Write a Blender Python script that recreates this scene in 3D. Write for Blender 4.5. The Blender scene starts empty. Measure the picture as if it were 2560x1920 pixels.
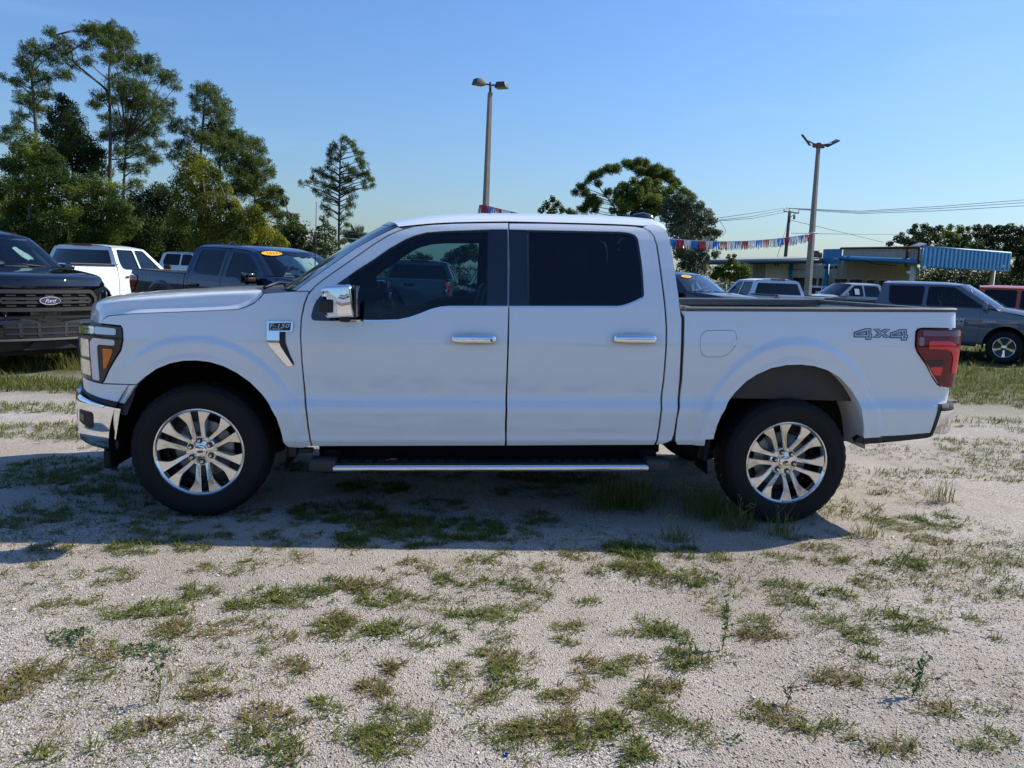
import bpy, bmesh, math, random
import numpy as np
from mathutils import Vector, Matrix, Euler
from mathutils.geometry import delaunay_2d_cdt
SC = bpy.context.scene
COL = SC.collection
rnd = random.Random(7)
# ------------------------------------------------------------------ camera
cam_d = bpy.data.cameras.new('camera'); cam = bpy.data.objects.new('camera', cam_d); COL.objects.link(cam)
cam_d.sensor_width = 36.0; cam_d.lens = 27.737; cam_d.clip_start = 0.05; cam_d.clip_end = 3000
CAMP = np.array([1.48375, -4.79673, 1.54501])
CYAW, CPIT, CROL = 0.08435997, -0.1377449, 0.03733656
def cam_axes():
    cy, sy, cp, sp, cr, sr = math.cos(CYAW), math.sin(CYAW), math.cos(CPIT), math.sin(CPIT), math.cos(CROL), math.sin(CROL)
    fwd = np.array([sy*cp, cy*cp, sp]); right = np.array([cy, -sy, 0.]); up = np.cross(right, fwd)
    return cr*right+sr*up, -sr*right+cr*up, fwd
CR, CU, CF = cam_axes()
cam.matrix_world = Matrix(((CR[0], CU[0], -CF[0], CAMP[0]), (CR[1], CU[1], -CF[1], CAMP[1]), (CR[2], CU[2], -CF[2], CAMP[2]), (0, 0, 0, 1)))
SC.camera = cam
FPX = 1972.45                         # focal length in pixels of the 2560 px wide photograph
def sight(u, v, dist):
    """the place `dist` metres down the view axis that the photograph shows at (u, v)"""
    return CAMP + dist*(CF + CR*((u-1280)/FPX) - CU*((v-960)/FPX))
# ------------------------------------------------------------------ world and sun
SUN = Vector((1.15, 0.40, 1.0)).normalized()
world = bpy.data.worlds.new('World'); SC.world = world; world.use_nodes = True
wn = world.node_tree; wn.nodes.clear()
sky = wn.nodes.new('ShaderNodeTexSky'); sky.sky_type = 'NISHITA'; sky.sun_disc = False
sky.sun_elevation = math.asin(SUN.z); sky.sun_rotation = math.atan2(SUN.x, SUN.y)
sky.altitude = 0; sky.air_density = 1.6; sky.dust_density = 0.6; sky.ozone_density = 4.0
bg = wn.nodes.new('ShaderNodeBackground'); bg.inputs[1].default_value = 0.118
wo = wn.nodes.new('ShaderNodeOutputWorld')
# thin cirrus streaks, all round the sky
tc = wn.nodes.new('ShaderNodeTexCoord'); mp = wn.nodes.new('ShaderNodeMapping'); mp.inputs['Scale'].default_value = (1.2, 1.2, 7.0); mp.inputs['Rotation'].default_value = (0.12, 0.2, 0.3)
nz = wn.nodes.new('ShaderNodeTexNoise'); nz.inputs['Scale'].default_value = 2.3; nz.inputs['Detail'].default_value = 7; nz.inputs['Distortion'].default_value = 0.6
rp = wn.nodes.new('ShaderNodeValToRGB'); rp.color_ramp.elements[0].position = 0.54; rp.color_ramp.elements[1].position = 0.85
mul = wn.nodes.new('ShaderNodeMath'); mul.operation = 'MULTIPLY'; mul.inputs[1].default_value = 0.26
mx = wn.nodes.new('ShaderNodeMix'); mx.data_type = 'RGBA'; mx.inputs[7].default_value = (6.5, 6.9, 7.6, 1)
L = wn.links.new
L(tc.outputs['Generated'], mp.inputs[0]); L(mp.outputs[0], nz.inputs['Vector']); L(nz.outputs['Fac'], rp.inputs[0]); L(rp.outputs[0], mul.inputs[0])
L(mul.outputs[0], mx.inputs[0]); L(sky.outputs[0], mx.inputs[6]); tn = wn.nodes.new('ShaderNodeMix'); tn.data_type = 'RGBA'; tn.blend_type = 'MULTIPLY'; tn.inputs[0].default_value = 1.0; tn.inputs[7].default_value = (.55, .735, 1.10, 1)   # daylight white balance
L(mx.outputs[2], tn.inputs[6]); L(tn.outputs[2], bg.inputs[0]); L(bg.outputs[0], wo.inputs[0])
sd = bpy.data.lights.new('sun', 'SUN'); sd.energy = 5.0; sd.angle = math.radians(0.53); sd.color = (1.0, 0.92, 0.79)
sun = bpy.data.objects.new('sun', sd); COL.objects.link(sun); sun.location = (30, 10, 30)
sun.rotation_euler = (-SUN).to_track_quat('-Z', 'Y').to_euler()
SC.view_settings.view_transform = 'Standard'; SC.view_settings.look = 'None'; SC.view_settings.gamma = 1.0
SC.view_settings.use_curve_mapping = False; SC.view_settings.exposure = 0.26
SC.render.engine = 'CYCLES'
cy_ = SC.cycles; cy_.use_denoising = True; cy_.max_bounces = 10; cy_.transparent_max_bounces = 24; cy_.glossy_bounces = 5
cy_.transmission_bounces = 8; cy_.caustics_reflective = False; cy_.caustics_refractive = False; cy_.sample_clamp_indirect = 6
# ------------------------------------------------------------------ materials
MATS = {}
def srgb(h):
    c = [int(h[i:i+2], 16)/255 for i in (0, 2, 4)]
    return tuple(x/12.92 if x <= .04045 else ((x+.055)/1.055)**2.4 for x in c)
def nodes(name):
    m = bpy.data.materials.new(name); m.use_nodes = True; nt = m.node_tree; nt.nodes.clear()
    out = nt.nodes.new('ShaderNodeOutputMaterial'); b = nt.nodes.new('ShaderNodeBsdfPrincipled'); nt.links.new(b.outputs[0], out.inputs[0])
    return m, nt, b, out
def pm(name, col, rough=.5, metal=0., coat=0., var=.08, scale=6., bump=0., bscale=60., spec=.5, rvar=.0, coords='Object', crough=.03):
    """a plain material with a little procedural unevenness of colour, gloss and relief"""
    if name in MATS: return MATS[name]
    m, nt, b, out = nodes(name); N = nt.nodes.new; K = nt.links.new
    t = N('ShaderNodeTexCoord'); n = N('ShaderNodeTexNoise'); n.inputs['Scale'].default_value = scale; n.inputs['Detail'].default_value = 5
    K(t.outputs[coords], n.inputs['Vector'])
    mx = N('ShaderNodeMix'); mx.data_type = 'RGBA'
    mx.inputs[6].default_value = (*[max(0, c*(1-var)) for c in col], 1); mx.inputs[7].default_value = (*[min(1, c*(1+var)) for c in col], 1)
    K(n.outputs['Fac'], mx.inputs[0]); K(mx.outputs[2], b.inputs['Base Color'])
    b.inputs['Roughness'].default_value = rough; b.inputs['Metallic'].default_value = metal
    b.inputs['Coat Weight'].default_value = coat; b.inputs['Coat Roughness'].default_value = crough; b.inputs['Coat IOR'].default_value = 1.68; b.inputs['Specular IOR Level'].default_value = spec
    if rvar:
        mr = N('ShaderNodeMapRange'); mr.inputs[1].default_value = .3; mr.inputs[2].default_value = .7
        mr.inputs[3].default_value = max(0, rough-rvar); mr.inputs[4].default_value = rough+rvar
        n2 = N('ShaderNodeTexNoise'); n2.inputs['Scale'].default_value = scale*2.3; n2.inputs['Detail'].default_value = 6; K(t.outputs[coords], n2.inputs['Vector'])
        K(n2.outputs['Fac'], mr.inputs[0]); K(mr.outputs[0], b.inputs['Roughness'])
    if bump:
        nb = N('ShaderNodeTexNoise'); nb.inputs['Scale'].default_value = bscale; nb.inputs['Detail'].default_value = 4; K(t.outputs[coords], nb.inputs['Vector'])
        bp = N('ShaderNodeBump'); bp.inputs['Strength'].default_value = bump; bp.inputs['Distance'].default_value = .01
        K(nb.outputs['Fac'], bp.inputs['Height']); K(bp.outputs[0], b.inputs['Normal'])
    MATS[name] = m; return m
def glass(name, tint, refl=1.0, rough=0.0):
    """thin tinted pane: clear where looked through, mirror-like at a slant"""
    if name in MATS: return MATS[name]
    m, nt, b, out = nodes(name); N = nt.nodes.new; K = nt.links.new
    tr = N('ShaderNodeBsdfTransparent'); tr.inputs[0].default_value = (*tint, 1)
    gl = N('ShaderNodeBsdfGlossy'); gl.inputs['Roughness'].default_value = rough; gl.inputs[0].default_value = (.95, .97, 1, 1)
    fr = N('ShaderNodeFresnel'); fr.inputs[0].default_value = 1.5
    nt.nodes.remove(b); ms = N('ShaderNodeMixShader')
    t = N('ShaderNodeTexCoord'); n = N('ShaderNodeTexNoise'); n.inputs['Scale'].default_value = 3; K(t.outputs['Object'], n.inputs['Vector'])
    mr = N('ShaderNodeMapRange'); mr.inputs[3].default_value = refl*.95; mr.inputs[4].default_value = refl*1.05; K(n.outputs['Fac'], mr.inputs[0])
    mu = N('ShaderNodeMath'); mu.operation = 'MULTIPLY'; mu.use_clamp = True; K(fr.outputs[0], mu.inputs[0]); K(mr.outputs[0], mu.inputs[1])
    K(mu.outputs[0], ms.inputs[0]); K(tr.outputs[0], ms.inputs[1]); K(gl.outputs[0], ms.inputs[2]); K(ms.outputs[0], out.inputs[0])
    MATS[name] = m; return m
def paint(name, col, flake=0.):
    return pm(name, col, rough=.34, metal=flake, coat=1.0, var=.02, scale=2.5, spec=.0, crough=.012)
M_WHITE = paint('white_paint', (.745, .805, .835))
M_BLACKP = paint('black_paint', (.004, .004, .007))
M_BLUEP = paint('blue_paint', (.003, .020, .085), .0)
M_GREYP = paint('grey_paint', (.12, .14, .19), .0)
M_SILVERP = paint('silver_paint', (.30, .33, .37), .0)
M_ORANGEP = paint('orange_paint', (.55, .085, .018), .0)
M_DKGREYP = paint('dark_grey_paint', (.030, .034, .042), .0)
M_CHROME = pm('chrome', (.88, .89, .90), rough=.06, metal=1, var=.02, scale=14, rvar=.03)
M_WHEEL = pm('polished_alloy', (.80, .80, .79), rough=.14, metal=1, var=.04, scale=20, rvar=.05)
M_DARKALLOY = pm('dark_alloy', (.06, .062, .066), rough=.38, metal=.7, var=.1, scale=12)
M_STEEL = pm('bare_steel', (.30, .29, .28), rough=.45, metal=.9, var=.2, scale=10)
M_PLASTIC = pm('black_plastic', (.009, .0095, .011), rough=.5, var=.15, scale=20, bump=.15, bscale=300)
M_GLOSSBLK = pm('gloss_black', (.005, .0055, .008), rough=.12, coat=.6, var=.05)
M_GREYPL = pm('dark_grey_plastic', (.030, .031, .033), rough=.55, var=.15, scale=18, bump=.1, bscale=250)
M_RAIL = pm('rail_cap_plastic', (.085, .088, .090), rough=.55, var=.15, scale=18, bump=.2, bscale=200)
M_RUBBER = pm('tyre_rubber', (.0085, .0085, .009), rough=.72, var=.25, scale=9, bump=.25, bscale=120, spec=.35)
M_UNDER = pm('underbody', (.008, .008, .008), rough=.9, var=.4, scale=5, spec=.1)
M_WELL = pm('wheelhouse_metal', (.78, .77, .74), rough=.5, var=.12, scale=8)
M_TRIM = pm('interior_trim', (.028, .030, .034), rough=.6, var=.12, scale=9, bump=.08, bscale=180)
M_SEAT = pm('seat_leather', (.032, .034, .038), rough=.5, var=.12, scale=7, bump=.1, bscale=90)
M_LINER = pm('headliner', (.20, .21, .22), rough=.9, var=.06)
G_FRONT = glass('front_door_glass', (.33, .50, .54))
G_WIND = glass('windshield_glass', (.60, .75, .76))
G_DARK = glass('privacy_glass', (.035, .042, .05))
G_MID = glass('tinted_glass', (.20, .25, .27))
M_REDL = pm('red_lens', (.78, .004, .014), rough=.12, coat=.6, var=.1, scale=30)
M_DREDL = pm('dark_red_lens', (.16, .004, .012), rough=.12, coat=.45, spec=.2, var=.15, scale=30)
M_AMBER = pm('amber_lens', (.85, .20, .004), rough=.2, coat=.3, spec=.3, var=.15, scale=60, bump=.5, bscale=220)
M_CLEAR = pm('clear_lens', (.62, .64, .65), rough=.09, metal=1, coat=.5, var=.35, scale=22, rvar=.07, bump=.5, bscale=16)
M_DRL = pm('white_light_guide', (.62, .66, .70), rough=.16, coat=1, var=.06, scale=12)
M_LAMPDK = pm('lamp_housing', (.010, .011, .013), rough=.15, coat=.35, spec=.3, var=.3, scale=25)
M_BADGEB = pm('badge_blue', (.008, .022, .11), rough=.15, coat=1, var=.05)
M_DECALD = pm('decal_navy', (.010, .020, .045), rough=.35, var=.1)
M_DECALG = pm('decal_grey', (.12, .17, .24), rough=.35, var=.1)
M_DECALL = pm('decal_light', (.52, .60, .72), rough=.35, var=.05)
M_YELLOW = pm('sticker_yellow', (.90, .47, .02), rough=.5, var=.03)
M_INK = pm('sticker_ink', (.05, .035, .02), rough=.6, var=.05)
M_PAPER = pm('paper', (.62, .68, .66), rough=.8, var=.05)
# ------------------------------------------------------------------ object helpers
def tag(o, label=None, cat=None, group=None, kind=None):
    if label: o['label'] = label
    if cat: o['category'] = cat
    if group: o['group'] = group
    if kind: o['kind'] = kind
    return o
def empty(name, loc=(0, 0, 0), rz=0., label=None, cat=None, group=None):
    o = bpy.data.objects.new(name, None); COL.objects.link(o); o.location = loc; o.rotation_euler = (0, 0, rz); o.empty_display_size = .3
    return tag(o, label, cat, group)
def link(name, me, mat, parent=None):
    o = bpy.data.objects.new(name, me); COL.objects.link(o)
    mats = mat if isinstance(mat, (list, tuple)) else [mat]
    if not len(me.materials):
        for m in mats: me.materials.append(m)
    if parent: o.parent = parent
    return o
def mesh(name, v, f, mat, parent=None, smooth=True, mi=None, normals=None):
    me = bpy.data.meshes.new(name)
    v = np.asarray(v, dtype=np.float32)
    me.from_pydata(v.tolist() if len(v) < 200000 else v, [], f if isinstance(f, list) else f.tolist())
    me.update()
    if smooth: me.polygons.foreach_set('use_smooth', np.ones(len(me.polygons), dtype=bool))
    if mi is not None: me.polygons.foreach_set('material_index', np.asarray(mi, dtype=np.int32))
    if normals is not None:
        me.normals_split_custom_set_from_vertices(np.asarray(normals, dtype=np.float32).tolist())
    return link(name, me, mat, parent)
def fast_tris(name, v, tri, mat, parent=None, col=None, smooth=False):
    """big triangle soups"""
    v = np.ascontiguousarray(v, dtype=np.float32); tri = np.ascontiguousarray(tri, dtype=np.int32)
    me = bpy.data.meshes.new(name); nt = len(tri)
    me.vertices.add(len(v)); me.vertices.foreach_set('co', v.ravel())
    me.loops.add(nt*3); me.loops.foreach_set('vertex_index', tri.ravel())
    me.polygons.add(nt); me.polygons.foreach_set('loop_start', np.arange(0, nt*3, 3, dtype=np.int32)); me.polygons.foreach_set('loop_total', np.full(nt, 3, dtype=np.int32))
    if smooth: me.polygons.foreach_set('use_smooth', np.ones(nt, dtype=bool))
    if col is not None:
        a = me.attributes.new('tint', 'FLOAT', 'POINT'); a.data.foreach_set('value', np.ascontiguousarray(col, dtype=np.float32))
    me.update(calc_edges=True); me.validate()
    return link(name, me, mat, parent)
def bm_obj(name, bm, mat, parent=None, smooth=False):
    me = bpy.data.meshes.new(name); bmesh.ops.recalc_face_normals(bm, faces=bm.faces[:]); bm.to_mesh(me); bm.free()
    if smooth:
        me.polygons.foreach_set('use_smooth', np.ones(len(me.polygons), dtype=bool)); 
        try: me.set_sharp_from_angle(angle=math.radians(40))
        except Exception: pass
    return link(name, me, mat, parent)
def rbox(name, c, s, mat, parent=None, r=.01, seg=2, rot=None, taper=None):
    """box with rounded edges; taper = (sx, sy) scale of the top face"""
    bm = bmesh.new(); bmesh.ops.create_cube(bm, size=1.0)
    for v in bm.verts:
        k = (1, 1)
        if taper and v.co.z > 0: k = taper
        v.co = Vector((v.co.x*s[0]*k[0], v.co.y*s[1]*k[1], v.co.z*s[2]))
    if r > 0: bmesh.ops.bevel(bm, geom=bm.edges[:], offset=min(r, min(s)*.45), segments=seg, profile=.5, affect='EDGES')
    M = Matrix.Translation(Vector(c)) @ (Euler(rot).to_matrix().to_4x4() if rot else Matrix.Identity(4))
    bm.transform(M)
    return bm_obj(name, bm, mat, parent, smooth=True)
def grid(name, P, mat, parent=None, flip=False, smooth=True, closed=False):
    P = np.asarray(P, float); n, m = P.shape[:2]
    idx = np.arange(n*m).reshape(n, m)
    if closed: idx = np.concatenate([idx, idx[:, :1]], 1)
    a, b, c, d = idx[:-1, :-1].ravel(), idx[1:, :-1].ravel(), idx[1:, 1:].ravel(), idx[:-1, 1:].ravel()
    f = np.stack([a, d, c, b] if flip else [a, b, c, d], 1)
    return mesh(name, P.reshape(-1, 3), f, mat, parent, smooth)
def tube_data(pts, rad, seg=6, cap=True):
    pts = np.asarray(pts, float); n = len(pts); rad = np.broadcast_to(np.asarray(rad, float), (n,))
    d = np.gradient(pts, axis=0); d /= np.linalg.norm(d, axis=1)[:, None]+1e-9
    ref = np.array([0, 0, 1.]) if abs(d[0, 2]) < .9 else np.array([1., 0, 0])
    V = []
    u = np.cross(d[0], ref); u /= np.linalg.norm(u)
    for i in range(n):
        u = u - d[i]*np.dot(u, d[i]); u /= np.linalg.norm(u)+1e-9; w = np.cross(d[i], u)
        a = np.arange(seg)*2*np.pi/seg
        V.append(pts[i]+rad[i]*(np.cos(a)[:, None]*u+np.sin(a)[:, None]*w))
    F = []
    for i in range(n-1):
        for j in range(seg):
            k = (j+1) % seg; F.append((i*seg+j, i*seg+k, (i+1)*seg+k, (i+1)*seg+j))
    if cap: F.append(tuple(range(seg))[::-1]); F.append(tuple((n-1)*seg+j for j in range(seg)))
    return np.concatenate(V), F
def tube(name, pts, rad, mat, parent=None, seg=8):
    v, f = tube_data(pts, rad, seg); return mesh(name, v, f, mat, parent, True)
def join(parts):
    V, F, o = [], [], 0
    for v, f in parts:
        V.append(np.asarray(v, float)); F += [tuple(int(i)+o for i in q) for q in f]; o += len(v)
    return np.concatenate(V), F
def lathe_data(prof, seg=48, axis='y', c=(0, 0, 0)):
    """prof: (radius, along-axis) pairs"""
    a = np.arange(seg)*2*np.pi/seg; V = []
    for r, t in prof:
        p = np.zeros((seg, 3)); p[:, 0] = r*np.cos(a); p[:, 2] = r*np.sin(a); p[:, 1] = t
        V.append(p)
    F = []
    for i in range(len(prof)-1):
        for j in range(seg):
            k = (j+1) % seg; F.append((i*seg+j, i*seg+k, (i+1)*seg+k, (i+1)*seg+j))
    return np.concatenate(V)+np.array(c), F
def text_mesh(name, s, mat, parent, width, height, M, extrude=.002, shear=0., spacing=1., bold=0.):
    cu = bpy.data.curves.new(name, 'FONT'); cu.body = s; cu.extrude = extrude; cu.shear = shear; cu.space_character = spacing; cu.offset = bold; cu.resolution_u = 3
    o = bpy.data.objects.new(name, cu); COL.objects.link(o)
    dg = bpy.context.evaluated_depsgraph_get(); me = bpy.data.meshes.new_from_object(o.evaluated_get(dg))
    bpy.data.objects.remove(o); bpy.data.curves.remove(cu)
    n = len(me.vertices); co = np.empty(n*3, dtype=np.float32); me.vertices.foreach_get('co', co); co = co.reshape(-1, 3)
    lo, hi = co.min(0), co.max(0)
    co[:, 0] = (co[:, 0]-(lo[0]+hi[0])/2)*width/(hi[0]-lo[0]); co[:, 1] = (co[:, 1]-(lo[1]+hi[1])/2)*height/(hi[1]-lo[1])
    co = (np.array(M)[:3, :3] @ co.T).T + np.array(M)[:3, 3]
    me.vertices.foreach_set('co', co.astype(np.float32).ravel()); me.name = name; me.update()
    me.materials.clear()
    return link(name, me, mat, parent)
def frame_of(origin, xdir, ydir):
    x = Vector(xdir).normalized(); y = Vector(ydir); y = (y-x*x.dot(y)).normalized(); z = x.cross(y)
    return Matrix(((x[0], y[0], z[0], origin[0]), (x[1], y[1], z[1], origin[1]), (x[2], y[2], z[2], origin[2]), (0, 0, 0, 1)))
def copy_tree(o, parent=None, swap=None, skip=()):
    c = o.copy(); COL.objects.link(c); inv_ = o.matrix_parent_inverse.copy(); c.parent = parent; c.matrix_parent_inverse = inv_
    if swap:
        for i, sl in enumerate(o.material_slots):
            m = sl.material
            if m in swap: c.material_slots[i].link = 'OBJECT'; c.material_slots[i].material = swap[m]
    for ch in KIDS.get(o.name, []):
        if ch.name.split('.')[0] not in skip: copy_tree(ch, c, swap, skip)
    return c
KIDS = {}
def index_kids():
    KIDS.clear()
    for o in bpy.data.objects:
        if o.parent: KIDS.setdefault(o.parent.name, []).append(o)
# ------------------------------------------------------------------ sheet-metal panels cut from a body surface
def inside(poly, pts):
    x, y = pts[:, 0], pts[:, 1]; r = np.zeros(len(pts), bool); n = len(poly)
    for i in range(n):
        x0, y0 = poly[i]; x1, y1 = poly[(i+1) % n]
        if y0 == y1: continue
        c = ((y0 > y) != (y1 > y)) & (x < (x1-x0)*(y-y0)/(y1-y0)+x0); r ^= c
    return r
def area(p):
    p = np.asarray(p); x, y = p[:, 0], p[:, 1]; return .5*np.sum(x*np.roll(y, -1)-np.roll(x, -1)*y)
def inset(p, d):
    p = np.asarray(p, float)
    if area(p) < 0: p = p[::-1]
    e = np.roll(p, -1, 0)-p; e /= np.linalg.norm(e, axis=1)[:, None]+1e-12
    n = np.stack([-e[:, 1], e[:, 0]], 1); m = n+np.roll(n, 1, 0); m /= np.maximum((m*m).sum(1, keepdims=True)/2, .5)
    return p+m*d
def rounded(p, r, k=3):
    """round the corners of a polygon"""
    p = np.asarray(p, float); n = len(p); out = []
    for i in range(n):
        a, b, c = p[i-1], p[i], p[(i+1) % n]
        u, w = a-b, c-b; lu, lw = np.linalg.norm(u), np.linalg.norm(w); q = min(r, lu*.45, lw*.45)
        s, e = b+u/lu*q, b+w/lw*q
        for t in np.linspace(0, 1, k+1): out.append((1-t)**2*s+2*t*(1-t)*b+t*t*e)
    return np.array(out)
def dense(p, h):
    out = []
    for i in range(len(p)):
        a, b = np.asarray(p[i]), np.asarray(p[(i+1) % len(p)]); k = max(1, int(np.ceil(np.linalg.norm(b-a)/h)))
        for j in range(k): out.append(a+(b-a)*j/k)
    return np.array(out)
def panel(name, poly, fmap, mat, parent=None, h=.04, off=0., holes=(), rim=.014, back=None, gap=.0025, sides=(0, 1), thick=.035, wid=2.03, rot=0):
    """cut `poly` (u, z) out of the surface fmap and give it edges; back = material of an inner skin. Returns near and far side objects"""
    poly = inset(poly, gap)
    loops = [dense(poly, h)] + [dense(inset(q, 0)[::-1] if area(inset(q, 0)) > 0 else q, h) for q in holes]
    lo, hi = poly.min(0), poly.max(0)
    gx, gz = np.meshgrid(np.arange(lo[0]+h*.5, hi[0], h), np.arange(lo[1]+h*.5, hi[1], h)); g = np.stack([gx.ravel(), gz.ravel()], 1)
    keep = inside(loops[0], g)
    for q in loops[1:]: keep &= ~inside(q, g)
    g = g[keep]
    bd = np.concatenate(loops)
    if len(g):
        d = np.full(len(g), 9.)
        for i in range(0, len(bd), 64): d = np.minimum(d, np.min(np.linalg.norm(g[:, None]-bd[None, i:i+64], axis=2), 1))
        g = g[d > h*.42]
    pts = np.concatenate([bd, g]); edges = []; o = 0
    for q in loops:
        n = len(q); edges += [(o+i, o+(i+1) % n) for i in range(n)]; o += n
    vs, es, fs, vo, eo, fo = delaunay_2d_cdt([Vector((float(a), float(b))) for a, b in pts], edges, [], 0, 1e-6, True)
    V2 = np.array([(v.x, v.y) for v in vs]); T = np.array([f for f in fs if len(f) == 3], dtype=int)
    cen = V2[T].mean(1); k = inside(loops[0], cen)
    for q in loops[1:]: k &= ~inside(q, cen)
    T = T[k]
    a = V2[T]; sg = (a[:, 1, 0]-a[:, 0, 0])*(a[:, 2, 1]-a[:, 0, 1])-(a[:, 1, 1]-a[:, 0, 1])*(a[:, 2, 0]-a[:, 0, 0])
    T[sg < 0] = T[sg < 0][:, ::-1]; T = T[np.abs(sg) > 1e-9]
    e = 1e-3
    def ev(p):
        P = fmap(p[:, 0], p[:, 1]); du = fmap(p[:, 0]+e, p[:, 1])-fmap(p[:, 0]-e, p[:, 1]); dz = fmap(p[:, 0], p[:, 1]+e)-fmap(p[:, 0], p[:, 1]-e)
        n = np.cross(du, dz); n /= np.linalg.norm(n, axis=1)[:, None]+1e-12
        return P, n
    P, Nn = ev(V2); P = P+Nn*off
    VV, NN, FF, MI = [P], [Nn], [tuple(t) for t in T], [0]*len(T)
    base = len(P)
    ec = {}
    for t in T:
        for i in range(3): k2 = (t[i], t[(i+1) % 3]); ec[k2] = 1
    be = [k2 for k2 in ec if (k2[1], k2[0]) not in ec]
    if rim and be:
        ia = np.array([b[0] for b in be]); ib = np.array([b[1] for b in be])
        dpt = thick if back is not None else rim
        A0, B0 = P[ia], P[ib]; A1, B1 = A0-Nn[ia]*dpt, B0-Nn[ib]*dpt
        rn = np.cross(B0-A0, Nn[ia]); rn /= np.linalg.norm(rn, axis=1)[:, None]+1e-12
        m = len(be); VV += [A0, B0, B1, A1]; NN += [rn]*4
        for i in range(m): FF.append((base+m+i, base+i, base+3*m+i, base+2*m+i)); MI.append(0)
        base += 4*m
    if back is not None:
        VV.append(P-Nn*thick); NN.append(-Nn)
        FF += [tuple(base+t[::-1]) for t in T]; MI += [1]*len(T); base += len(P)
    VV = np.concatenate(VV); NN = np.concatenate(NN); res = []
    mats = [mat] if back is None else [mat, back]
    if sides == 'join':                # one piece right across the vehicle
        v, n = VV.copy(), NN.copy(); v[:, 1] = wid-v[:, 1]; n[:, 1] *= -1; k = len(VV)
        return mesh(name, np.concatenate([VV, v]), FF+[tuple(int(i)+k for i in q[::-1]) for q in FF], mats, parent, True, MI+MI, np.concatenate([NN, n]))
    for s in sides:
        v, n, f = VV.copy(), NN.copy(), FF
        if s == 1: v[:, 1] = wid-v[:, 1]; n[:, 1] *= -1; f = [q[::-1] for q in FF]
        res.append(mesh(name, v, f, mats, parent[s] if isinstance(parent, (list, tuple)) else parent, True, MI, n))
    return res

# ---- body surface of the near pickup: (u, z) on its left side -> (x, y, z) in metres ----
RAKE = 0.0217                       # the body sits nose-down by about 1.2 degrees
W2 = 1.015                          # half width; the near side is at y = 0
_zt = np.linspace(0.2, 2.05, 1851)
_zk = [(.20,.30),(.40,.17),(.44,.085),(.475,.040),(.52,.020),(.555,.023),(.60,.014),(.69,.003),(.730,.004),(.766,.031),(.80,.036),
       (.95,.020),(1.10,.007),(1.135,.007),(1.25,.024),(1.355,.046),(1.40,.062),(1.60,.142),(1.78,.222),(1.84,.256),(1.88,.292),
       (1.91,.34),(1.94,.43),(2.05,.9)]
_yt = np.interp(_zt, [a for a, b in _zk], [b for a, b in _zk])
_k = np.exp(-0.5*(np.arange(-36, 37)/6.0)**2); _k /= _k.sum()
_yt = np.convolve(np.pad(_yt, 36, mode='edge'), _k, mode='valid')
def sstep(a, b, x):
    t = np.clip((x-a)/(b-a), 0, 1); return t*t*(3-2*t)
def bodyz(x, z): return z - RAKE*(x-1.85)
def flare(u, z):
    h = np.zeros_like(u)
    for cx, cz, rx, rz in ((0.0, .44, .50, .535), (3.693, .44, .50, .615)):
        d = (np.sqrt(((u-cx)/rx)**2 + ((z-cz)/rz)**2) - 1)*.51
        low = sstep(.30, .62, z)
        h += low*(.030*(1-sstep(.098, .142, d)) + .006*(1-sstep(0., .05, d)))
    return h
class Wrap:                          # plan shape of the corners
    def __init__(s, XF0=-.30, aF=.50, bF=.36, XR0=4.665, aR=.11, bR=.06, bow=.10, push=0., out=0., fl=1.):
        s.__dict__.update(XF0=XF0, aF=aF, bF=bF, XR0=XR0, aR=aR, bR=bR, bow=bow, push=push, out=out, fl=fl)
    def __call__(s, u, z):
        u = np.asarray(u, float); z = np.asarray(z, float)
        uc = np.clip(u, s.XF0, s.XR0)
        y = np.interp(bodyz(uc, z), _zt, _yt) - s.fl*flare(u, z)*(1-sstep(.02, .35, s.XF0+.1-u)) - s.out
        x = uc.copy()
        th = np.clip((s.XF0-u)/s.aF, 0, np.pi/2)
        x -= s.aF*np.sin(th); y = y + s.bF*(1-np.cos(th))
        over = np.clip((s.XF0-u) - s.aF*np.pi/2, 0, None)          # straight front with a little bow
        yy = y + over
        t = np.clip(over/(W2-s.bF), 0, 1)
        x -= s.bow*(1-(1-t)**2)
        y = yy
        x -= s.push*sstep(0, .3, s.XF0-u)
        tr = np.clip((u-s.XR0)/s.aR, 0, np.pi/2)
        x += s.aR*np.sin(tr); y = y + s.bR*(1-np.cos(tr))
        over = np.clip((u-s.XR0) - s.aR*np.pi/2, 0, None)
        y = y + over
        return np.stack([x, y, z], -1)
BODY = Wrap()
LAMP = Wrap(out=.004, fl=0., XR0=4.675, aR=.115)
BUMP = Wrap(XF0=-.33, aF=.515, bF=.38, bow=.12, fl=0.)

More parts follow.
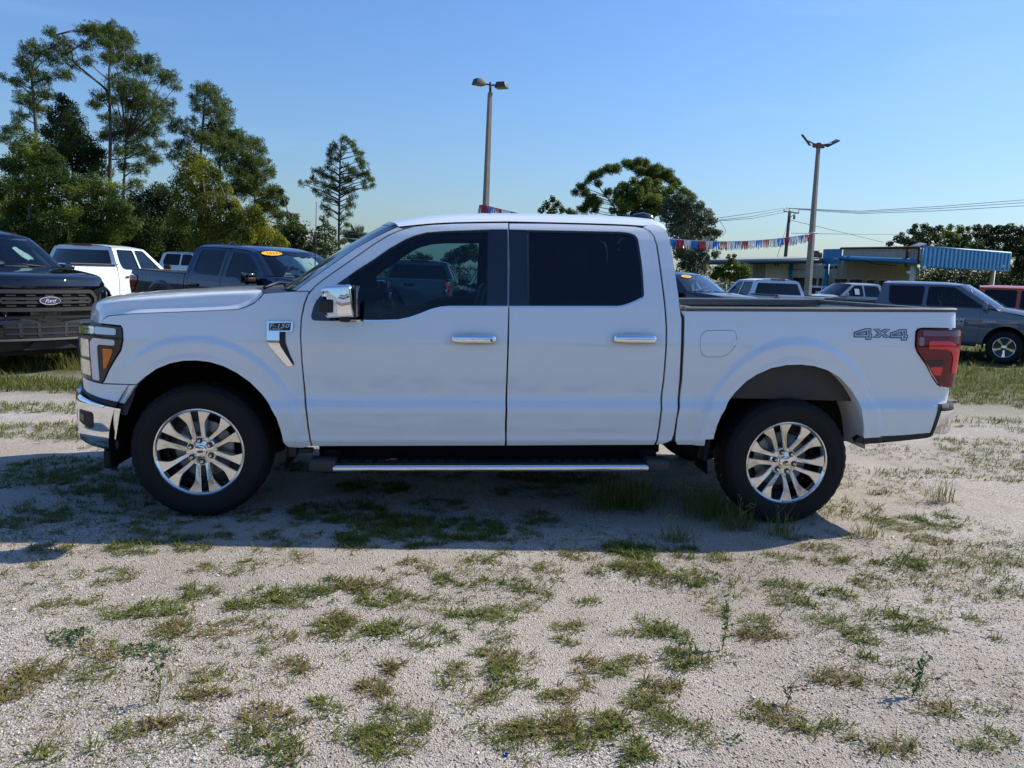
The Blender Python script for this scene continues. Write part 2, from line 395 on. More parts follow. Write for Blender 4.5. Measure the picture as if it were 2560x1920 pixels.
TR = {'front_door': [(1.8639, 0.4802),(0.6761, 0.4535),(0.668, 0.4922),(0.6581, 0.5666),(0.6492, 0.6694),(0.6368, 0.7425),(0.6184, 0.972),(0.6141, 1.0711),(0.6098, 1.1488),(0.6123, 1.239),(0.627, 1.323),(0.6453, 1.3801),(0.6795, 1.4265),(0.7282, 1.4703),(0.8025, 1.5285),(0.9149, 1.615),(1.0223, 1.6985),(1.1058, 1.7557),(1.1906, 1.7974),(1.2701, 1.8214),(1.3708, 1.8361),(1.5061, 1.849),(1.711, 1.8621),(1.8507, 1.8695),(1.8526, 1.8653),(1.8534, 1.6024),(1.8551, 1.3547),(1.8539, 1.1741),(1.8568, 0.8982),(1.8573, 0.6391)],
 'dlo_front': [(0.6632, 1.247),(0.6702, 1.2312),(0.6897, 1.2235),(0.7538, 1.2236),(1.0634, 1.2335),(1.1932, 1.2416),(1.258, 1.2567),(1.3227, 1.2815),(1.3875, 1.3097),(1.4397, 1.3244),(1.4922, 1.3308),(1.5845, 1.3352),(1.854, 1.3442),(1.8518, 1.832),(1.7313, 1.8263),(1.4395, 1.8037),(1.3387, 1.7913),(1.2723, 1.7714),(1.2066, 1.7416),(1.1095, 1.6806),(1.0141, 1.6069),(0.9193, 1.5407),(0.8568, 1.4913),(0.7824, 1.4334),(0.7209, 1.3853),(0.6909, 1.3509),(0.6737, 1.3085),(0.6644, 1.2664)],
 'glass_front': [(0.8948, 1.243),(1.063, 1.2452),(1.1864, 1.253),(1.2512, 1.2681),(1.3159, 1.293),(1.3807, 1.3212),(1.4394, 1.3375),(1.4919, 1.3445),(1.7233, 1.3536),(1.7233, 1.5974),(1.7246, 1.806),(1.44, 1.7873),(1.3393, 1.7762),(1.2729, 1.7565),(1.2072, 1.7261),(1.1102, 1.6652),(1.0149, 1.5917),(0.9201, 1.5263),(0.8812, 1.4974)],
 'sail': [(0.6632, 1.247),(0.6702, 1.2312),(0.6897, 1.2235),(0.7538, 1.2236),(0.8889, 1.2279),(0.8756, 1.5037),(0.8568, 1.4913),(0.7824, 1.4334),(0.7209, 1.3853),(0.6909, 1.3509),(0.6737, 1.3085),(0.6644, 1.2664)],
 'chrome_front': [(0.8885, 1.2389),(1.0631, 1.2432),(1.1877, 1.2511),(1.2525, 1.2662),(1.3172, 1.2911),(1.382, 1.3193),(1.4394, 1.3355),(1.4919, 1.3419),(1.8538, 1.354),(1.854, 1.3448),(1.5845, 1.3358),(1.4922, 1.3314),(1.4397, 1.3251),(1.3875, 1.3103),(1.3227, 1.2821),(1.258, 1.2573),(1.1932, 1.2422),(1.0634, 1.2342),(0.8888, 1.2286)],
 'applique_front': [(1.728, 1.8061),(1.7333, 1.3513),(1.8524, 1.3553),(1.8504, 1.8299),(1.7313, 1.8242)],
 'rear_door': [(1.8719, 0.4804),(1.8652, 0.6392),(1.8621, 0.8984),(1.8592, 1.1743),(1.8577, 1.3384),(1.8556, 1.6024),(1.8563, 1.8662),(2.0861, 1.8746),(2.3651, 1.8794),(2.5756, 1.8813),(2.6668, 1.8794),(2.7149, 1.8721),(2.7545, 1.8517),(2.7787, 1.8211),(2.7945, 1.7614),(2.808, 1.6249),(2.8219, 1.4705),(2.8323, 1.3376),(2.8391, 1.2378),(2.8402, 1.1373),(2.8421, 1.0345),(2.843, 0.9243),(2.8372, 0.7957),(2.8328, 0.7079),(2.8305, 0.6127),(2.8248, 0.5414),(2.816, 0.5039)],
 'dlo_rear': [(1.854, 1.8308),(2.5714, 1.8468),(2.6272, 1.8421),(2.6614, 1.8296),(2.6806, 1.8052),(2.6885, 1.7571),(2.6979, 1.6616),(2.7042, 1.5669),(2.7065, 1.4465),(2.692, 1.426),(2.6501, 1.4047),(2.6086, 1.3867),(2.5674, 1.3721),(2.5332, 1.3656),(1.8562, 1.343)],
 'glass_rear': [(1.9816, 1.8167),(2.5703, 1.83),(2.6191, 1.8264),(2.6465, 1.8178),(2.6625, 1.7975),(2.6707, 1.7495),(2.6805, 1.6609),(2.6869, 1.5663),(2.6872, 1.4458),(2.677, 1.4301),(2.6366, 1.4108),(2.602, 1.3964),(2.5642, 1.3839),(2.5299, 1.3781),(1.9803, 1.3596)],
 'chrome_rear': [(1.856, 1.3541),(2.5299, 1.3768),(2.5641, 1.3825),(2.602, 1.3951),(2.6435, 1.4131),(2.6798, 1.4322),(2.6992, 1.4362),(2.692, 1.426),(2.6501, 1.4047),(2.6086, 1.3867),(2.5674, 1.3721),(2.5332, 1.3656),(1.8562, 1.343)],
 'applique_rear': [(1.8554, 1.828),(1.9598, 1.831),(1.9616, 1.359),(1.8573, 1.3555)],
 'a_pillar': [(0.6437, 1.4033),(0.5719, 1.4007),(0.663, 1.4777),(0.7866, 1.5738),(0.9116, 1.6694),(1.0395, 1.7496),(1.1563, 1.8111),(1.1902, 1.8042),(1.1055, 1.7625),(1.022, 1.7052),(0.9145, 1.6216),(0.8021, 1.535),(0.7278, 1.4768),(0.679, 1.4329),(0.6528, 1.4023)],
 'c_pillar': [(2.7161, 1.8793),(2.7586, 1.8575),(2.7845, 1.8235),(2.8015, 1.7616),(2.815, 1.6252),(2.8288, 1.4707),(2.8392, 1.3378),(2.8459, 1.238),(2.8471, 1.1375),(2.849, 1.0347),(2.85, 0.9244),(2.8453, 0.7958),(2.8409, 0.7081),(2.8387, 0.6129),(2.8333, 0.5391),(2.8278, 0.5041),(2.8566, 0.5073),(2.895, 0.5224),(2.9223, 0.5384),(2.9344, 0.5807),(2.9381, 0.6833),(2.9495, 0.8075),(2.9489, 0.9269),(2.9392, 1.1234),(2.9377, 1.3123),(2.9302, 1.3475),(2.926, 1.3808),(2.9222, 1.4406),(2.9108, 1.561),(2.8992, 1.6693),(2.8883, 1.779),(2.8768, 1.8378),(2.858, 1.8745),(2.8249, 1.8948),(2.7837, 1.9004),(2.7464, 1.8915)],
 'fender': [(-0.5917, 0.8064),(-0.4262, 0.8115),(-0.3517, 0.815),(-0.3494, 0.8149),(-0.3016, 0.8561),(-0.2201, 0.9151),(-0.1425, 0.9492),(-0.0657, 0.9673),(0.0105, 0.971),(0.0865, 0.9636),(0.1623, 0.9417),(0.2378, 0.9035),(0.313, 0.8488),(0.3731, 0.7849),(0.4323, 0.7093),(0.4722, 0.6384),(0.4928, 0.5632),(0.5018, 0.5116),(0.5075, 0.4766),(0.531, 0.4475),(0.6204, 0.4412),(0.67, 0.4586),(0.6615, 0.4921),(0.6516, 0.5664),(0.6428, 0.6693),(0.6303, 0.7424),(0.6145, 0.9719),(0.6103, 1.071),(0.606, 1.1487),(0.6085, 1.2388),(0.6213, 1.3228),(0.6407, 1.3826),(0.6492, 1.3989),(0.5721, 1.3975),(0.3813, 1.3778),(0.3584, 1.3446),(0.3183, 1.3109),(0.252, 1.2822),(0.1933, 1.276),(0.0679, 1.2659),(-0.0985, 1.2536),(-0.3469, 1.236),(-0.5229, 1.2153),(-0.5571, 1.1984),(-0.589, 1.1679),(-0.4394, 1.1615),(-0.4268, 1.1434),(-0.4209, 1.0759),(-0.4383, 1.0147),(-0.4866, 0.9513),(-0.5341, 0.8869),(-0.5683, 0.8313)],
 'fascia_low_r': [(-0.6003, 0.7976),(-0.4268, 0.8043),(-0.355, 0.8077),(-0.3956, 0.7555),(-0.4272, 0.7009)],
 'headlight_r': [(-0.5863, 1.1632),(-0.4375, 1.1567),(-0.4278, 1.1411),(-0.4228, 1.0761),(-0.44, 1.0185),(-0.4884, 0.9551),(-0.5359, 0.8908),(-0.5702, 0.8353),(-0.5938, 0.8103)],
 'hood_cut': [(-0.5868, 1.174),(-0.562, 1.2033),(-0.5298, 1.2217),(-0.3472, 1.2428),(-0.0988, 1.2603),(0.0676, 1.2727),(0.193, 1.2828),(0.2449, 1.2888),(0.3112, 1.3175),(0.3512, 1.3503),(0.3757, 1.3827)],
 'bump_r': [(-0.4442, 0.6646),(-0.4793, 0.5071),(-0.4878, 0.4566),(-0.5121, 0.3983)],
 'fog': [(-0.8113, 0.634),(-0.671, 0.6287),(-0.651, 0.6182),(-0.6632, 0.5373),(-0.6889, 0.5216),(-0.7717, 0.5416),(-0.829, 0.5556)],
 'bed': [(2.9502, 1.3602),(3.2635, 1.3706),(3.8654, 1.3886),(4.7604, 1.4129),(4.7552, 1.3089),(4.5087, 1.3047),(4.4778, 1.2979),(4.4637, 1.2809),(4.461, 1.188),(4.4802, 1.1489),(4.5566, 1.0657),(4.6096, 0.9891),(4.6506, 0.9432),(4.6921, 0.9204),(4.7754, 0.9182),(4.8028, 0.8656),(4.7511, 0.8193),(4.6758, 0.8113),(4.6633, 0.7929),(4.6399, 0.6224),(4.4507, 0.6019),(4.1705, 0.5834),(4.1564, 0.666),(4.1353, 0.7373),(4.1179, 0.8216),(4.0641, 0.8903),(3.9799, 0.9689),(3.891, 1.0166),(3.7962, 1.0419),(3.7044, 1.0492),(3.6146, 1.0437),(3.5172, 1.0213),(3.4323, 0.9794),(3.3683, 0.9328),(3.3067, 0.8613),(3.2601, 0.792),(3.218, 0.716),(3.1963, 0.6447),(3.1845, 0.5577),(3.1331, 0.5527),(3.1388, 0.5078),(2.9634, 0.5082),(2.9459, 0.5356),(2.946, 0.6835),(2.9593, 0.7798),(2.9648, 0.9274),(2.9559, 1.1239),(2.9554, 1.3128)],
 'fuel': [(3.0564, 1.1751),(3.0596, 1.2038),(3.0767, 1.2329),(3.106, 1.2463),(3.2643, 1.2522),(3.2864, 1.2394),(3.2932, 1.2014),(3.2914, 1.1629),(3.2738, 1.1333),(3.2427, 1.0981),(3.2048, 1.0803),(3.1057, 1.0774),(3.0744, 1.0932),(3.0612, 1.127)],
 'fuelhinge': [(3.2581, 1.1764),(3.2706, 1.194),(3.2974, 1.1919),(3.3057, 1.1778),(3.2917, 1.1581),(3.2667, 1.1603)],
 'rail': [(2.9511, 1.4038),(3.3646, 1.4159),(3.8678, 1.4291),(4.7541, 1.4491),(4.7688, 1.4403),(4.7614, 1.4188),(3.8655, 1.3944),(2.9502, 1.3659)],
 'tail': [(4.4727, 1.2785),(4.4909, 1.2937),(4.7171, 1.2995),(4.7476, 1.0751),(4.749, 0.9834),(4.7399, 0.9303),(4.689, 0.9283),(4.6527, 0.952),(4.611, 0.9958),(4.5583, 1.0713),(4.4821, 1.1544),(4.4657, 1.1885)],
 'bumpR': [(4.6734, 0.8011),(4.6481, 0.6068)],
 'vent_out': [(0.4108, 1.2118),(0.4171, 1.2152),(0.5644, 1.2178),(0.5618, 1.1576),(0.5194, 1.1552),(0.5207, 1.093),(0.5301, 1.0693),(0.5483, 1.0149),(0.5688, 0.9713),(0.5675, 0.9535),(0.5642, 0.9495),(0.5343, 0.9504),(0.5258, 0.9546),(0.4325, 1.0653),(0.4158, 1.0855),(0.4107, 1.1412)],
 'vent_chrome': [(0.4098, 1.2107),(0.4192, 1.2152),(0.5644, 1.2178),(0.5625, 1.1577),(0.4855, 1.1546),(0.4867, 1.0876),(0.494, 1.0683),(0.5373, 0.9992),(0.5664, 0.954),(0.5343, 0.9504),(0.5258, 0.955),(0.4325, 1.0653),(0.4148, 1.0876),(0.4107, 1.1412)],
 'vent_black': [(0.4242, 1.2032),(0.5519, 1.2099),(0.5489, 1.1637),(0.4239, 1.1587)],
 'vent_dark': [(0.4855, 1.1546),(0.5194, 1.1557),(0.5218, 1.093),(0.5301, 1.0693),(0.5483, 1.0149),(0.5684, 0.9713),(0.5664, 0.9546),(0.5373, 0.9996),(0.4945, 1.0683),(0.4872, 1.0876)],
 'lettersF150': [(0.4286, 1.1813),(0.5457, 1.2032)],
 'lariat': [(0.4311, 1.1653),(0.505, 1.1784)],
 'four1': [(4.0521, 1.2636),(4.1244, 1.2893),(4.1679, 1.2907),(4.1687, 1.2559),(4.1749, 1.2554),(4.1754, 1.2344),(4.1692, 1.232),(4.1695, 1.2188),(4.1308, 1.2176),(4.1304, 1.2326),(4.0528, 1.2302)],
 'four1_hole': [(4.0965, 1.2536),(4.1309, 1.2649),(4.1335, 1.2548)],
 'ex': [(4.1771, 1.288),(4.2178, 1.2904),(4.2349, 1.2773),(4.2514, 1.2903),(4.2958, 1.2906),(4.2616, 1.2622),(4.2971, 1.2359),(4.2538, 1.2334),(4.2379, 1.2477),(4.2238, 1.2336),(4.1771, 1.2322),(4.21, 1.2617)],
 'four2': [(4.2904, 1.2665),(4.3596, 1.2914),(4.4042, 1.2928),(4.405, 1.2586),(4.4122, 1.2581),(4.4127, 1.236),(4.4055, 1.2346),(4.4058, 1.2209),(4.3648, 1.2197),(4.3657, 1.2345),(4.2911, 1.2334)],
 'four2_hole': [(4.3363, 1.2576),(4.3662, 1.2677),(4.3688, 1.2582)],
 'handle1': [(1.5149, 1.167),(1.7793, 1.1751),(1.7806, 1.1271),(1.5161, 1.1192)],
 'handle2': [(2.5074, 1.1975),(2.7738, 1.2057),(2.7751, 1.157),(2.5087, 1.149)],
 'hcup1': [(1.5618, 1.188),(1.6873, 1.1939),(1.721, 1.1733),(1.7351, 1.1376),(1.6899, 1.0998),(1.6039, 1.0972),(1.5634, 1.1259)],
 'board': [(0.8169, 0.3615),(2.7552, 0.4012),(2.7668, 0.3484),(0.8128, 0.3128)],
 'capL': [(0.6884, 0.4358),(0.8317, 0.4303),(0.8123, 0.3058),(0.7239, 0.3002),(0.6671, 0.3478)],
 'capR': [(2.7024, 0.4996),(2.8835, 0.4334),(2.9079, 0.3508),(2.7668, 0.3484)],
 'gap': [(2.9355, 1.3616),(2.9574, 1.3148),(2.9598, 1.124),(2.9687, 0.9275),(2.9633, 0.7799),(2.95, 0.6835),(2.9471, 0.571),(2.9667, 0.5436),(2.9689, 0.5105),(2.9239, 0.5297),(2.9382, 0.5911),(2.941, 0.6833),(2.9535, 0.8076),(2.9529, 0.927),(2.9431, 1.1236),(2.9397, 1.3123)],
 'mudflap': [(3.1329, 0.5548),(3.1846, 0.5567),(3.2535, 0.3981),(3.2402, 0.3592),(3.1992, 0.3971)],
 'mirror': [(0.762, 1.4243),(0.7703, 1.4336),(0.7877, 1.4414),(0.8879, 1.4495),(0.9147, 1.4531),(0.9312, 1.4483),(0.9394, 1.4306),(0.958, 1.2792),(0.9503, 1.27),(0.8789, 1.2658),(0.7935, 1.2604),(0.7822, 1.277),(0.7927, 1.2827),(0.8369, 1.2913),(0.8336, 1.3661),(0.8244, 1.3711),(0.7671, 1.3727),(0.7612, 1.3957)],
 'seam_low': [(2.7046, 0.7958),(2.8384, 0.7952),(2.9427, 0.7977)],
 'roof_edge': [(1.1627, 1.8168),(1.19, 1.8084),(1.2697, 1.829),(1.3705, 1.8431),(1.506, 1.8561),(1.7111, 1.8692),(1.8509, 1.8767),(2.0867, 1.8819),(2.3659, 1.8867),(2.5766, 1.8885),(2.6679, 1.8866),(2.7169, 1.8844),(2.7601, 1.8891),(2.8037, 1.8954),(2.837, 1.8838)]}

# ================================================================== wheels
def bar_poly(sg):
    p = [(.088, .0130), (.13, .0160), (.20, .0195), (.252, .0215), (.252, .108), (.236, .104), (.212, .082), (.186, .062), (.165, .0530), (.130, .0485), (.095, .0440), (.072, .038), (.072, .012)]
    return [(r, w*sg) for r, w in p]
def spoke_mesh(sg):
    p = np.array(bar_poly(sg)); 
    if area(p) < 0: p = p[::-1]
    q = inset(p, .0045); n = len(p)
    yy = lambda r: .034-.030*np.clip((r-.07)/.18, 0, 1)**.8
    V = [(a, yy(a), b) for a, b in q] + [(a, yy(a)+.006, b) for a, b in p] + [(a, yy(a)+.045, b) for a, b in p]
    F = [tuple(range(n))]
    for k in range(2):
        for i in range(n): j = (i+1) % n; F.append((k*n+i, (k+1)*n+i, (k+1)*n+j, k*n+j))
    me = bpy.data.meshes.new('spoke'); me.from_pydata(V, [], F); me.update(); me.materials.append(M_WHEEL); return me
def tyre_mesh(R=.414, rim=.268, lug=True):
    """sidewall and tread with separate shoulder blocks"""
    seg = 120; a = np.arange(seg)*2*np.pi/seg
    prof = [(rim-.004, .012), (rim+.002, -.004), (rim+.018, -.012), (rim+.045, -.020), (rim+.075, -.023), (rim+.098, -.018), (rim+.100, -.0205), (rim+.112, -.017), (rim+.120, -.006),
            (R-.016, .004), (R-.004, .020), (R, .034), (R, .072), (R-.010, .074), (R-.010, .080), (R, .082), (R+.001, .112), (R-.010, .114), (R-.010, .120), (R+.001, .122), (R, .160), (R-.010, .162), (R-.010, .168), (R, .170),
            (R-.001, .206), (R-.006, .222), (R-.020, .242), (R-.06, .264), (rim+.02, .25), (rim, .235)]
    V = []
    for i, (r, t) in enumerate(prof):
        rr = np.full(seg, r)
        if lug:
            if 8 <= i <= 12 or 23 <= i <= 26: rr = rr - np.where((np.arange(seg) % 3) == 0, .0045, 0)
            elif 15 <= i <= 20: rr = rr - np.where(((np.arange(seg)+i) % 4) == 1, .005, 0)
        V.append(np.stack([rr*np.cos(a), np.full(seg, t), rr*np.sin(a)], 1))
    F = []
    for i in range(len(prof)-1):
        for j in range(seg):
            k = (j+1) % seg; F.append((i*seg+j, i*seg+k, (i+1)*seg+k, (i+1)*seg+j))
    me = bpy.data.meshes.new('tyre'); me.from_pydata(np.concatenate(V).tolist(), [], F); me.update()
    me.polygons.foreach_set('use_smooth', np.ones(len(me.polygons), dtype=bool)); me.set_sharp_from_angle(angle=math.radians(45))
    me.materials.append(M_RUBBER); return me
def data(name, vf, mat, sharp=40):
    v, f = vf; me = bpy.data.meshes.new(name); me.from_pydata(np.asarray(v).tolist(), [], [tuple(int(i) for i in q) for q in f]); me.update()
    me.polygons.foreach_set('use_smooth', np.ones(len(me.polygons), dtype=bool)); me.set_sharp_from_angle(angle=math.radians(sharp)); me.materials.append(mat); return me
def disc(r, t, seg=24):
    v, f = lathe_data([(r, t+.004), (r, t), (r*.97, t-.002), (.0005, t-.002)], seg); return v, f
D_TYRE = tyre_mesh()
D_SPK = [spoke_mesh(1), spoke_mesh(-1)]
D_RIM = data('wheel', lathe_data([(.266, .010), (.2705, .002), (.2695, -.003), (.262, -.004), (.254, .002), (.249, .012), (.246, .05), (.240, .12), (.244, .21), (.262, .225)], 72), M_WHEEL)
D_BARREL = data('barrel', lathe_data([(.2475, .052), (.243, .12), (.243, .215), (.08, .215)], 48), M_DARKALLOY)
D_HUB = data('hub', lathe_data([(.094, .075), (.094, .042), (.088, .036), (.050, .034), (.040, .030), (.0005, .030)], 36), M_WHEEL)
D_CAP = data('centre_cap', lathe_data([(.040, .034), (.040, .026), (.036, .020), (.020, .017), (.0005, .0165)], 28), M_CHROME)
D_POCKET = data('lug_pocket', lathe_data([(.019, .034), (.019, .0325), (.0005, .0325)], 16), M_LAMPDK)
D_NUT = data('lug_nut', lathe_data([(.011, .034), (.0105, .020), (.007, .012), (.0005, .011)], 6), M_CHROME)
D_BRAKE = data('brake_disc', lathe_data([(.178, .135), (.178, .115), (.172, .112), (.11, .112), (.10, .09), (.0005, .09)], 48), M_STEEL)
v_, f_ = lathe_data([(1, .0), (.92, -.0018), (.0005, -.0022)], 28); v_[:, 0] *= .021; v_[:, 2] *= .0095; D_OVAL = data('oval_badge', (v_, f_), M_BADGEB)
def wheel(parent, loc, far=False, turn=0.):
    w = bpy.data.objects.new('wheel', D_RIM); COL.objects.link(w); w.parent = parent; w.location = loc; w.rotation_euler = (0, turn, math.pi if far else 0)
    def sub(name, me, ang=0., l=(0, 0, 0)):
        o = bpy.data.objects.new(name, me); COL.objects.link(o); o.parent = w; o.rotation_euler = (0, -ang, 0); o.location = l; return o
    sub('tyre', D_TYRE); sub('barrel', D_BARREL); sub('hub', D_HUB); sub('centre_cap', D_CAP); sub('brake_disc', D_BRAKE); sub('oval_badge', D_OVAL, 0, (0, .0165, 0))
    for k in range(6):
        an = math.pi/2+k*math.pi/3
        for d in D_SPK: sub('spoke', d, an)
        l = (.066*math.cos(an), 0, .066*math.sin(an)); sub('lug_pocket', D_POCKET, 0, l); sub('lug_nut', D_NUT, 0, l)
    return w
# ================================================================== the white pickup
T0 = (1.85, W2, 0.0)
truck = empty('pickup_truck', T0, 0, 'white crew cab pickup truck with chrome wheels, parked broadside in the foreground', 'pickup truck')
FD = None
def flip_x(p, c): return [(2*c-a, b) for a, b in p]
# --- doors, fenders, bed sides
doors_f = panel('front_door', TR['front_door'], BODY, M_WHITE, truck, h=.018, holes=[inset(TR['dlo_front'], .004)], back=M_TRIM, thick=.05)
doors_r = panel('rear_door', TR['rear_door'], BODY, M_WHITE, truck, h=.018, holes=[inset(TR['dlo_rear'], .004)], back=M_TRIM, thick=.05)
fenders = panel('front_fender', TR['fender'], BODY, M_WHITE, truck, h=.016, rim=.03)
pillA = panel('windshield_pillar', TR['a_pillar'], BODY, M_WHITE, truck, h=.03, back=M_TRIM, thick=.05, gap=.001)
pillC = panel('cab_corner', TR['c_pillar'], BODY, M_WHITE, truck, h=.03, back=M_TRIM, thick=.04)
beds = panel('bed_side', TR['bed'], BODY, M_WHITE, truck, h=.016, rim=.03, holes=[TR['fuel']])
panel('fuel_door', TR['fuel'], BODY, M_WHITE, [beds[0], None], sides=(0,), h=.03, gap=.003)
panel('fuel_door_hinge', TR['fuelhinge'], BODY, M_WHITE, [beds[0], None], sides=(0,), h=.02, off=.006, rim=.01)
panel('fuel_recess', inset(TR['fuel'], -.01), BODY, M_UNDER, [beds[0], None], sides=(0,), h=.05, off=-.012, rim=0)
panel('fuel_skin', inset(TR['fuel'], .001), BODY, M_WHITE, [None, beds[1]], sides=(1,), h=.03, gap=0, rim=0)
# dark structure seen in the shut lines
ring = np.array([(.60, .47), (.635, .70), (.60, 1.05), (.598, 1.25), (.66, 1.42), (.80, 1.545), (1.02, 1.715), (1.19, 1.815), (1.45, 1.862), (1.85, 1.882), (2.4, 1.892), (2.66, 1.893), (2.76, 1.84), (2.83, 1.6), (2.90, 1.30), (2.91, 1.05), (2.885, .75), (2.86, .50)])
panel('door_frame', ring, BODY, M_GLOSSBLK, truck, h=.05, off=-.016, rim=0, gap=0, holes=[inset([(.72, .56), (.70, 1.20), (.74, 1.38), (1.06, 1.64), (1.30, 1.78), (1.85, 1.80), (2.62, 1.81), (2.70, 1.50), (2.76, 1.20), (2.74, .58)], 0)])
panel('sill_cover', [(.62, .455), (.62, .70), (2.88, .75), (2.88, .51)], BODY, M_UNDER, truck, h=.08, off=-.03, rim=0, gap=0)
panel('cab_gap_seal', TR['gap'], BODY, M_PLASTIC, truck, h=.03, off=-.018, rim=0, gap=-.006)
panel('gap_backing', [(2.86, .52), (2.86, 1.34), (3.02, 1.34), (3.02, .52)], BODY, M_UNDER, truck, h=.06, off=-.05, rim=0)
# --- side glass
def door_glass(dr, nm, gl, G, sides):
    return panel(nm, gl, BODY, G, dr, h=.05, off=-.010, rim=0, gap=-.006)
door_glass(doors_f, 'window_glass', TR['glass_front'], G_FRONT, 0); door_glass(doors_r, 'window_glass', TR['glass_rear'], G_DARK, 0)
panel('window_seal', inset(TR['dlo_front'], -.003), BODY, M_GLOSSBLK, doors_f, h=.03, off=-.006, rim=.004, gap=0, holes=[inset(TR['glass_front'], .001)])
panel('window_seal', inset(TR['dlo_rear'], -.003), BODY, M_GLOSSBLK, doors_r, h=.03, off=-.006, rim=.004, gap=0, holes=[inset(TR['glass_rear'], .001)])
panel('belt_moulding', TR['chrome_front'], BODY, M_CHROME, doors_f, h=.03, off=.001, gap=.0003, rim=.01)
panel('belt_moulding', TR['chrome_rear'], BODY, M_CHROME, doors_r, h=.03, off=.001, gap=.0003, rim=.01)
panel('pillar_cover', TR['applique_front'], BODY, M_GLOSSBLK, doors_f, h=.05, off=-.0035, gap=.002)
panel('pillar_cover', TR['applique_rear'], BODY, M_GLOSSBLK, doors_r, h=.05, off=-.0035, gap=.002)
a_ = np.array(TR['glass_rear']); xr_ = a_[:, 0].min()
panel('window_divider', [(xr_-.012, 1.385), (xr_, 1.385), (xr_-.004, 1.80), (xr_-.014, 1.80)], BODY, M_GREYPL, doors_r, h=.05, off=.0005, gap=0)
# --- door handles
def handle(dr, q, nm='door_handle'):
    q = np.array(q); x0, x1, z0, z1 = q[:, 0].min(), q[:, 0].max(), q[:, 1].min(), q[:, 1].max(); zc = (z0+z1)/2; xc = (x0+x1)/2
    cup = rounded([(xc-.075, zc-.038), (xc+.045, zc-.040), (xc+.062, zc), (xc+.045, zc+.042), (xc-.06, zc+.042), (xc-.082, zc+.01)], .03, 4)
    for s in (0, 1):
        P_ = BODY(np.array([xc]), np.array([zc]))[0]; y = P_[1]
        sgn = 1 if s == 0 else -1; yc = y if s == 0 else 2*W2-y
        n = 14; t = np.linspace(-1, 1, n); prof = []
        for ti in t:
            bow = .030+.010*(1-ti*ti); k = 1-.15*abs(ti)**6; hh = (z1-z0)*.47*k; e = 1 if abs(ti) < .999 else .8
            ang = np.linspace(0, 2*np.pi, 12, endpoint=False)
            prof.append(np.stack([np.full(12, xc+ti*(x1-x0)/2), yc-sgn*(bow+.011*np.cos(ang)*e), zc+RAKE*ti*.1+hh*np.sin(ang)*e], 1))
        g = np.array(prof); v = g.reshape(-1, 3); f = []
        for i in range(n-1):
            for j in range(12): k = (j+1) % 12; f.append((i*12+j, i*12+k, (i+1)*12+k, (i+1)*12+j))
        f.append(tuple(range(12))); f.append(tuple((n-1)*12+j for j in range(12)))
        if s == 1: f = [q_[::-1] for q_ in f]
        h_ = mesh(nm, v, f, M_CHROME, dr[s])
        for e in (-1, 1): rbox('handle_mount', (xc+e*(x1-x0)*.44, yc-sgn*.014, zc), (.028, .034, (z1-z0)*.8), M_CHROME, dr[s], r=.006)
    panel('handle_cup', cup, BODY, pm('cup_shade', (.66, .67, .68), rough=.3, coat=1), dr, h=.02, off=.0012, rim=.002, gap=0)
handle(doors_f, TR['handle1']); handle(doors_r, TR['handle2'])
lk = BODY(np.array([1.735]), np.array([1.161]))[0]
v_, f_ = lathe_data([(.010, 0), (.010, -.004), (.0005, -.005)], 16, c=(TR['handle1'][1][0]-.026, lk[1]-.044, np.mean([a[1] for a in TR['handle1']]))); mesh('lock_cylinder', v_, f_, M_STEEL, doors_f[0])
# --- lettering on the flanks
def badge(nm, poly, off, mat, par, holes=()):
    panel(nm, poly, BODY, mat, [par[0], None], sides=(0,), h=.05, off=off, rim=.003, gap=0, holes=holes)
    c = (np.array(poly)[:, 0].min()+np.array(poly)[:, 0].max())/2
    return c
allx = [a for k in ('four1', 'ex', 'four2') for a, b in TR[k]]; xc4 = (min(allx)+max(allx))/2
for nm in ('four1', 'ex', 'four2'):
    ho = [TR[nm+'_hole']] if nm != 'ex' else []
    for s in (0, 1):
        fx = (lambda q: q) if s == 0 else (lambda q: flip_x(q, xc4))
        panel('decal_letter', fx(TR[nm]), BODY, M_DECALD, [beds[0], beds[1]], sides=(s,), h=.05, off=.0022, rim=.001, gap=0, holes=[fx(q) for q in ho])
        ins = inset(TR[nm], .006); hh = [inset(q, -.008) for q in ho]
        panel('decal_inlay', fx(ins.tolist()), BODY, M_DECALL, [beds[0], beds[1]], sides=(s,), h=.05, off=.0032, rim=.0005, gap=0, holes=[fx(q.tolist()) for q in hh])
        ins = inset(TR[nm], .0125); hh = [inset(q, -.0145) for q in ho]
        panel('decal_core', fx(ins.tolist()), BODY, M_DECALG, [beds[0], beds[1]], sides=(s,), h=.05, off=.0042, rim=.0005, gap=0, holes=[fx(q.tolist()) for q in hh])
vent = panel('fender_vent', TR['vent_chrome'], BODY, M_CHROME, fenders, h=.012, off=.010, rim=.012, gap=0)
panel('vent_mesh', TR['vent_dark'], BODY, M_PLASTIC, fenders, h=.02, off=.003, rim=.005, gap=0)
panel('vent_plate', TR['vent_black'], BODY, M_DECALD, fenders, h=.03, off=.0125, rim=.003, gap=0)
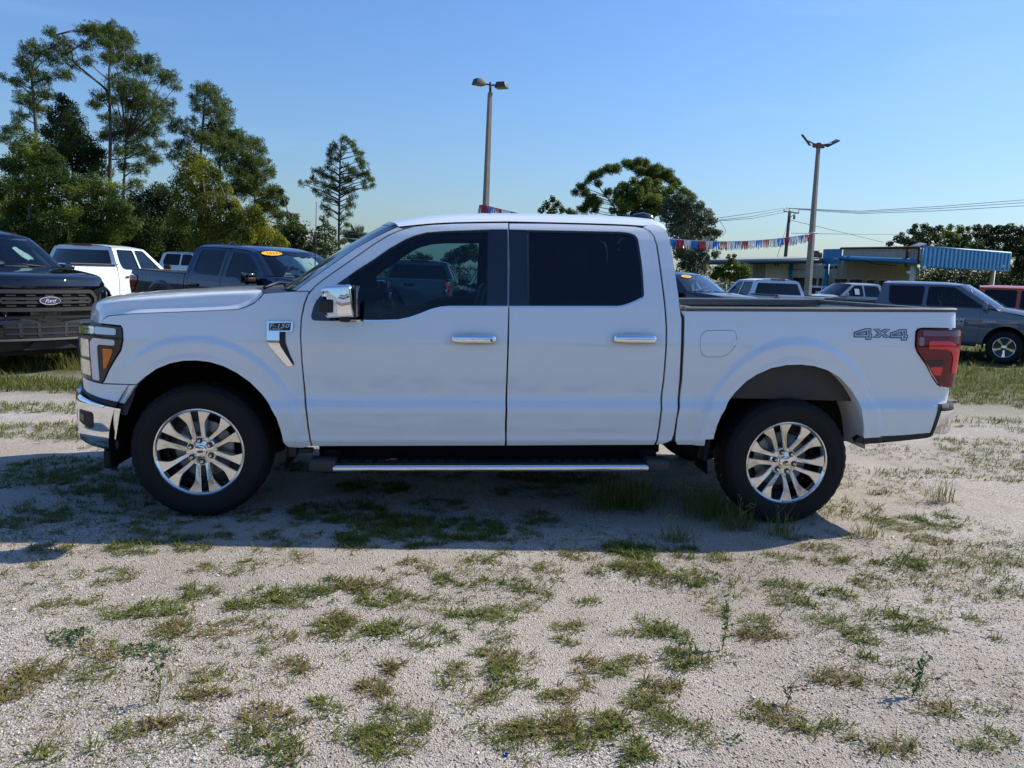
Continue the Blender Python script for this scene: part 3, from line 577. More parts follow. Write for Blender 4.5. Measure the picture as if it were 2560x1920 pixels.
for s in (0, 1):
    for nm, st, kx in (('lettersF150', 'F-150', .28), ('lariat', 'LARIAT', 0.)):
        q = np.array(TR[nm]); xc_, zc_ = q[:, 0].mean(), q[:, 1].mean(); w_, h_ = abs(q[1, 0]-q[0, 0]), abs(q[1, 1]-q[0, 1])
        pl = np.array(TR['vent_black'])[:, 0]; pc = (pl.min()+pl.max())/2
        if s == 1: xc_ = 2*pc-xc_
        y = BODY(np.array([xc_]), np.array([zc_]))[0][1]-.0145
        M_ = frame_of((xc_, y, zc_), (1, 0, .02), (0, 0, 1)) if s == 0 else frame_of((xc_, 2*W2-y, zc_), (-1, 0, .0), (0, 0, 1))
        text_mesh('lettering', st, M_DRL, fenders[s], w_, h_*(1.15 if kx else 1.0), M_, .0012, kx, 1.05, .004)
# --- front end
def frontmap(v, z):
    y = -np.asarray(v, float); yy = np.minimum(y, 2*W2-y); t = np.clip((yy-BODY.bF)/(W2-BODY.bF), 0, 1)
    return np.stack([BODY.XF0-BODY.aF-BODY.bow*(1-(1-t)**2)+.0*z, y, np.asarray(z, float)], -1)
HL = [(-.5863, 1.1632), (-.4375, 1.1567), (-.4278, 1.1411), (-.4229, 1.0761), (-.44, 1.0185), (-.4884, .9551), (-.5359, .8908), (-.5699, .8354), (-.5934, .8105), (-.66, .812), (-.78, .822), (-.93, .84), (-1.10, .86), (-1.13, .9), (-1.13, 1.08), (-1.10, 1.11), (-.93, 1.145), (-.75, 1.162)]
lamps = panel('headlight', HL, LAMP, M_LAMPDK, truck, h=.025, off=.003, rim=.02, gap=.002)
def lampbit(nm, poly, mat, off=.008, r=.012): panel(nm, rounded(poly, r), LAMP, mat, lamps, h=.02, off=off, rim=off, gap=0)
lampbit('upper_light_bar', [(-.92, 1.092), (-.92, 1.128), (-.75, 1.146), (-.63, 1.148), (-.63, 1.104), (-.75, 1.10)], M_CLEAR, .007)
lampbit('running_light', [(-.625, 1.104), (-.625, 1.148), (-.465, 1.143), (-.465, 1.104)], M_DRL, .008)
lampbit('running_light', [(-.672, .826), (-.607, .822), (-.607, 1.030), (-.592, 1.044), (-.472, 1.044), (-.472, 1.076), (-.64, 1.080), (-.672, 1.05)], M_DRL, .009)
lampbit('turn_signal', [(-.560, 1.022), (-.488, 1.020), (-.500, .985), (-.545, .902), (-.566, .900)], M_AMBER, .008, .006)
lampbit('main_beam', [(-.97, .965), (-.97, 1.07), (-.69, 1.068), (-.69, .960)], M_CLEAR, .006)
lampbit('low_beam', [(-.97, .862), (-.97, .945), (-.69, .940), (-.69, .845)], M_CLEAR, .006)
FASC = [(-.352, .812), (-.405, .745), (-.44, .700), (-.6, .712), (-.8, .735), (-.95, .762), (-1.3, .785), (-1.74, .785), (-1.74, .828), (-1.3, .845), (-1.12, .85), (-.95, .834), (-.78, .816), (-.66, .806), (-.585, .802), (-.5, .806)]
panel('lower_fascia', FASC, BODY, M_WHITE, truck, h=.03, sides='join', rim=.03)
panel('bumper_gap', [(-.36, .80), (-.42, .62), (-.9, .64), (-1.77, .66), (-1.77, .82), (-.9, .80)], BODY, M_PLASTIC, truck, h=.05, off=-.02, rim=0, sides='join')
BPOLY = [(-.447, .664), (-.513, .40), (-.62, .385), (-.75, .40), (-.98, .455), (-1.3, .47), (-1.774, .47), (-1.774, .75), (-1.3, .75), (-.98, .737), (-.72, .702), (-.55, .676)]
fb = panel('front_bumper', BPOLY, BUMP, M_CHROME, truck, h=.03, sides='join', rim=.03, gap=0)
panel('bumper_top', [(-.447, .668), (-.72, .706), (-.98, .741), (-1.774, .754), (-1.774, .785), (-.98, .77), (-.72, .735), (-.43, .695)], Wrap(XF0=-.33, aF=.50, bF=.40, bow=.12, fl=0, out=-.02), M_PLASTIC, truck, h=.04, sides='join', rim=.02, gap=0)
panel('fog_lamp_pocket', rounded([(-.81, .634), (-.671, .629), (-.655, .615), (-.663, .537), (-.69, .522), (-.772, .541), (-.83, .556)], .012), BUMP, M_PLASTIC, fb, h=.02, off=.004, rim=.006, gap=0)
panel('fog_lamp', rounded([(-.80, .61), (-.74, .608), (-.745, .56), (-.80, .57)], .01), BUMP, M_LAMPDK, fb, h=.02, off=.007, rim=.004, gap=0)
panel('lower_intake', [(-1.2, .50), (-1.2, .69), (-1.774, .70), (-1.774, .50)], BUMP, M_PLASTIC, fb, h=.05, off=.004, rim=.004, gap=0, sides='join')
for z_, w_ in ((.555, .012), (.64, .012)): panel('intake_bar', [(-1.22, z_-w_), (-1.22, z_+w_), (-1.774, z_+w_), (-1.774, z_-w_)], BUMP, M_GREYPL, fb, h=.2, off=.012, rim=.006, gap=0, sides='join')
for y_ in (.62, .83): panel('intake_post', [(-.33-.81-(y_-.38)+.02, .51), (-.33-.81-(y_-.38)-.02, .51), (-.33-.81-(y_-.38)-.02, .685), (-.33-.81-(y_-.38)+.02, .685)], BUMP, M_GREYPL, fb, h=.2, off=.010, rim=.005, gap=0)
panel('skid_plate', [(-1.0, .462), (-1.0, .487), (-1.774, .492), (-1.774, .466)], BUMP, M_STEEL, fb, h=.2, off=.012, rim=.01, gap=0, sides='join')
panel('valance', [(-.52, .42), (-.56, .30), (-.75, .31), (-1.0, .33), (-1.774, .34), (-1.774, .47), (-1.0, .46), (-.75, .41)], Wrap(XF0=-.33, aF=.46, bF=.42, bow=.10, fl=0, out=-.05), M_PLASTIC, truck, h=.05, sides='join', rim=.02, gap=0)
dam = np.array([[(x, y, z) for z in (.37, .30, .265, .25)] for x, y in ((-.55, .17), (-.60, .17), (-.645, .24), (-.67, .4), (-.68, W2), (-.67, 2*W2-.4), (-.645, 2*W2-.24), (-.60, 2*W2-.17), (-.55, 2*W2-.17))]); dam[:, 3, 0] += .03; grid('air_dam', dam, M_RUBBER, truck)
rbox('air_dam_end', (-.595, .22, .31), (.085, .06, .13), M_RUBBER, truck, r=.028, seg=3); rbox('air_dam_end', (-.595, 2*W2-.22, .31), (.085, .06, .13), M_RUBBER, truck, r=.028, seg=3)
def ysym(p): return [(-y, z) for y, z in p]
GR = rounded([(-y, z) for y, z in [(.33, .93), (.42, .835), (2*W2-.42, .835), (2*W2-.33, .93), (2*W2-.33, 1.03), (2*W2-.42, 1.125), (.42, 1.125), (.33, 1.03)]], .03)
gi = inset(GR, .052); g2 = inset(GR, .105); g3 = inset(GR, .135)
grille = panel('grille', GR, frontmap, M_UNDER, truck, h=.06, off=.0, rim=.03, gap=.003, sides=(0,))[0]
panel('grille_frame', GR, frontmap, M_GREYPL, [grille], h=.06, off=.022, rim=.02, gap=.003, sides=(0,), holes=[gi])
panel('grille_inner_ring', g2, frontmap, M_GREYPL, [grille], h=.06, off=.02, rim=.018, gap=0, sides=(0,), holes=[g3])
for zz in (1.047, .98, .913):
    for k in range(5):
        yk = W2+(k-2)*.225
        if abs(zz-.98) < .01 and k == 2: continue
        panel('grille_bar', rounded([(-(yk-.055), zz-.009), (-(yk+.055), zz-.009), (-(yk+.055), zz+.009), (-(yk-.055), zz+.009)], .004), frontmap, M_GREYPL, [grille], h=.08, off=.012, rim=.01, gap=0, sides=(0,))
ov = [(-W2+.135*math.cos(a), .98+.055*math.sin(a)) for a in np.linspace(0, 2*math.pi, 40, endpoint=False)]
ov2 = [(-W2+.122*math.cos(a), .98+.045*math.sin(a)) for a in np.linspace(0, 2*math.pi, 40, endpoint=False)]
panel('emblem_bezel', ov, frontmap, M_CHROME, [grille], h=.04, off=.032, rim=.02, gap=0, sides=(0,)); panel('emblem', ov2, frontmap, M_BADGEB, [grille], h=.04, off=.036, rim=.006, gap=0, sides=(0,))
text_mesh('lettering', 'Ford', M_DRL, grille, .15, .05, frame_of((frontmap(-W2, .98)[0]-.0375, W2, .98), (0, -1, 0), (0, 0, 1)), .002, .45, .85)
# --- hood
hc = np.array(TR['hood_cut']); us = np.interp(np.linspace(0, 1, 46), np.linspace(0, 1, len(hc)), hc[:, 0]); zs = np.interp(np.linspace(0, 1, 46), np.linspace(0, 1, len(hc)), hc[:, 1])
NB = BODY(us+.001, zs-.0055); NB[:, 1] += .002
tt = np.concatenate([np.linspace(0, .08, 26), np.linspace(.09, .5, 14)[0:], np.linspace(.55, 1, 8)])
pt = np.interp(tt, [0, .026, .032, .040, .052, .078, .20, 1], [0, .27, .36, .70, .87, .94, .99, 1.05]); kk = np.array([.1, .2, .4, .2, .1]); pt2 = np.convolve(np.pad(pt, 2, mode='edge'), kk, 'valid'); pt2[0] = 0; pt2[-1] = pt[-1]
ss = np.concatenate([[0], np.cumsum(np.linalg.norm(np.diff(NB, axis=0), axis=1))]); sN = ss/ss[-1]
Hs = np.maximum(np.interp(NB[:, 0], [-.643, -.553, -.408, -.237, -.065, .108, .255, .38], [1.268, 1.294, 1.320, 1.343, 1.361, 1.379, 1.390, 1.397])-NB[:, 2], .006)*(1-np.exp(-ss/.045))
bow = np.interp(sN, [0, .15, .6, 1], [.33, .30, .22, .20])
half = np.stack([np.stack([NB[:, 0]-bow*(1-(1-t)**2.2), NB[:, 1]+(W2-NB[:, 1])*t, NB[:, 2]+Hs*p_-.016*(1-np.exp(-((1-sN)*9)))*0], 1) for t, p_ in zip(tt, pt2)], 1)
oth = half[:, ::-1][:, 1:].copy(); oth[:, :, 1] = 2*W2-oth[:, :, 1]
hood = grid('hood', np.concatenate([half, oth], 1), M_WHITE, truck)
hp = np.concatenate([half[-1], oth[-1]], 0); hp2 = hp.copy(); hp2[:, 0] += .012; hp2[:, 2] -= .014
grid('hood_rear_edge', np.stack([hp, hp2]), M_PLASTIC, hood)
nose = np.concatenate([half[0], oth[0]], 0); n2 = nose.copy(); n2[:, 2] -= .05; n2[:, 0] += .012; grid('hood_front_edge', np.stack([n2, nose]), M_WHITE, hood)
rbox('engine_bay', (-.1, W2, .86), (1.0, 1.2, .5), M_UNDER, truck, r=.05)
# --- windshield, cowl, roof
ap = np.array(TR['a_pillar'])[1:7]; sq = np.linspace(0, 1, 22); dst = np.concatenate([[0], np.cumsum(np.linalg.norm(np.diff(ap, axis=0), axis=1))]); dst /= dst[-1]
au, az = np.interp(sq, dst, ap[:, 0]), np.interp(sq, dst, ap[:, 1]); WB_ = BODY(au, az); WB_[:, 1] += .004
t2 = np.linspace(0, 1, 25); wbow = np.interp(sq, [0, 1], [.215, .12])
wsP = np.stack([np.stack([WB_[:, 0]-wbow*(1-(1-t if t <= .5 else t)**2.2 * 0)*0 - wbow*(1-abs(1-2*t)**2.2), WB_[:, 1]+(2*W2-2*WB_[:, 1])*t, WB_[:, 2]+.008*(1-abs(1-2*t)**2)], 1) for t in t2], 1)
cwA = hp2.copy(); m_ = len(cwA); ti = np.linspace(0, 1, m_); ty = (cwA[:, 1]-WB_[0, 1])/(2*W2-2*WB_[0, 1]); wx = WB_[0, 0]-.215*(1-np.abs(1-2*np.clip(ty, 0, 1))**2.2)
cwB = np.stack([np.maximum(wx+.03, cwA[:, 0]+.02), cwA[:, 1], np.full(m_, WB_[0, 2]-.004)], 1); cowl = grid('cowl', np.stack([cwA+[0, 0, .006], (cwA+cwB)/2+[0, 0, -.012], cwB]), M_PLASTIC, truck)
for y0, y1 in ((.45, 1.0), (1.1, 1.75)):
    a_, b_ = wsP[2, 8], wsP[3, 14]
    p0 = np.array([.30, y0, 1.402]); p1 = np.array([.36, y1, 1.425]); tube('wiper', [p0, (p0+p1)/2+[.0, 0, .02], p1], [.012, .010, .006], M_PLASTIC, cowl)
re_ = np.array(TR['roof_edge']); re_ = np.concatenate([[(1.160, 1.8125)], re_[2:]]); xs_ = np.concatenate([np.linspace(re_[0, 0]+.004, 2.60, 26), np.linspace(2.63, 2.868, 12)])
rz = np.interp(xs_, re_[:, 0], re_[:, 1]); rz = np.where(xs_ > 2.80, 1.8955-(xs_-2.80)*.55, rz)
ED = BODY(xs_, rz+.002)
sil = np.array([(1.073, 1.829), (1.154, 1.858), (1.259, 1.889), (1.364, 1.910), (1.506, 1.926), (1.719, 1.941), (1.965, 1.950), (2.327, 1.958), (2.547, 1.960), (2.694, 1.957), (2.80, 1.948), (2.87, 1.91)])
zc = np.interp(xs_-.03, sil[:, 0], sil[:, 1])+.010
tr_ = np.concatenate([np.linspace(0, .2, 12), np.linspace(.25, 1, 12)])
rb = np.interp(xs_, [re_[0, 0], 1.35, 2.6, 2.87], [.12, .06, 0, -.02])
half = np.stack([np.stack([ED[:, 0]-rb*(1-(1-t)**2.2), ED[:, 1]+(W2-ED[:, 1])*t, ED[:, 2]+(zc-ED[:, 2])*(1-(1-t)**5.)+.004*np.sin(np.pi*min(1, t*5))], 1) for t in tr_], 1)
oth = half[:, ::-1][:, 1:].copy(); oth[:, :, 1] = 2*W2-oth[:, :, 1]; RF = np.concatenate([half, oth], 1)
roof = grid('roof', RF, M_WHITE, truck)
top_ = RF[0]; od = np.argsort(top_[:, 1]); tp = np.stack([np.interp(wsP[-1, :, 1], top_[od, 1], top_[od, j]) for j in range(3)], 1)
wsP += (tp-wsP[-1])[None]*(sq**2.5)[:, None, None]
ws = grid('windshield', wsP, G_WIND, truck)
bd_ = wsP.copy(); bd_[:, :, 2] += .002; bd_[:, :, 0] -= .002
grid('windshield_border', bd_[:, :2], M_GLOSSBLK, ws); grid('windshield_border', bd_[:, -2:], M_GLOSSBLK, ws); grid('windshield_border', bd_[-2:], M_GLOSSBLK, ws)
RL = RF.copy(); RL[:, :, 2] -= .035; grid('headliner', RL, M_LINER, roof, flip=True)
# cab back wall with its window
cp = np.array(TR['c_pillar']); edge = np.array([(2.872, 1.86), (2.865, 1.80)] + [tuple(q) for q in cp if q[0] > 2.80 and .5 < q[1] < 1.84]); edge = edge[np.argsort(-edge[:, 1])]
zz = np.linspace(1.87, .55, 30); ex = np.interp(-zz, -edge[:, 1], edge[:, 0])
EB = BODY(ex, zz); ty = np.linspace(0, 1, 21)
bw = np.stack([np.stack([EB[:, 0]+.004+.03*(1-abs(1-2*t)**4), EB[:, 1]+.004+(2*W2-2*EB[:, 1]-.008)*t, EB[:, 2]], 1) for t in ty], 1)
bwo = grid('cab_back', bw, M_WHITE, truck, flip=True)
bg2 = bw[3:13, 2:-2].copy(); bg2[:, :, 0] += .006; grid('rear_window', bg2, G_DARK, bwo, flip=True)
bg3 = bw[3:13, 2:-2].copy(); bg3[:, :, 0] += .003; grid('rear_window_border', bg3, M_GLOSSBLK, bwo, flip=True)
rbox('high_brake_light', (2.902, W2, 1.885), (.03, .42, .035), M_DREDL, roof, r=.012)
fin = [(-.105, 0, 0), (-.04, 0, .022), (.02, 0, .03), (.085, 0, .022), (.105, 0, 0)]
FN = np.array([[(x, s*w*(1 if 0 < i < 4 else .3), z if s == 0 else -.012) for s in (-1, -.6, 0, .6, 1)] for i, (x, w_, z) in enumerate(fin) for w in (.035,)])
FN[:, 1, 2] = FN[:, 2, 2]*.75; FN[:, 3, 2] = FN[:, 1, 2]; FN[:, :, 0] *= 1.0; FN[:, :, 2] *= 1.5; FN += np.array([2.86, W2-.05, 1.983]); grid('roof_antenna', FN, M_GLOSSBLK, roof)
tube('whip_antenna', [(.385, 1.86, 1.36), (.392, 1.858, 1.7), (.40, 1.856, 2.07)], [.0055, .004, .003], M_PLASTIC, fenders[1], 6); 
# --- bed: liner, rails, tailgate
x0, x1 = 2.97, 4.745
zt = lambda x: np.interp(x, [2.95, 4.76], [1.358, 1.411])
bedf = rbox('bed_floor', (3.85, W2, .83), (1.75, 1.75, .05), M_GREYPL, truck, r=.005)
for s in (0, 1):
    yy = .10 if s == 0 else 2*W2-.10
    rbox('bed_inner_wall', (3.85, yy, 1.085), (1.76, .03, .55), M_GREYPL, truck, r=.005)
    sg = 1 if s == 0 else -1; xx = np.linspace(2.965, 4.752, 24)
    sec = [(-.002, .000), (-.006, .012), (-.002, .021), (.012, .026), (.055, .027), (.085, .024), (.094, .014), (.094, -.03)]
    R_ = np.array([[(x, (BODY(np.array([x]), np.array([zt(x)]))[0][1] if s == 0 else 2*W2-BODY(np.array([x]), np.array([zt(x)]))[0][1])+sg*d, zt(x)+e) for d, e in sec] for x in xx])
    rl = grid('bed_rail_cap', R_, M_RAIL, truck, flip=(s == 1))
    for xe in (0, -1): mesh('rail_end', R_[xe], [tuple(range(8))], M_RAIL, rl, smooth=False)
rbox('bed_front_wall', (2.975, W2, 1.10), (.03, 1.86, .52), M_WHITE, truck, r=.006); rbox('bed_front_cap', (2.985, W2, 1.374), (.06, 1.84, .03), M_RAIL, truck, r=.008)
tg = rbox('tailgate', (4.748, W2, 1.10), (.055, 1.80, .58), M_WHITE, truck, r=.012); rbox('tailgate_cap', (4.742, W2, 1.412), (.075, 1.84, .030), M_RAIL, tg, r=.010)
rbox('tailgate_handle', (4.778, W2, 1.25), (.02, .30, .09), M_GLOSSBLK, tg, r=.008); text_mesh('lettering', 'F-150', M_DECALG, tg, .75, .13, frame_of((4.777, W2, 1.06), (0, 1, 0), (0, 0, 1)), .002, .2)
# --- tail lamps
tails = panel('tail_light', [(4.4727, 1.2785), (4.4909, 1.2937), (4.80, 1.300), (4.855, 1.29), (4.855, .96), (4.84, .935), (4.7393, .929), (4.6886, .9283), (4.6524, .952), (4.611, .9958), (4.5583, 1.0713), (4.4822, 1.1544), (4.4659, 1.1885)], LAMP, M_DREDL, truck, h=.025, off=.008, rim=.02, gap=0)
def tailbit(nm, poly, mat, off): panel(nm, rounded(poly, .012), LAMP, mat, tails, h=.02, off=off, rim=off-.006, gap=0)
tailbit('top_lens', [(4.50, 1.252), (4.50, 1.286), (4.80, 1.292), (4.80, 1.258)], pm('upper_red_lens', (.16, .006, .014), rough=.06, coat=1), .014)
tailbit('light_guide', [(4.545, 1.175), (4.545, 1.222), (4.69, 1.226), (4.735, 1.20), (4.775, 1.15), (4.78, 1.02), (4.725, 1.02), (4.722, 1.12), (4.70, 1.16), (4.67, 1.172)], M_REDL, .014)
tailbit('reflector', [(4.575, 1.055), (4.66, 1.060), (4.66, 1.005), (4.615, 1.005)], M_REDL, .010)
tailbit('reverse_lamp', [(4.545, 1.10), (4.66, 1.104), (4.66, 1.068), (4.57, 1.064)], M_LAMPDK, .011)
tailbit('side_marker', [(4.48, 1.19), (4.48, 1.245), (4.515, 1.245), (4.515, 1.19)], pm('marker_lens', (.22, .10, .09), rough=.1, coat=1), .011)
tailbit('lower_lens', [(4.625, .985), (4.655, .985), (4.655, .955), (4.645, .955)], M_LAMPDK, .010)
# --- rear bumper, trims, flaps
RBW = Wrap(XR0=4.655, aR=.165, bR=.10, fl=0, out=.006)
rbm = panel('rear_bumper', [(4.683, .772), (4.656, .61), (4.74, .612), (4.85, .63), (4.90, .66), (5.8, .66), (5.8, .775), (4.90, .782)], RBW, M_CHROME, truck, h=.03, sides='join', rim=.03, gap=0)
panel('bumper_step_pad', [(4.686, .776), (4.90, .786), (5.8, .779), (5.8, .82), (4.90, .822), (4.69, .818)], RBW, M_GREYPL, rbm, h=.04, sides='join', rim=.04, gap=0, off=.001)
rbox('bumper_top', (4.80, W2, .815), (.16, 1.75, .012), M_GREYPL, rbm, r=.004)
panel('bumper_edge_trim', [(4.654, .606), (4.640, .61), (4.668, .818), (4.684, .818)], RBW, M_GREYPL, truck, h=.04, off=.001, rim=.02, gap=0)
panel('rocker_trim', [(4.175, .582), (4.172, .545), (4.40, .560), (4.62, .590), (4.652, .60), (4.640, .624), (4.45, .603)], BODY, M_PLASTIC, truck, h=.04, off=.002, rim=.03, gap=0)
panel('wheel_well_trim', [(4.12, .552), (4.172, .552), (4.176, .59), (4.15, .60), (4.12, .575)], BODY, M_PLASTIC, truck, h=.04, off=-.002, rim=.05, gap=0)
for s in (0, 1):
    yy = .10 if s == 0 else 2*W2-.10
    rbox('mud_flap', (3.165, yy, .485), (.035, .12, .17), M_RUBBER, truck, r=.012, rot=(0, .12, 0)); rbox('front_flap', (.545, yy, .42), (.07, .12, .08), M_PLASTIC, truck, r=.012)
    rbox('rocker_panel', (1.78, .15 if s == 0 else 2*W2-.15, .425), (2.16, .03, .11), M_UNDER, truck, r=.005, rot=(0, -RAKE, 0)); rbox('sill_bracket', (.60, yy+ (.0 if s == 0 else 0), .415), (.14, .05, .03), M_PLASTIC, truck, r=.006)
# --- wheel wells
def well(nm, cx, rx, rz, y0, y1, a0, a1, mat, s, n=40):
    a = np.linspace(a0, a1, n); P_ = np.stack([np.stack([cx+rx*np.cos(a), np.full(n, y), .44+rz*np.sin(a)], 1) for y in np.linspace(y0, y1, 5)], 1)
    if s: P_[:, :, 1] = 2*W2-P_[:, :, 1]
    return grid(nm, P_, mat, truck, flip=(s == 1))
for s in (0, 1):
    well('wheel_liner', 0.0, .525, .565, .02, .50, -.25, math.pi+.25, M_UNDER, s)
    well('wheelhouse', 3.693, .525, .64, .035, .32, .10, 2.5, M_WELL, s); well('wheelhouse', 3.693, .525, .64, .035, .30, 2.5, math.pi+.2, M_UNDER, s)
    yy = .315 if s == 0 else 2*W2-.315
    rbox('wheelhouse_wall', (3.75, yy, 1.03), (.80, .012, .26), M_WELL, truck, r=.004); 
    rbox('wheelhouse_rib', (3.67, yy-(.012 if s == 0 else -.012), 1.02), (.05, .02, .20), M_WELL, truck, r=.008)
    for xb in (3.55, 3.78, 4.08): 
        v_, f_ = lathe_data([(.010, 0), (.010, -.004), (.0005, -.004)], 10, c=(xb, (yy-.008 if s == 0 else yy+.008), .915)); mesh('well_bolt', v_, f_, M_UNDER, truck)
    rbox('well_inner', (0, .52 if s == 0 else 2*W2-.52, .75), (1.1, .02, .55), M_UNDER, truck, r=0)
# --- chassis
for yy in (.56, 2*W2-.56): rbox('frame_rail', (2.0, yy, .54), (5.2, .09, .17), M_UNDER, truck, r=.01)
rbox('cab_floor', (1.72, W2, .53), (2.4, 1.75, .06), M_UNDER, truck, r=.01); rbox('bed_underside', (3.8, W2, .70), (1.6, 1.1, .25), M_UNDER, truck, r=.02); rbox('sill_underside', (1.75, W2, .47), (2.25, 1.78, .07), M_UNDER, truck, r=.01); rbox('gearbox', (1.0, W2, .46), (1.5, .4, .26), M_UNDER, truck, r=.06); rbox('fuel_tank', (2.3, .40, .48), (1.1, .30, .24), M_UNDER, truck, r=.05)
tube('rear_axle', [(3.693, .25, .405), (3.693, W2-.2, .405), (3.693, W2, .405), (3.693, W2+.2, .405), (3.693, 2*W2-.25, .405)], [.045, .055, .14, .055, .045], M_UNDER, truck, 12)
tube('front_axle', [(0, .25, .40), (0, W2, .42), (0, 2*W2-.25, .40)], [.05, .08, .05], M_UNDER, truck, 10); tube('drive_shaft', [(1.6, W2, .45), (3.55, W2, .42)], .045, M_UNDER, truck, 10)
tube('exhaust', [(1.8, 1.5, .42), (2.6, 1.5, .42), (3.3, 1.5, .52), (4.0, 1.45, .56), (4.7, 1.7, .5)], [.04, .09, .04, .035, .035], M_STEEL, truck, 10)
for s in (0, 1):
    yy = .45 if s == 0 else 2*W2-.45
    tube('leaf_spring', [(3.05, yy, .50), (3.4, yy, .40), (3.69, yy, .37), (4.0, yy, .42), (4.40, yy, .56)], .03, M_UNDER, truck, 6); tube('shock_absorber', [(3.78, yy+.05, .40), (3.98, yy+.05, .80)], [.022, .032], M_GREYPL, truck, 8)
v_, f_ = lathe_data([(.20, 0), (.37, .0), (.39, .06), (.37, .12), (.2, .12)], 28); v_ = v_[:, [0, 2, 1]]+np.array([4.25, W2, .46]); mesh('spare_tyre', v_, f_, M_RUBBER, truck)
# --- running boards
for s in (0, 1):
    ym = lambda y: y if s == 0 else 2*W2-y
    b = np.array(TR['board']); L0 = (b[0]+b[3])/2; L1 = (b[1]+b[2])/2; hh = .0205
    ang = np.linspace(-math.pi/2, math.pi/2, 9); sec = [(-.060-.018*math.cos(t)+.018, hh*math.sin(t)) for t in ang]
    sec = [(.10, -hh), (-.035, -hh)] + [(-.050-.014*math.cos(t), hh*math.sin(t)) for t in ang] + [(-.035, hh)]
    P_ = np.array([[(u, ym(d), z+e) for d, e in sec] for u, z in (L0, L1)]); bar = grid('running_board', P_, M_CHROME, truck, flip=(s == 0))
    top = np.array([[(u, ym(d), z+e) for d, e in ((-.040, hh+.001), (-.030, hh+.008), (.10, hh+.010), (.11, hh-.02))] for u, z in (L0, L1)]); stp = grid('step_pad', top, M_PLASTIC, bar, flip=(s == 1), smooth=False)
    for k in range(26):
        if 10 < k < 16: continue
        u = L0[0]+.06+k*(L1[0]-L0[0]-.12)/25; z = np.interp(u, [L0[0], L1[0]], [L0[1], L1[1]])+hh+.011
        rbox('tread_block', (u, ym(.03), z), (.045, .075, .008), M_RUBBER, bar, r=.003, seg=1)
    for (u, z), w, dd in ((L0, .16, -1), (L1, .15, 1)):
        rbox('board_end_cap', (u+dd*w*.42, ym(.012), z+.014), (w, .15, .075), M_GREYPL, bar, r=.018, seg=3)
        rbox('board_bracket', (u+dd*.02, ym(.2), z+.07), (.10, .30, .05), M_UNDER, bar, r=.01)
# --- mirrors
for s in (0, 1):
    ym = lambda y: y if s == 0 else 2*W2-y
    par = doors_f[s]; mq = np.array(TR['mirror']); mx0, mx1, mz0, mz1 = mq[:, 0].min(), mq[:, 0].max(), mq[:, 1].min(), mq[:, 1].max()
    cap = inset(mq, 0); nP = len(cap); dd = [(.0, .012, -.205), (0, .003, -.215), (.0, .0, -.19), (.0, -.004, -.10), (0, .0, -.055)]
    dd = [(-.216, .020), (-.214, .010), (-.205, .003), (-.19, 0), (-.10, -.004), (-.06, .002)]
    V_, F_ = [], []
    for yv, ins in dd:
        q = inset(cap, ins); V_ += [(a, ym(yv), b) for a, b in q]
    for k in range(len(dd)-1):
        for i in range(nP): j = (i+1) % nP; F_.append((k*nP+i, (k+1)*nP+i, (k+1)*nP+j, k*nP+j))
    F_.append(tuple(range(nP))); F_.append(tuple((len(dd)-1)*nP+i for i in range(nP))[::-1])
    if s: F_ = [f[::-1] for f in F_]
    bm = bmesh.new(); vs_ = [bm.verts.new(v) for v in V_]; [bm.faces.new([vs_[i] for i in f]) for f in F_]; bmesh.ops.triangulate(bm, faces=[f for f in bm.faces if len(f.verts) > 4])
    mir = bm_obj('mirror', bm, M_CHROME, par, smooth=True)
    cx, cz = (mx0+mx1)/2, (mz0+mz1)/2
    rbox('mirror_insert', (.792, ym(-.142), 1.3287), (.086, .168, .078), M_PLASTIC, par, r=.012); rbox('mirror_glass_rim', (mx1-.002, ym(-.135), cz), (.016, .165, mz1-mz0-.012), M_PLASTIC, par, r=.007); rbox('mirror_glass', (mx1+.0065, ym(-.135), cz), (.004, .145, mz1-mz0-.035), pm('mirror_silver', (.85, .87, .88), rough=.01, metal=1, var=.01), par, r=.001)
    tube('mirror_arm', [(cx-.02, ym(.03), cz-.06), (cx-.03, ym(-.05), cz-.03), (cx-.02, ym(-.12), cz-.02)], [.045, .038, .035], M_PLASTIC, par, 10); rbox('mirror_camera', (cx+.03, ym(-.14), mz0-.010), (.06, .05, .03), M_PLASTIC, par, r=.010)
# --- cabin
dash = np.array([[(x, y, z) for x, z in ((.58, 1.30), (.70, 1.365), (.88, 1.372), (1.0, 1.34), (1.06, 1.25), (1.02, 1.10), (.95, .90), (.92, .60))] for y in np.linspace(.16, 2*W2-.16, 9)]); grid('dashboard', dash, M_TRIM, truck)
rbox('instrument_hood', (.98, .56, 1.385), (.20, .40, .07), M_TRIM, truck, r=.03); rbox('centre_screen', (1.055, 1.0, 1.28), (.03, .32, .20), M_GLOSSBLK, truck, r=.008)
n = 36; a = np.linspace(0, 2*np.pi, n, endpoint=False); ring_ = np.stack([.19*np.cos(a)*0, .19*np.cos(a), .19*np.sin(a)], 1); tl = math.radians(24); ring_ = np.stack([ring_[:, 2]*math.sin(tl), ring_[:, 1], ring_[:, 2]*math.cos(tl)], 1)*np.array([-1, 1, 1])+np.array([1.20, .56, 1.24])
P_ = []
for i in range(n):
    t_ = ring_[(i+1) % n]-ring_[i-1]; t_ /= np.linalg.norm(t_); c_ = ring_[i]-np.array([1.20, .56, 1.24]); c_ /= np.linalg.norm(c_); b_ = np.cross(t_, c_)
    P_.append([ring_[i]+.017*(math.cos(q)*c_+math.sin(q)*b_) for q in np.linspace(0, 2*np.pi, 8, endpoint=False)])
P_ = np.array(P_); P_ = np.concatenate([P_, P_[:1]]); sw = grid('steering_wheel', P_, M_TRIM, truck, closed=True)
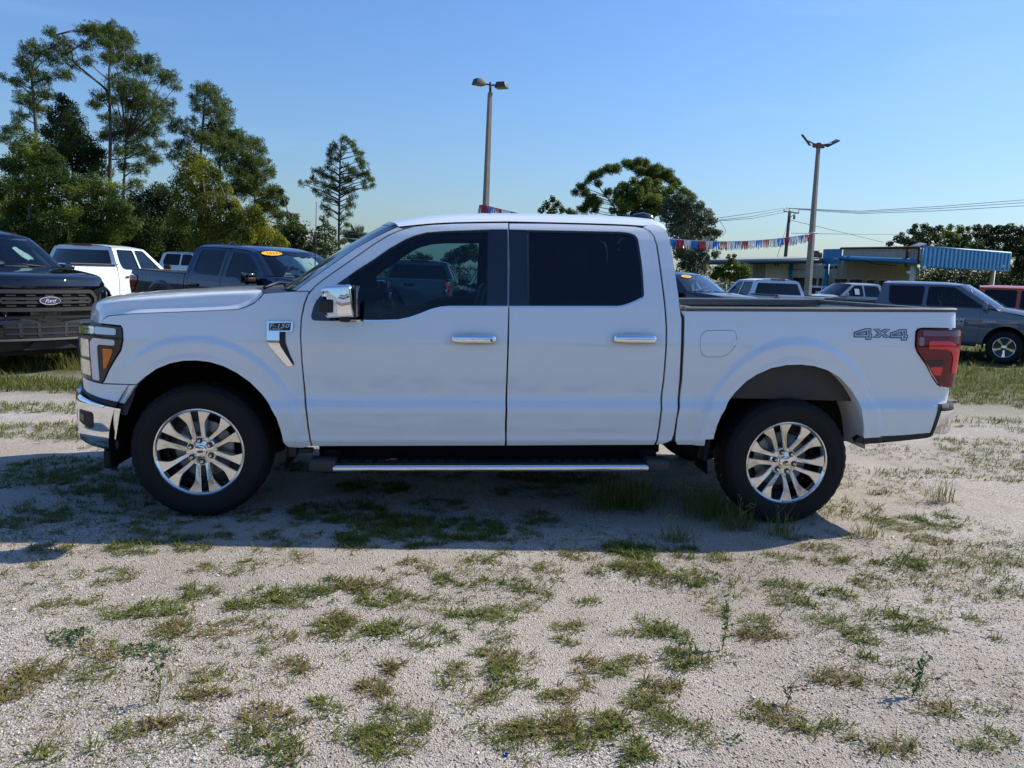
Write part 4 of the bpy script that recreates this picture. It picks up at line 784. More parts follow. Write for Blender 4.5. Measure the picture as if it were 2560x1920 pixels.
rbox('steering_hub', (1.195, .56, 1.24), (.05, .15, .13), M_TRIM, sw, r=.02, rot=(0, -.42, 0)); tube('steering_column', [(1.19, .56, 1.23), (.95, .56, 1.12)], [.045, .06], M_TRIM, sw, 10); rbox('steering_spoke', (1.20, .56, 1.235), (.02, .36, .045), M_TRIM, sw, r=.008)
def seat(x, y, w=.52):
    c = rbox('seat', (x-.08, y, .86), (.56, w, .18), M_SEAT, truck, r=.06, seg=3)
    rbox('seat_back', (x+.22, y, 1.17), (.17, w-.02, .62), M_SEAT, c, r=.06, seg=3, rot=(0, .22, 0), taper=(.8, .86)); rbox('headrest', (x+.315, y, 1.56), (.11, .28, .19), M_SEAT, c, r=.045, seg=3, rot=(0, .15, 0))
seat(1.52, .55); seat(1.52, 2*W2-.55)
rs = rbox('rear_seat', (2.42, W2, .86), (.52, 1.5, .18), M_SEAT, truck, r=.06); rbox('seat_back', (2.68, W2, 1.18), (.15, 1.5, .62), M_SEAT, rs, r=.05, rot=(0, .2, 0))
for yy in (.55, 1.0, 1.48): rbox('headrest', (2.74, yy, 1.54), (.10, .26, .17), M_SEAT, rs, r=.04)
rbox('console', (1.45, W2, .88), (.75, .28, .30), M_TRIM, truck, r=.04); rbox('rear_view_mirror', (1.02, W2, 1.70), (.03, .25, .07), M_PLASTIC, truck, r=.015)
for yy in (.45, 1.58): rbox('sun_visor', (1.18, yy, 1.80), (.18, .38, .018), M_LINER, truck, r=.006, rot=(0, -.18, 0))
rbox('b_pillar_trim', (1.86, .23, 1.58), (.10, .03, .50), M_TRIM, truck, r=.01, rot=(-.40, 0, 0)); rbox('b_pillar_trim', (1.86, 2*W2-.23, 1.58), (.10, .03, .50), M_TRIM, truck, r=.01, rot=(.40, 0, 0))
# --- wheels
YW = .03
wheel(truck, (0, YW, .405), False, -.12); wheel(truck, (3.693, YW, .405), False, -.33); wheel(truck, (0, 2*W2-YW, .405), True, .3); wheel(truck, (3.693, 2*W2-YW, .405), True, .1)
for o in list(bpy.data.objects):
    if o.parent == truck: o.matrix_parent_inverse = Matrix.Translation(-Vector(T0))

# ================================================================== other parked vehicles
def gmap(tab, XF0, aF, bF, XR0, aR, bR, W, bow=.08, out=0.):
    zt_ = np.linspace(.1, 2.2, 400); yt_ = np.interp(zt_, [a for a, b in tab], [b for a, b in tab]); k_ = np.ones(7)/7; yt_ = np.convolve(np.pad(yt_, 3, mode='edge'), k_, 'valid')
    def f(u, z):
        u = np.asarray(u, float); z = np.asarray(z, float); uc = np.clip(u, XF0, XR0); y = np.interp(z, zt_, yt_)-out; x = uc.copy()
        th = np.clip((XF0-u)/aF, 0, np.pi/2); x -= aF*np.sin(th); y = y+bF*(1-np.cos(th)); ov_ = np.clip(XF0-u-aF*np.pi/2, 0, None); t = np.clip(ov_/(W/2-bF), 0, 1); x -= bow*(1-(1-t)**2); y = y+ov_
        th = np.clip((u-XR0)/aR, 0, np.pi/2); x += aR*np.sin(th); y = y+bR*(1-np.cos(th)); y = y+np.clip(u-XR0-aR*np.pi/2, 0, None)
        return np.stack([x, y, z], -1)
    f.front = XF0-aF*math.pi/2-(W/2-bF); f.rear = XR0+aR*math.pi/2+(W/2-bR); f.xf = XF0-aF-bow; f.xr = XR0+aR
    return f
D_GT = tyre_mesh(.405, .245, True); D_GR = data('wheel', lathe_data([(.243, .010), (.248, .0), (.238, -.003), (.228, .004), (.222, .03), (.215, .2)], 48), M_WHEEL)
D_GD = data('wheel_back', lathe_data([(.222, .06), (.12, .07), (.0005, .07)], 32), M_DARKALLOY)
def gspoke():
    p = [(.05, -.026), (.12, -.024), (.225, -.040), (.225, .040), (.12, .024), (.05, .026)]; n = len(p); q = inset(p, .005); y = lambda r: .022-.018*r/.22
    V = [(a, y(a), b) for a, b in q]+[(a, y(a)+.008, b) for a, b in p]+[(a, y(a)+.04, b) for a, b in p]; F = [tuple(range(n))]+[(k*n+i, (k+1)*n+i, (k+1)*n+(i+1) % n, k*n+(i+1) % n) for k in range(2) for i in range(n)]
    me = bpy.data.meshes.new('spoke'); me.from_pydata(V, [], F); me.update(); me.materials.append(M_WHEEL); return me
D_GS = gspoke(); D_GH = data('hub', lathe_data([(.065, .05), (.062, .014), (.05, .008), (.0005, .006)], 20), M_WHEEL)
def gwheel(par, loc, far, detail=True):
    w = bpy.data.objects.new('wheel', D_GR); COL.objects.link(w); w.parent = par; w.location = loc; w.rotation_euler = (0, .3, math.pi if far else 0)
    for nm, d, a in [('tyre', D_GT, 0), ('wheel_back', D_GD, 0), ('hub', D_GH, 0)]+[('spoke', D_GS, k*2*math.pi/5) for k in range(5)]:
        o = bpy.data.objects.new(nm, d); COL.objects.link(o); o.parent = w; o.rotation_euler = (0, -a, 0)
def gen(name, label, cat, paint_m, loc, rz, group, wb=3.70, fo=.95, ro=1.18, W=2.04, H=1.92, belt=1.30, bedz=1.36, zh0=1.10, zc=1.27, xab=.62, xat=1.30, xrt=2.78, xrb=2.90, xd1=1.85, xd2=2.72, suv=False, lampw=.30, chrome=True, glass_m=None, h=.10, sticker=None, slant=.0):
    glass_m = glass_m or G_MID
    root = empty(name, (0, 0, 0), 0, label, cat, group)
    zr = H-.075; tab = [(.1, .3), (.38, .10), (.46, .03), (.60, .008), (.80, .0), (1.0, .0), (1.06, .003), (belt, .045), (zr, .27), (H, .55)]
    m = gmap(tab, -fo+.55, .46, .34, wb+ro-.14, .12, .08, W)
    lm = gmap(tab, -fo+.55, .46, .34, wb+ro-.14, .12, .08, W, out=.006)
    wid = W
    def pn(nm, poly, mat, **k): return panel(nm, poly, m, mat, k.pop('par', root), h=k.pop('h', h), wid=wid, **k)
    def arch(cx, a0, a1, r=.47, n=12): return [(cx+r*math.cos(t), .44+r*math.sin(t)) for t in np.linspace(a0, a1, n)]
    uL = -fo+.34; xd0 = .58
    fen = pn('front_fender', [(uL, .64)]+[q for q in arch(0, math.pi*.86, -.05) if q[0] > uL+.02]+[(xd0, .43), (xd0, belt+.0), (xab-.1, zc), (-.2, zh0+.06), (uL, zh0)], paint_m, rim=.03)
    dfr = pn('front_door', [(xd0, .43), (xd1, .43), (xd1, belt), (xd0, belt)], paint_m); 
    rear = [(xd1, .43), (xd2-.12 if suv else xd2, .43)]+([(xd2, .75)] if suv else [])+[(xd2, belt), (xd1, belt)]
    drr = pn('rear_door', rear, paint_m)
    zq = lambda d: [(xd1-.30, 1.02), (xd1-.10, 1.02), (xd1-.10, 1.05), (xd1-.30, 1.05)]
    if suv:
        xe = wb+ro-.02+.08
        q = pn('rear_quarter', [(xd2-.12, .43)]+[p_ for p_ in arch(wb, math.pi, 0)]+[(wb+.55, .46), (xe, .55), (xe, belt), (xd2, belt), (xd2, .75)], paint_m, rim=.03)
    else:
        xc = xrb+.02; pn('cab_corner', [(xd2, .43), (xc, .43), (xc, belt), (xd2, belt)], paint_m)
        xe = wb+ro-.02+.08; q = pn('bed_side', [(xc+.025, .45)]+arch(wb, math.pi*1.02, -.04)+[(wb+.56, .55), (xe, .62), (xe, bedz), (xc+.025, bedz)], paint_m, rim=.03)
    GH = [(xab-.06, belt), (xat, zr), (xrt, zr), (xrb, belt)] if not suv else [(xab-.06, belt), (xat, zr), (xrt, zr), (wb+ro-.02, belt)]
    kx = (xat-xab)/(zr-belt)
    w1 = rounded([(xab+.20, belt+.015), (xat+.10, zr-.055), (xd1-.05, zr-.055), (xd1-.05, belt+.015)], .06); ws_ = [w1]
    kr = (xrt-xrb)/(zr-belt)
    if suv:
        w2 = rounded([(xd1+.04, belt+.015), (xd1+.04, zr-.055), (xd2+.02, zr-.055), (xd2+.02, belt+.015)], .05); w3 = rounded([(xd2+.12, belt+.02), (xd2+.12, zr-.06), (xrt-.12, zr-.07), (wb+ro-.30, belt+.02)], .06); ws_ = [w1, w2, w3]
    else: w2 = rounded([(xd1+.05, belt+.015), (xd1+.05, zr-.055), (xrt-.16, zr-.055), (xd2-.02, belt+.20), (xd2-.04, belt+.06), (xd2-.14, belt+.015)], .05); ws_ = [w1, w2]
    cs = pn('cab_side', GH, paint_m, holes=[p_.tolist() for p_ in ws_], back=M_TRIM, thick=.04, gap=.001)
    for w_ in ws_:
        panel('side_window', w_, m, glass_m if w_ is w1 else G_DARK, cs, h=.15, off=-.012, rim=0, gap=-.01, wid=wid); panel('window_trim', inset(w_, -.012), m, M_GLOSSBLK, cs, h=.12, off=.001, rim=.004, gap=0, wid=wid, holes=[inset(w_, .008)])
    pn('belt_backing', [(xab-.05, .45), (xrb, .45), (xrb, belt-.02), (xab-.05, belt-.02)], M_UNDER, off=-.03, rim=0)
    for d_ in (dfr, drr):
        for s in (0, 1):
            xx = (xd1 if d_ is dfr else xd2)-.16; yv = -.02 if s == 0 else W+.02
            rbox('door_handle', (xx, yv, belt-.17), (.19, .03, .035), M_CHROME if chrome else M_PLASTIC, d_[s], r=.012)
    for s in (0, 1):
        yv = -.13 if s == 0 else W+.13; sg = 1 if s == 0 else -1
        rbox('mirror', (xab+.18, yv, belt+.06), (.10, .20, .20), M_PLASTIC if not chrome else paint_m, dfr[s], r=.03, seg=3); rbox('mirror_arm', (xab+.20, yv+sg*.12, belt-.02), (.06, .14, .05), M_PLASTIC, dfr[s], r=.015)
        rbox('rocker', (1.75, .06 if s == 0 else W-.06, .42), (2.3, .10, .09), M_PLASTIC, root, r=.02)
    # roof
    xs_ = np.linspace(xat, xrt, 16); tt_ = np.concatenate([np.linspace(0, .2, 6), np.linspace(.3, 1, 6)]); y0 = np.interp(zr, [belt, zr], [.045, .27])
    crown = np.interp(xs_, [xat, xat+.35, xrt-.3, xrt], [zr+.035, H, H, zr+.05]); half = np.array([[(x-(.10 if x < xat+.3 else .0)*(1-(1-t)**2)*max(0, 1-(x-xat)/.3), y0+(W/2-y0)*t, zr+(c-zr)*(1-(1-t)**4)) for t in tt_] for x, c in zip(xs_, crown)])
    oth = half[:, ::-1][:, 1:].copy(); oth[:, :, 1] = W-oth[:, :, 1]; RFg = np.concatenate([half, oth], 1); rf = grid('roof', RFg, paint_m, root)
    rl_ = RFg.copy(); rl_[:, :, 2] -= .03; grid('headliner', rl_, M_LINER, rf, flip=True)
    if suv:
        for yv in (.38, W-.38): tube('roof_rack', [(xat+.3, yv, H-.02), (xat+.4, yv, H+.025), (xrt-.3, yv, H+.025), (xrt-.2, yv, H-.02)], .014, M_STEEL, rf, 6)
    # windshield
    tw = np.linspace(0, 1, 13); sA = np.linspace(0, 1, 6); A = np.array([(xab-.06+(xat-xab+.06)*s, 0, belt+(zr-belt)*s) for s in sA]); ya = np.interp(A[:, 2], [belt, zr], [.05, .28])
    WSg = np.array([[(A[i, 0]-(.20-.09*sA[i])*(1-abs(1-2*t)**2.2), ya[i]+(W-2*ya[i])*t, A[i, 2]+.03*sA[i]*(1-abs(1-2*t)**4)) for t in tw] for i in range(6)]); wsg = grid('windshield', WSg, G_WIND, root)
    b_ = WSg.copy(); b_[:, :, 0] -= .004; b_[:, :, 2] += .003; grid('windshield_border', b_[-2:][:, :], M_GLOSSBLK, wsg) if False else None
    # hood
    hx = np.linspace(0, 1, 12); hb = np.array([(uL+.02+(xab-.12-uL-.02)*s, 0, zh0+(zc-zh0)*s**.8) for s in hx]); hp_ = m(hb[:, 0], hb[:, 2]); th_ = np.concatenate([np.linspace(0, .2, 7), np.linspace(.3, 1, 6)])
    hh = .085*(1-np.exp(-hx/.10)); bw_ = np.interp(hx, [0, .2, 1], [.28, .25, .16]); half = np.array([[(hp_[i, 0]-bw_[i]*(1-(1-t)**2.2), hp_[i, 1]+(W/2-hp_[i, 1])*t, hp_[i, 2]+hh[i]*(1-(1-t)**6)) for t in th_] for i in range(12)])
    oth = half[:, ::-1][:, 1:].copy(); oth[:, :, 1] = W-oth[:, :, 1]; HG = np.concatenate([half, oth], 1); grid('hood', HG, paint_m, root)
    c0 = HG[-1]; tyy = np.clip((c0[:, 1]-.05)/(W-.1), 0, 1); c1 = np.stack([xab-.06-.20*(1-np.abs(1-2*tyy)**2.2)+.04, c0[:, 1], np.full(len(c0), belt+.01)], 1); grid('cowl', np.stack([c0, c1]), M_PLASTIC, root)
    # front
    uc_ = m.front
    fl = panel('headlight', rounded([(uL-.01, zh0-.02), (uL-.01, zh0-lampw*.62), (uL-.20, zh0-lampw*.80), (uL-.62, zh0-lampw*.80), (uL-.62, zh0-.03)], .03), lm, M_CLEAR, root, h=.06, wid=wid, off=.002, rim=.02)
    panel('turn_signal', rounded([(uL-.03, zh0-.10), (uL-.03, zh0-.18), (uL-.14, zh0-.2), (uL-.14, zh0-.10)], .02), lm, M_AMBER, fl, h=.06, wid=wid, off=.006, rim=.003)
    gr_ = panel('grille', [(uL-.64, zh0-.03), (uL-.64, zh0-lampw*1.1), (uc_, zh0-lampw*1.1), (uc_, zh0-.03)], lm, M_PLASTIC, root, h=.1, wid=wid, sides='join', off=.004)
    for k in range(3): panel('grille_bar', [(uL-.68, zh0-.08-k*.085), (uL-.68, zh0-.115-k*.085), (uc_, zh0-.115-k*.085), (uc_, zh0-.08-k*.085)], lm, M_CHROME if chrome else M_GREYPL, gr_, h=.2, wid=wid, sides='join', off=.014, rim=.01)
    panel('front_fascia', [(uL, .66), (uL, zh0-lampw*.64), (uL-.20, zh0-lampw*.82), (uL-.64, zh0-lampw*.82), (uL-.64, zh0-lampw*1.12), (uc_, zh0-lampw*1.12), (uc_, .64)], m, paint_m, root, h=.1, wid=wid, sides='join')
    panel('front_bumper', [(uL+.02, .42), (uL+.02, .645), (uc_, .635), (uc_, .40), (uL-.3, .38)], gmap(tab, -fo+.53, .49, .36, 9, .1, .1, W), M_CHROME if chrome else M_PLASTIC, root, h=.1, wid=wid, sides='join', rim=.03)
    panel('lower_grille', [(uL-.75, .44), (uL-.75, .58), (uc_, .59), (uc_, .44)], gmap(tab, -fo+.53, .49, .36, 9, .1, .1, W, out=0.), M_PLASTIC, root, h=.15, wid=wid, sides='join', off=.005)
    # rear
    X = m.xr
    if suv:
        za = np.linspace(0, 1, 8); TGp = np.array([[(xrt+(wb+ro+.0-xrt)*s if s < .99 else X, ybl+(W-2*ybl)*t, zr+(belt-zr)*s) for t in np.linspace(0, 1, 9)] for s in za for ybl in (np.interp(zr+(belt-zr)*s, [belt, zr], [.05, .27]),)]); bk = grid('liftgate_glass', TGp, G_DARK, root, flip=True)
        rbox('liftgate', (X-.02, W/2, .93), (.05, W-.22, .70), paint_m, root, r=.02)
        panel('tail_light', rounded([(wb+ro-.42, belt-.10), (X+.10, belt-.05), (X+.10, belt-.28), (wb+ro-.30, belt-.26)], .03), lm, M_REDL, root, h=.06, wid=wid, off=.004, rim=.02)
    else:
        zz_ = np.linspace(zr+.03, .55, 14); ex_ = np.where(zz_ > belt, xrb+(xrt-xrb)*(zz_-belt)/(zr-belt), xrb+.02); ye = np.interp(zz_, [a for a, b in tab], [b for a, b in tab])
        BK = np.array([[(ex_[i]+.02*(1-abs(1-2*t)**4), ye[i]+.005+(W-2*ye[i]-.01)*t, zz_[i]) for t in np.linspace(0, 1, 17)] for i in range(14)]); bk = grid('cab_back', BK, paint_m, root, flip=True)
        i0, i1 = 1, int(np.argmin(np.abs(zz_-belt-.02)))+1; gk = BK[i0:i1, 1:-1].copy(); gk[:, :, 0] += .006; grid('rear_window', gk, G_DARK, bk, flip=True); gk = BK[i0:i1, 1:-1].copy(); gk[:, :, 0] += .003; grid('window_backing', gk, M_GLOSSBLK, bk, flip=True)
        rbox('high_brake_light', (xrt+.03, W/2, zr+.045), (.03, .50, .045), M_DREDL, rf, r=.014)
        rbox('tailgate', (X-.03, W/2, (bedz+.74)/2), (.06, W-.30, bedz-.74), paint_m, root, r=.015); rbox('tailgate_handle', (X+.004, W/2+.0, bedz-.14), (.02, .26, .07), M_PLASTIC, root, r=.01)
        rbox('bed_floor', ((xc+X)/2, W/2, .82), (X-xc-.05, W-.2, .05), M_PLASTIC, root, r=.004)
        for yv in (.10, W-.10): rbox('bed_inner_wall', ((xc+X)/2, yv, (.82+bedz)/2), (X-xc-.06, .03, bedz-.84), M_PLASTIC, root, r=.004); rbox('bed_rail_cap', ((xc+X)/2, yv-.03*(1 if yv < 1 else -1), bedz+.008), (X-xc-.04, .12, .025), M_RAIL, root, r=.008)
        rbox('bed_front_wall', (xc+.05, W/2, (.8+bedz)/2), (.03, W-.2, bedz-.8), paint_m, root, r=.004)
        tl_ = panel('tail_light', rounded([(wb+ro-.20, bedz-.05), (X+.10, bedz-.05), (X+.10, bedz-.42), (wb+ro-.13, bedz-.42)], .025), lm, M_REDL, root, h=.06, wid=wid, off=.004, rim=.02); panel('reverse_lamp', rounded([(wb+ro-.08, bedz-.22), (X+.08, bedz-.22), (X+.08, bedz-.30), (wb+ro-.08, bedz-.30)], .02), lm, M_CLEAR, tl_, h=.06, wid=wid, off=.008, rim=.003)
    rb_ = rbox('rear_bumper', (X+.01, W/2, .60), (.16, W-.08, .22), M_CHROME if chrome else paint_m, root, r=.05, seg=3); rbox('bumper_step', (X+.03, W/2, .70), (.14, .9, .04), M_PLASTIC, rb_, r=.01)
    for s in (0, 1):
        for cx in (0, wb):
            a = np.linspace(-.2, math.pi+.2, 20); P_ = np.array([[(cx+.485*math.cos(t), y_, .44+.485*math.sin(t)) for y_ in (.03, .25, .45)] for t in a]); 
            if s: P_[:, :, 1] = W-P_[:, :, 1]
            grid('wheel_liner', P_, M_UNDER, root, flip=(s == 1)); gwheel(root, (cx, .035 if s == 0 else W-.035, .395), s == 1)
    rbox('chassis', (wb/2, W/2, .55), (wb+1.0, 1.0, .25), M_UNDER, root, r=.03); rbox('inner_front', (.0, W/2, .80), (1.0, 1.1, .5), M_UNDER, root, r=.03)
    dsh = rbox('dashboard', (xab+.16, W/2, belt-.05), (.40, W-.34, .16), M_TRIM, root, r=.05)
    for yv in (.52, W-.52):
        st = rbox('seat', (1.5, yv, .85), (.5, .5, .2), M_SEAT, root, r=.06); rbox('seat_back', (1.75, yv, 1.16), (.17, .48, .60), M_SEAT, st, r=.06, rot=(0, .2, 0)); rbox('headrest', (1.83, yv, 1.53), (.10, .26, .18), M_SEAT, st, r=.04)
    rbox('rear_seat', (xd2-.15, W/2, 1.05), (.16, 1.4, .75), M_SEAT, root, r=.06)
    cx, cy = (wb+ro-fo)/2, W/2
    for o in bpy.data.objects:
        if o.parent == root: o.matrix_parent_inverse = Matrix.Translation((-1.85, -W/2, 0))
    root.location = loc; root.rotation_euler = (0, 0, rz)
    return root
def gz(x, y):
    S_ = lambda a, b, t: float(sstep(a, b, np.float64(t)))
    return -.17*S_(3, 10, x)*S_(2, 12, y)
def windshield_sticker(root, P, xd, yd, word, w=.42, h=.17):
    """oval price sticker at P, local to the vehicle"""
    M_ = frame_of(P, xd, yd); a = np.linspace(0, 2*math.pi, 28, endpoint=False)
    v = [M_ @ Vector((w/2*math.cos(t), h/2*math.sin(t), 0)) for t in a]+[M_ @ Vector((w/2*math.cos(t), h/2*math.sin(t), .004)) for t in a]; n = 28
    f = [tuple(range(n))[::-1], tuple(range(n, 2*n))]+[(i, (i+1) % n, n+(i+1) % n, n+i) for i in range(n)]
    s = mesh('price_sticker', [tuple(q) for q in v], f, M_YELLOW, root, smooth=False)
    M2 = M_ @ Matrix.Translation((0, 0, .006)); text_mesh('lettering', word, M_INK, s, w*.56, h*.42, M2, .001, .1, 1.15)
    return s
index_kids()
def truck_copy(label, swap, loc, rz, skip=()):
    r = copy_tree(truck, None, swap, skip); r.name = 'pickup_truck'; r.location = loc; r.rotation_euler = (0, 0, rz); tag(r, label, 'pickup truck', 'pickup trucks parked on the lot'); return r
tag(truck, group='pickup trucks parked on the lot')
SKB = ('fender_vent', 'vent_mesh', 'vent_plate')
NOF = ('whip_antenna',)
sw_b = {M_WHITE: M_BLACKP, M_CHROME: M_GLOSSBLK, MATS['cup_shade']: M_BLACKP, M_WHEEL: M_DARKALLOY}
black = truck_copy('black pickup truck facing the camera with an oval badge in its dark grille', sw_b, (-5.92, 7.80, 0), math.radians(142))
sw_n = {M_WHITE: M_BLUEP, M_CHROME: M_GLOSSBLK, MATS['cup_shade']: M_BLUEP}
blue = truck_copy('dark blue crew cab pickup with yellow 2023 sticker on its windshield', sw_n, (-2.09, 11.0, -.04), math.radians(142))
greyt = truck_copy('grey pickup whose pale windshield shows just behind the cab of the foreground truck', {M_WHITE: M_DKGREYP, M_CHROME: M_GLOSSBLK, MATS['cup_shade']: M_DKGREYP, G_WIND: glass('hazy_windshield', (.55, .68, .74), 1.6)}, (7.9, 17.9, gz(7.9, 17.9)), math.radians(128))
# the badges of chrome on the copies stay bright
def bright(root, names, mat):
    for o in root.children_recursive:
        if o.name.split('.')[0] in names:
            for sl in o.material_slots: sl.link = 'OBJECT'; sl.material = mat
for r_ in (black, blue, greyt): bright(r_, ('emblem_bezel',), M_CHROME)
# papers and stickers behind the blue truck's windshield (local to its root, which stands at T0 of the model)
lo = lambda x, y, z: (x-T0[0], y-T0[1], z)
wsn = lambda i, j: wsP[i, j]
nx = Vector((-.62, 0, .78))
def on_ws(i, j, d=-.012): p = wsP[i, j]; return lo(p[0]+d*-.6, p[1], p[2]+d*.8)
def ws_axes(i, j):
    a = Vector(wsP[i, min(j+1, 24)])-Vector(wsP[i, max(j-1, 0)]); b = Vector(wsP[min(i+1, 21), j])-Vector(wsP[max(i-1, 0), j]); return -a, b
xa_, yb_ = ws_axes(18, 20); windshield_sticker(blue, on_ws(18, 20, .010), xa_, yb_, '2023', .40, .15)
def paper(root, i, j, w, h, tilt=0., d=-.02):
    x_, y_ = ws_axes(i, j); M_ = frame_of(on_ws(i, j, d), x_, y_) @ Matrix.Rotation(tilt, 4, 'Z'); n = 6
    V = [M_ @ Vector((w*(a/n-.5), h*(b/n-.5), .012*math.sin(a*1.7+b*.9+i))) for b in range(n+1) for a in range(n+1)]; F = [(b*(n+1)+a, b*(n+1)+a+1, (b+1)*(n+1)+a+1, (b+1)*(n+1)+a) for b in range(n) for a in range(n)]
    mesh('window_paper', [tuple(q) for q in V], F, M_PAPER, root)
for i, j, w, h, t in ((13, 17, .30, .34, .05), (12, 14, .30, .36, -.08), (11, 11, .30, .36, .1), (7, 13, .36, .22, -.25), (12, 8, .26, .30, .2), (4, 17, .22, .12, .1)): paper(blue, i, j, w, h, t)
for i, j, w, h, t in ((3, 14, .26, .10, .1), (9, 6, .12, .30, .3)): paper(black, i, j, w, h, t)
xa_, yb_ = ws_axes(18, 19); windshield_sticker(greyt, on_ws(18, 19, .010), xa_, yb_, '2023', .36, .15)
for i, j, w, h, t in ((3, 15, .5, .12, .1), (4, 9, .4, .14, -.1)): paper(greyt, i, j, w, h, t)
GRP = 'pickup trucks parked on the lot'
gen('pickup_truck', 'white crew cab pickup seen from behind, between the black and the blue truck', 'pickup truck', M_WHITE, (-7.55, 17.03, 0), math.radians(-98.8), GRP, bedz=1.42, chrome=False)
v_far = gen('pickup_truck', 'small far-off white pickup showing above the bed of the blue truck', 'pickup truck', M_WHITE, (-10.3, 33.0, .10), math.radians(165), GRP)
windshield_sticker(v_far, (1.08-1.85, 1.45-1.02, 1.70), (0, -1, 0), (.55, 0, .8), '2022')
ram = gen('pickup_truck', 'grey crew cab pickup with five-spoke wheels right of the tail light', 'pickup truck', M_GREYP, (14.2, 15.2, -.165), math.radians(138), GRP, H=1.93, belt=1.31, zh0=1.13, xab=.30, xat=1.13, xrt=2.90, xrb=3.00, h=.05, glass_m=G_MID)
windshield_sticker(ram, (.84-1.85, 1.60-1.02, 1.70), (0, -1, 0), (.55, 0, .8), '2021', .34, .14)
for sx, st, w_, h_, x_, z_ in ((0, 'RAM', .30, .085, 1.05, 1.02), (0, '1500', .30, .085, 1.05, .915), (0, 'HEMI', .26, .05, .36, 1.0)):
    text_mesh('lettering', st, M_DRL, ram, w_, h_, frame_of((x_-1.85, 1.02+.004, z_), (-1, 0, 0), (0, 0, 1)), .006, .15, 1.0, .01)
for st in ('window_paper',):
    for k in range(3): rbox('window_paper', (-1.20+k*.02, .3-k*.25, 1.36), (.25, .20, .01), M_PAPER, ram, r=0, rot=(0, -.5, .2*k))
wsil = gen('pickup_truck', 'white pickup seen square from behind, left of the right-hand lamp post', 'pickup truck', M_WHITE, (12.33, 21.76, -.19), math.radians(-88), GRP, bedz=1.40)
gen('pickup_truck', 'white pickup with its red tail light showing, farther back beside the chain-link fence', 'pickup truck', M_WHITE, (11.6, 30.5, -.12), math.radians(-125), GRP, bedz=1.36)
gen('pickup_truck', 'black pickup cab half hidden by the pale windshield behind the foreground truck', 'pickup truck', M_BLACKP, (9.2, 25.5, -.17), math.radians(-75), GRP, chrome=False)
gs = gen('pickup_truck', 'silver-grey crew cab pickup with a white paper in its side window', 'pickup truck', M_SILVERP, (20.4, 31.2, -.17), math.radians(8), GRP, glass_m=G_MID)
rbox('window_paper', (1.45-1.85, .08-1.02, 1.52), (.24, .012, .28), M_PAPER, gs, r=0, rot=(-.38, 0, 0))
oa = math.radians(142); OC = sight(2447, 716, 21.5)[:2]-np.array([math.cos(oa)*.95-math.sin(oa)*.75, math.sin(oa)*.95+math.cos(oa)*.75])
org = gen('pickup_truck', 'orange pickup at the right edge of the picture behind the grey one', 'pickup truck', M_ORANGEP, (float(OC[0]), float(OC[1]), -.17), math.radians(142), GRP, chrome=False, glass_m=G_DARK)
gen('suv', 'white sport utility vehicle parked near the building behind the lamp post', 'suv', M_WHITE, (*[float(q) for q in sight(2062, 745, 58)[:2]], -.17), math.radians(176), None, suv=True, wb=2.82, fo=.85, ro=.95, W=1.88, H=1.72, belt=1.10, zh0=.98, zc=1.10, xab=.45, xat=1.25, xrt=3.30, xd1=1.55, xd2=2.35)
gen('suv', 'light sport utility vehicle mostly hidden behind the white one near the building', 'suv', M_SILVERP, (*[float(q) for q in sight(2106, 745, 60)[:2]], -.17), math.radians(176), None, suv=True, wb=2.82, fo=.85, ro=.95, W=1.88, H=1.70, belt=1.10, zh0=.98, zc=1.10, xab=.45, xat=1.25, xrt=3.30, xd1=1.55, xd2=2.35)
gen('pickup_truck', 'grey pickup seen from behind through the cab windows of the foreground truck', 'pickup truck', M_GREYP, (.76, 18.15, -.06), math.radians(-95), GRP, bedz=1.40)
gen('pickup_truck', 'dark pickup seen through the cab windows, right of the grey one', 'pickup truck', M_BLACKP, (3.1, 17.3, -.08), math.radians(-85), GRP, chrome=False)

# the row opposite, behind the camera: it shows only as reflections in the paint and chrome
for lb, swp, x_, y_, a_ in (('white pickup in the opposite row, seen only reflected in the front doors', None, .2, -12.6, 12), ('silver pickup in the opposite row, seen only reflected in the bed side', {M_WHITE: M_SILVERP, MATS['cup_shade']: M_SILVERP}, 6.6, -12.2, 10), ('dark pickup in the opposite row, seen only reflected in the front fender', {M_WHITE: M_DKGREYP, MATS['cup_shade']: M_DKGREYP}, -6.4, -13.0, 14)):
    truck_copy(lb, swp, (x_, y_, 0), math.radians(a_))

# ================================================================== ground
def gzv(x, y): return -.17*sstep(3, 10, x)*sstep(2, 12, y)
def vnoise(x, y, seed=0, octs=4, f0=1.0):
    """smooth value noise on arrays"""
    r = np.zeros_like(x, dtype=float); amp = 1.; tot = 0.
    for o in range(octs):
        rs = np.random.RandomState(seed+o*17); T_ = rs.rand(64, 64); f = f0*2**o
        xx, yy = x*f+o*3.1, y*f+o*7.7; xi, yi = np.floor(xx).astype(int), np.floor(yy).astype(int); fx, fy = xx-xi, yy-yi; fx = fx*fx*(3-2*fx); fy = fy*fy*(3-2*fy)
        g = lambda a, b: T_[np.mod(a, 64), np.mod(b, 64)]
        r += amp*((g(xi, yi)*(1-fx)+g(xi+1, yi)*fx)*(1-fy)+(g(xi, yi+1)*(1-fx)+g(xi+1, yi+1)*fx)*fy); tot += amp; amp *= .5
    return r/tot
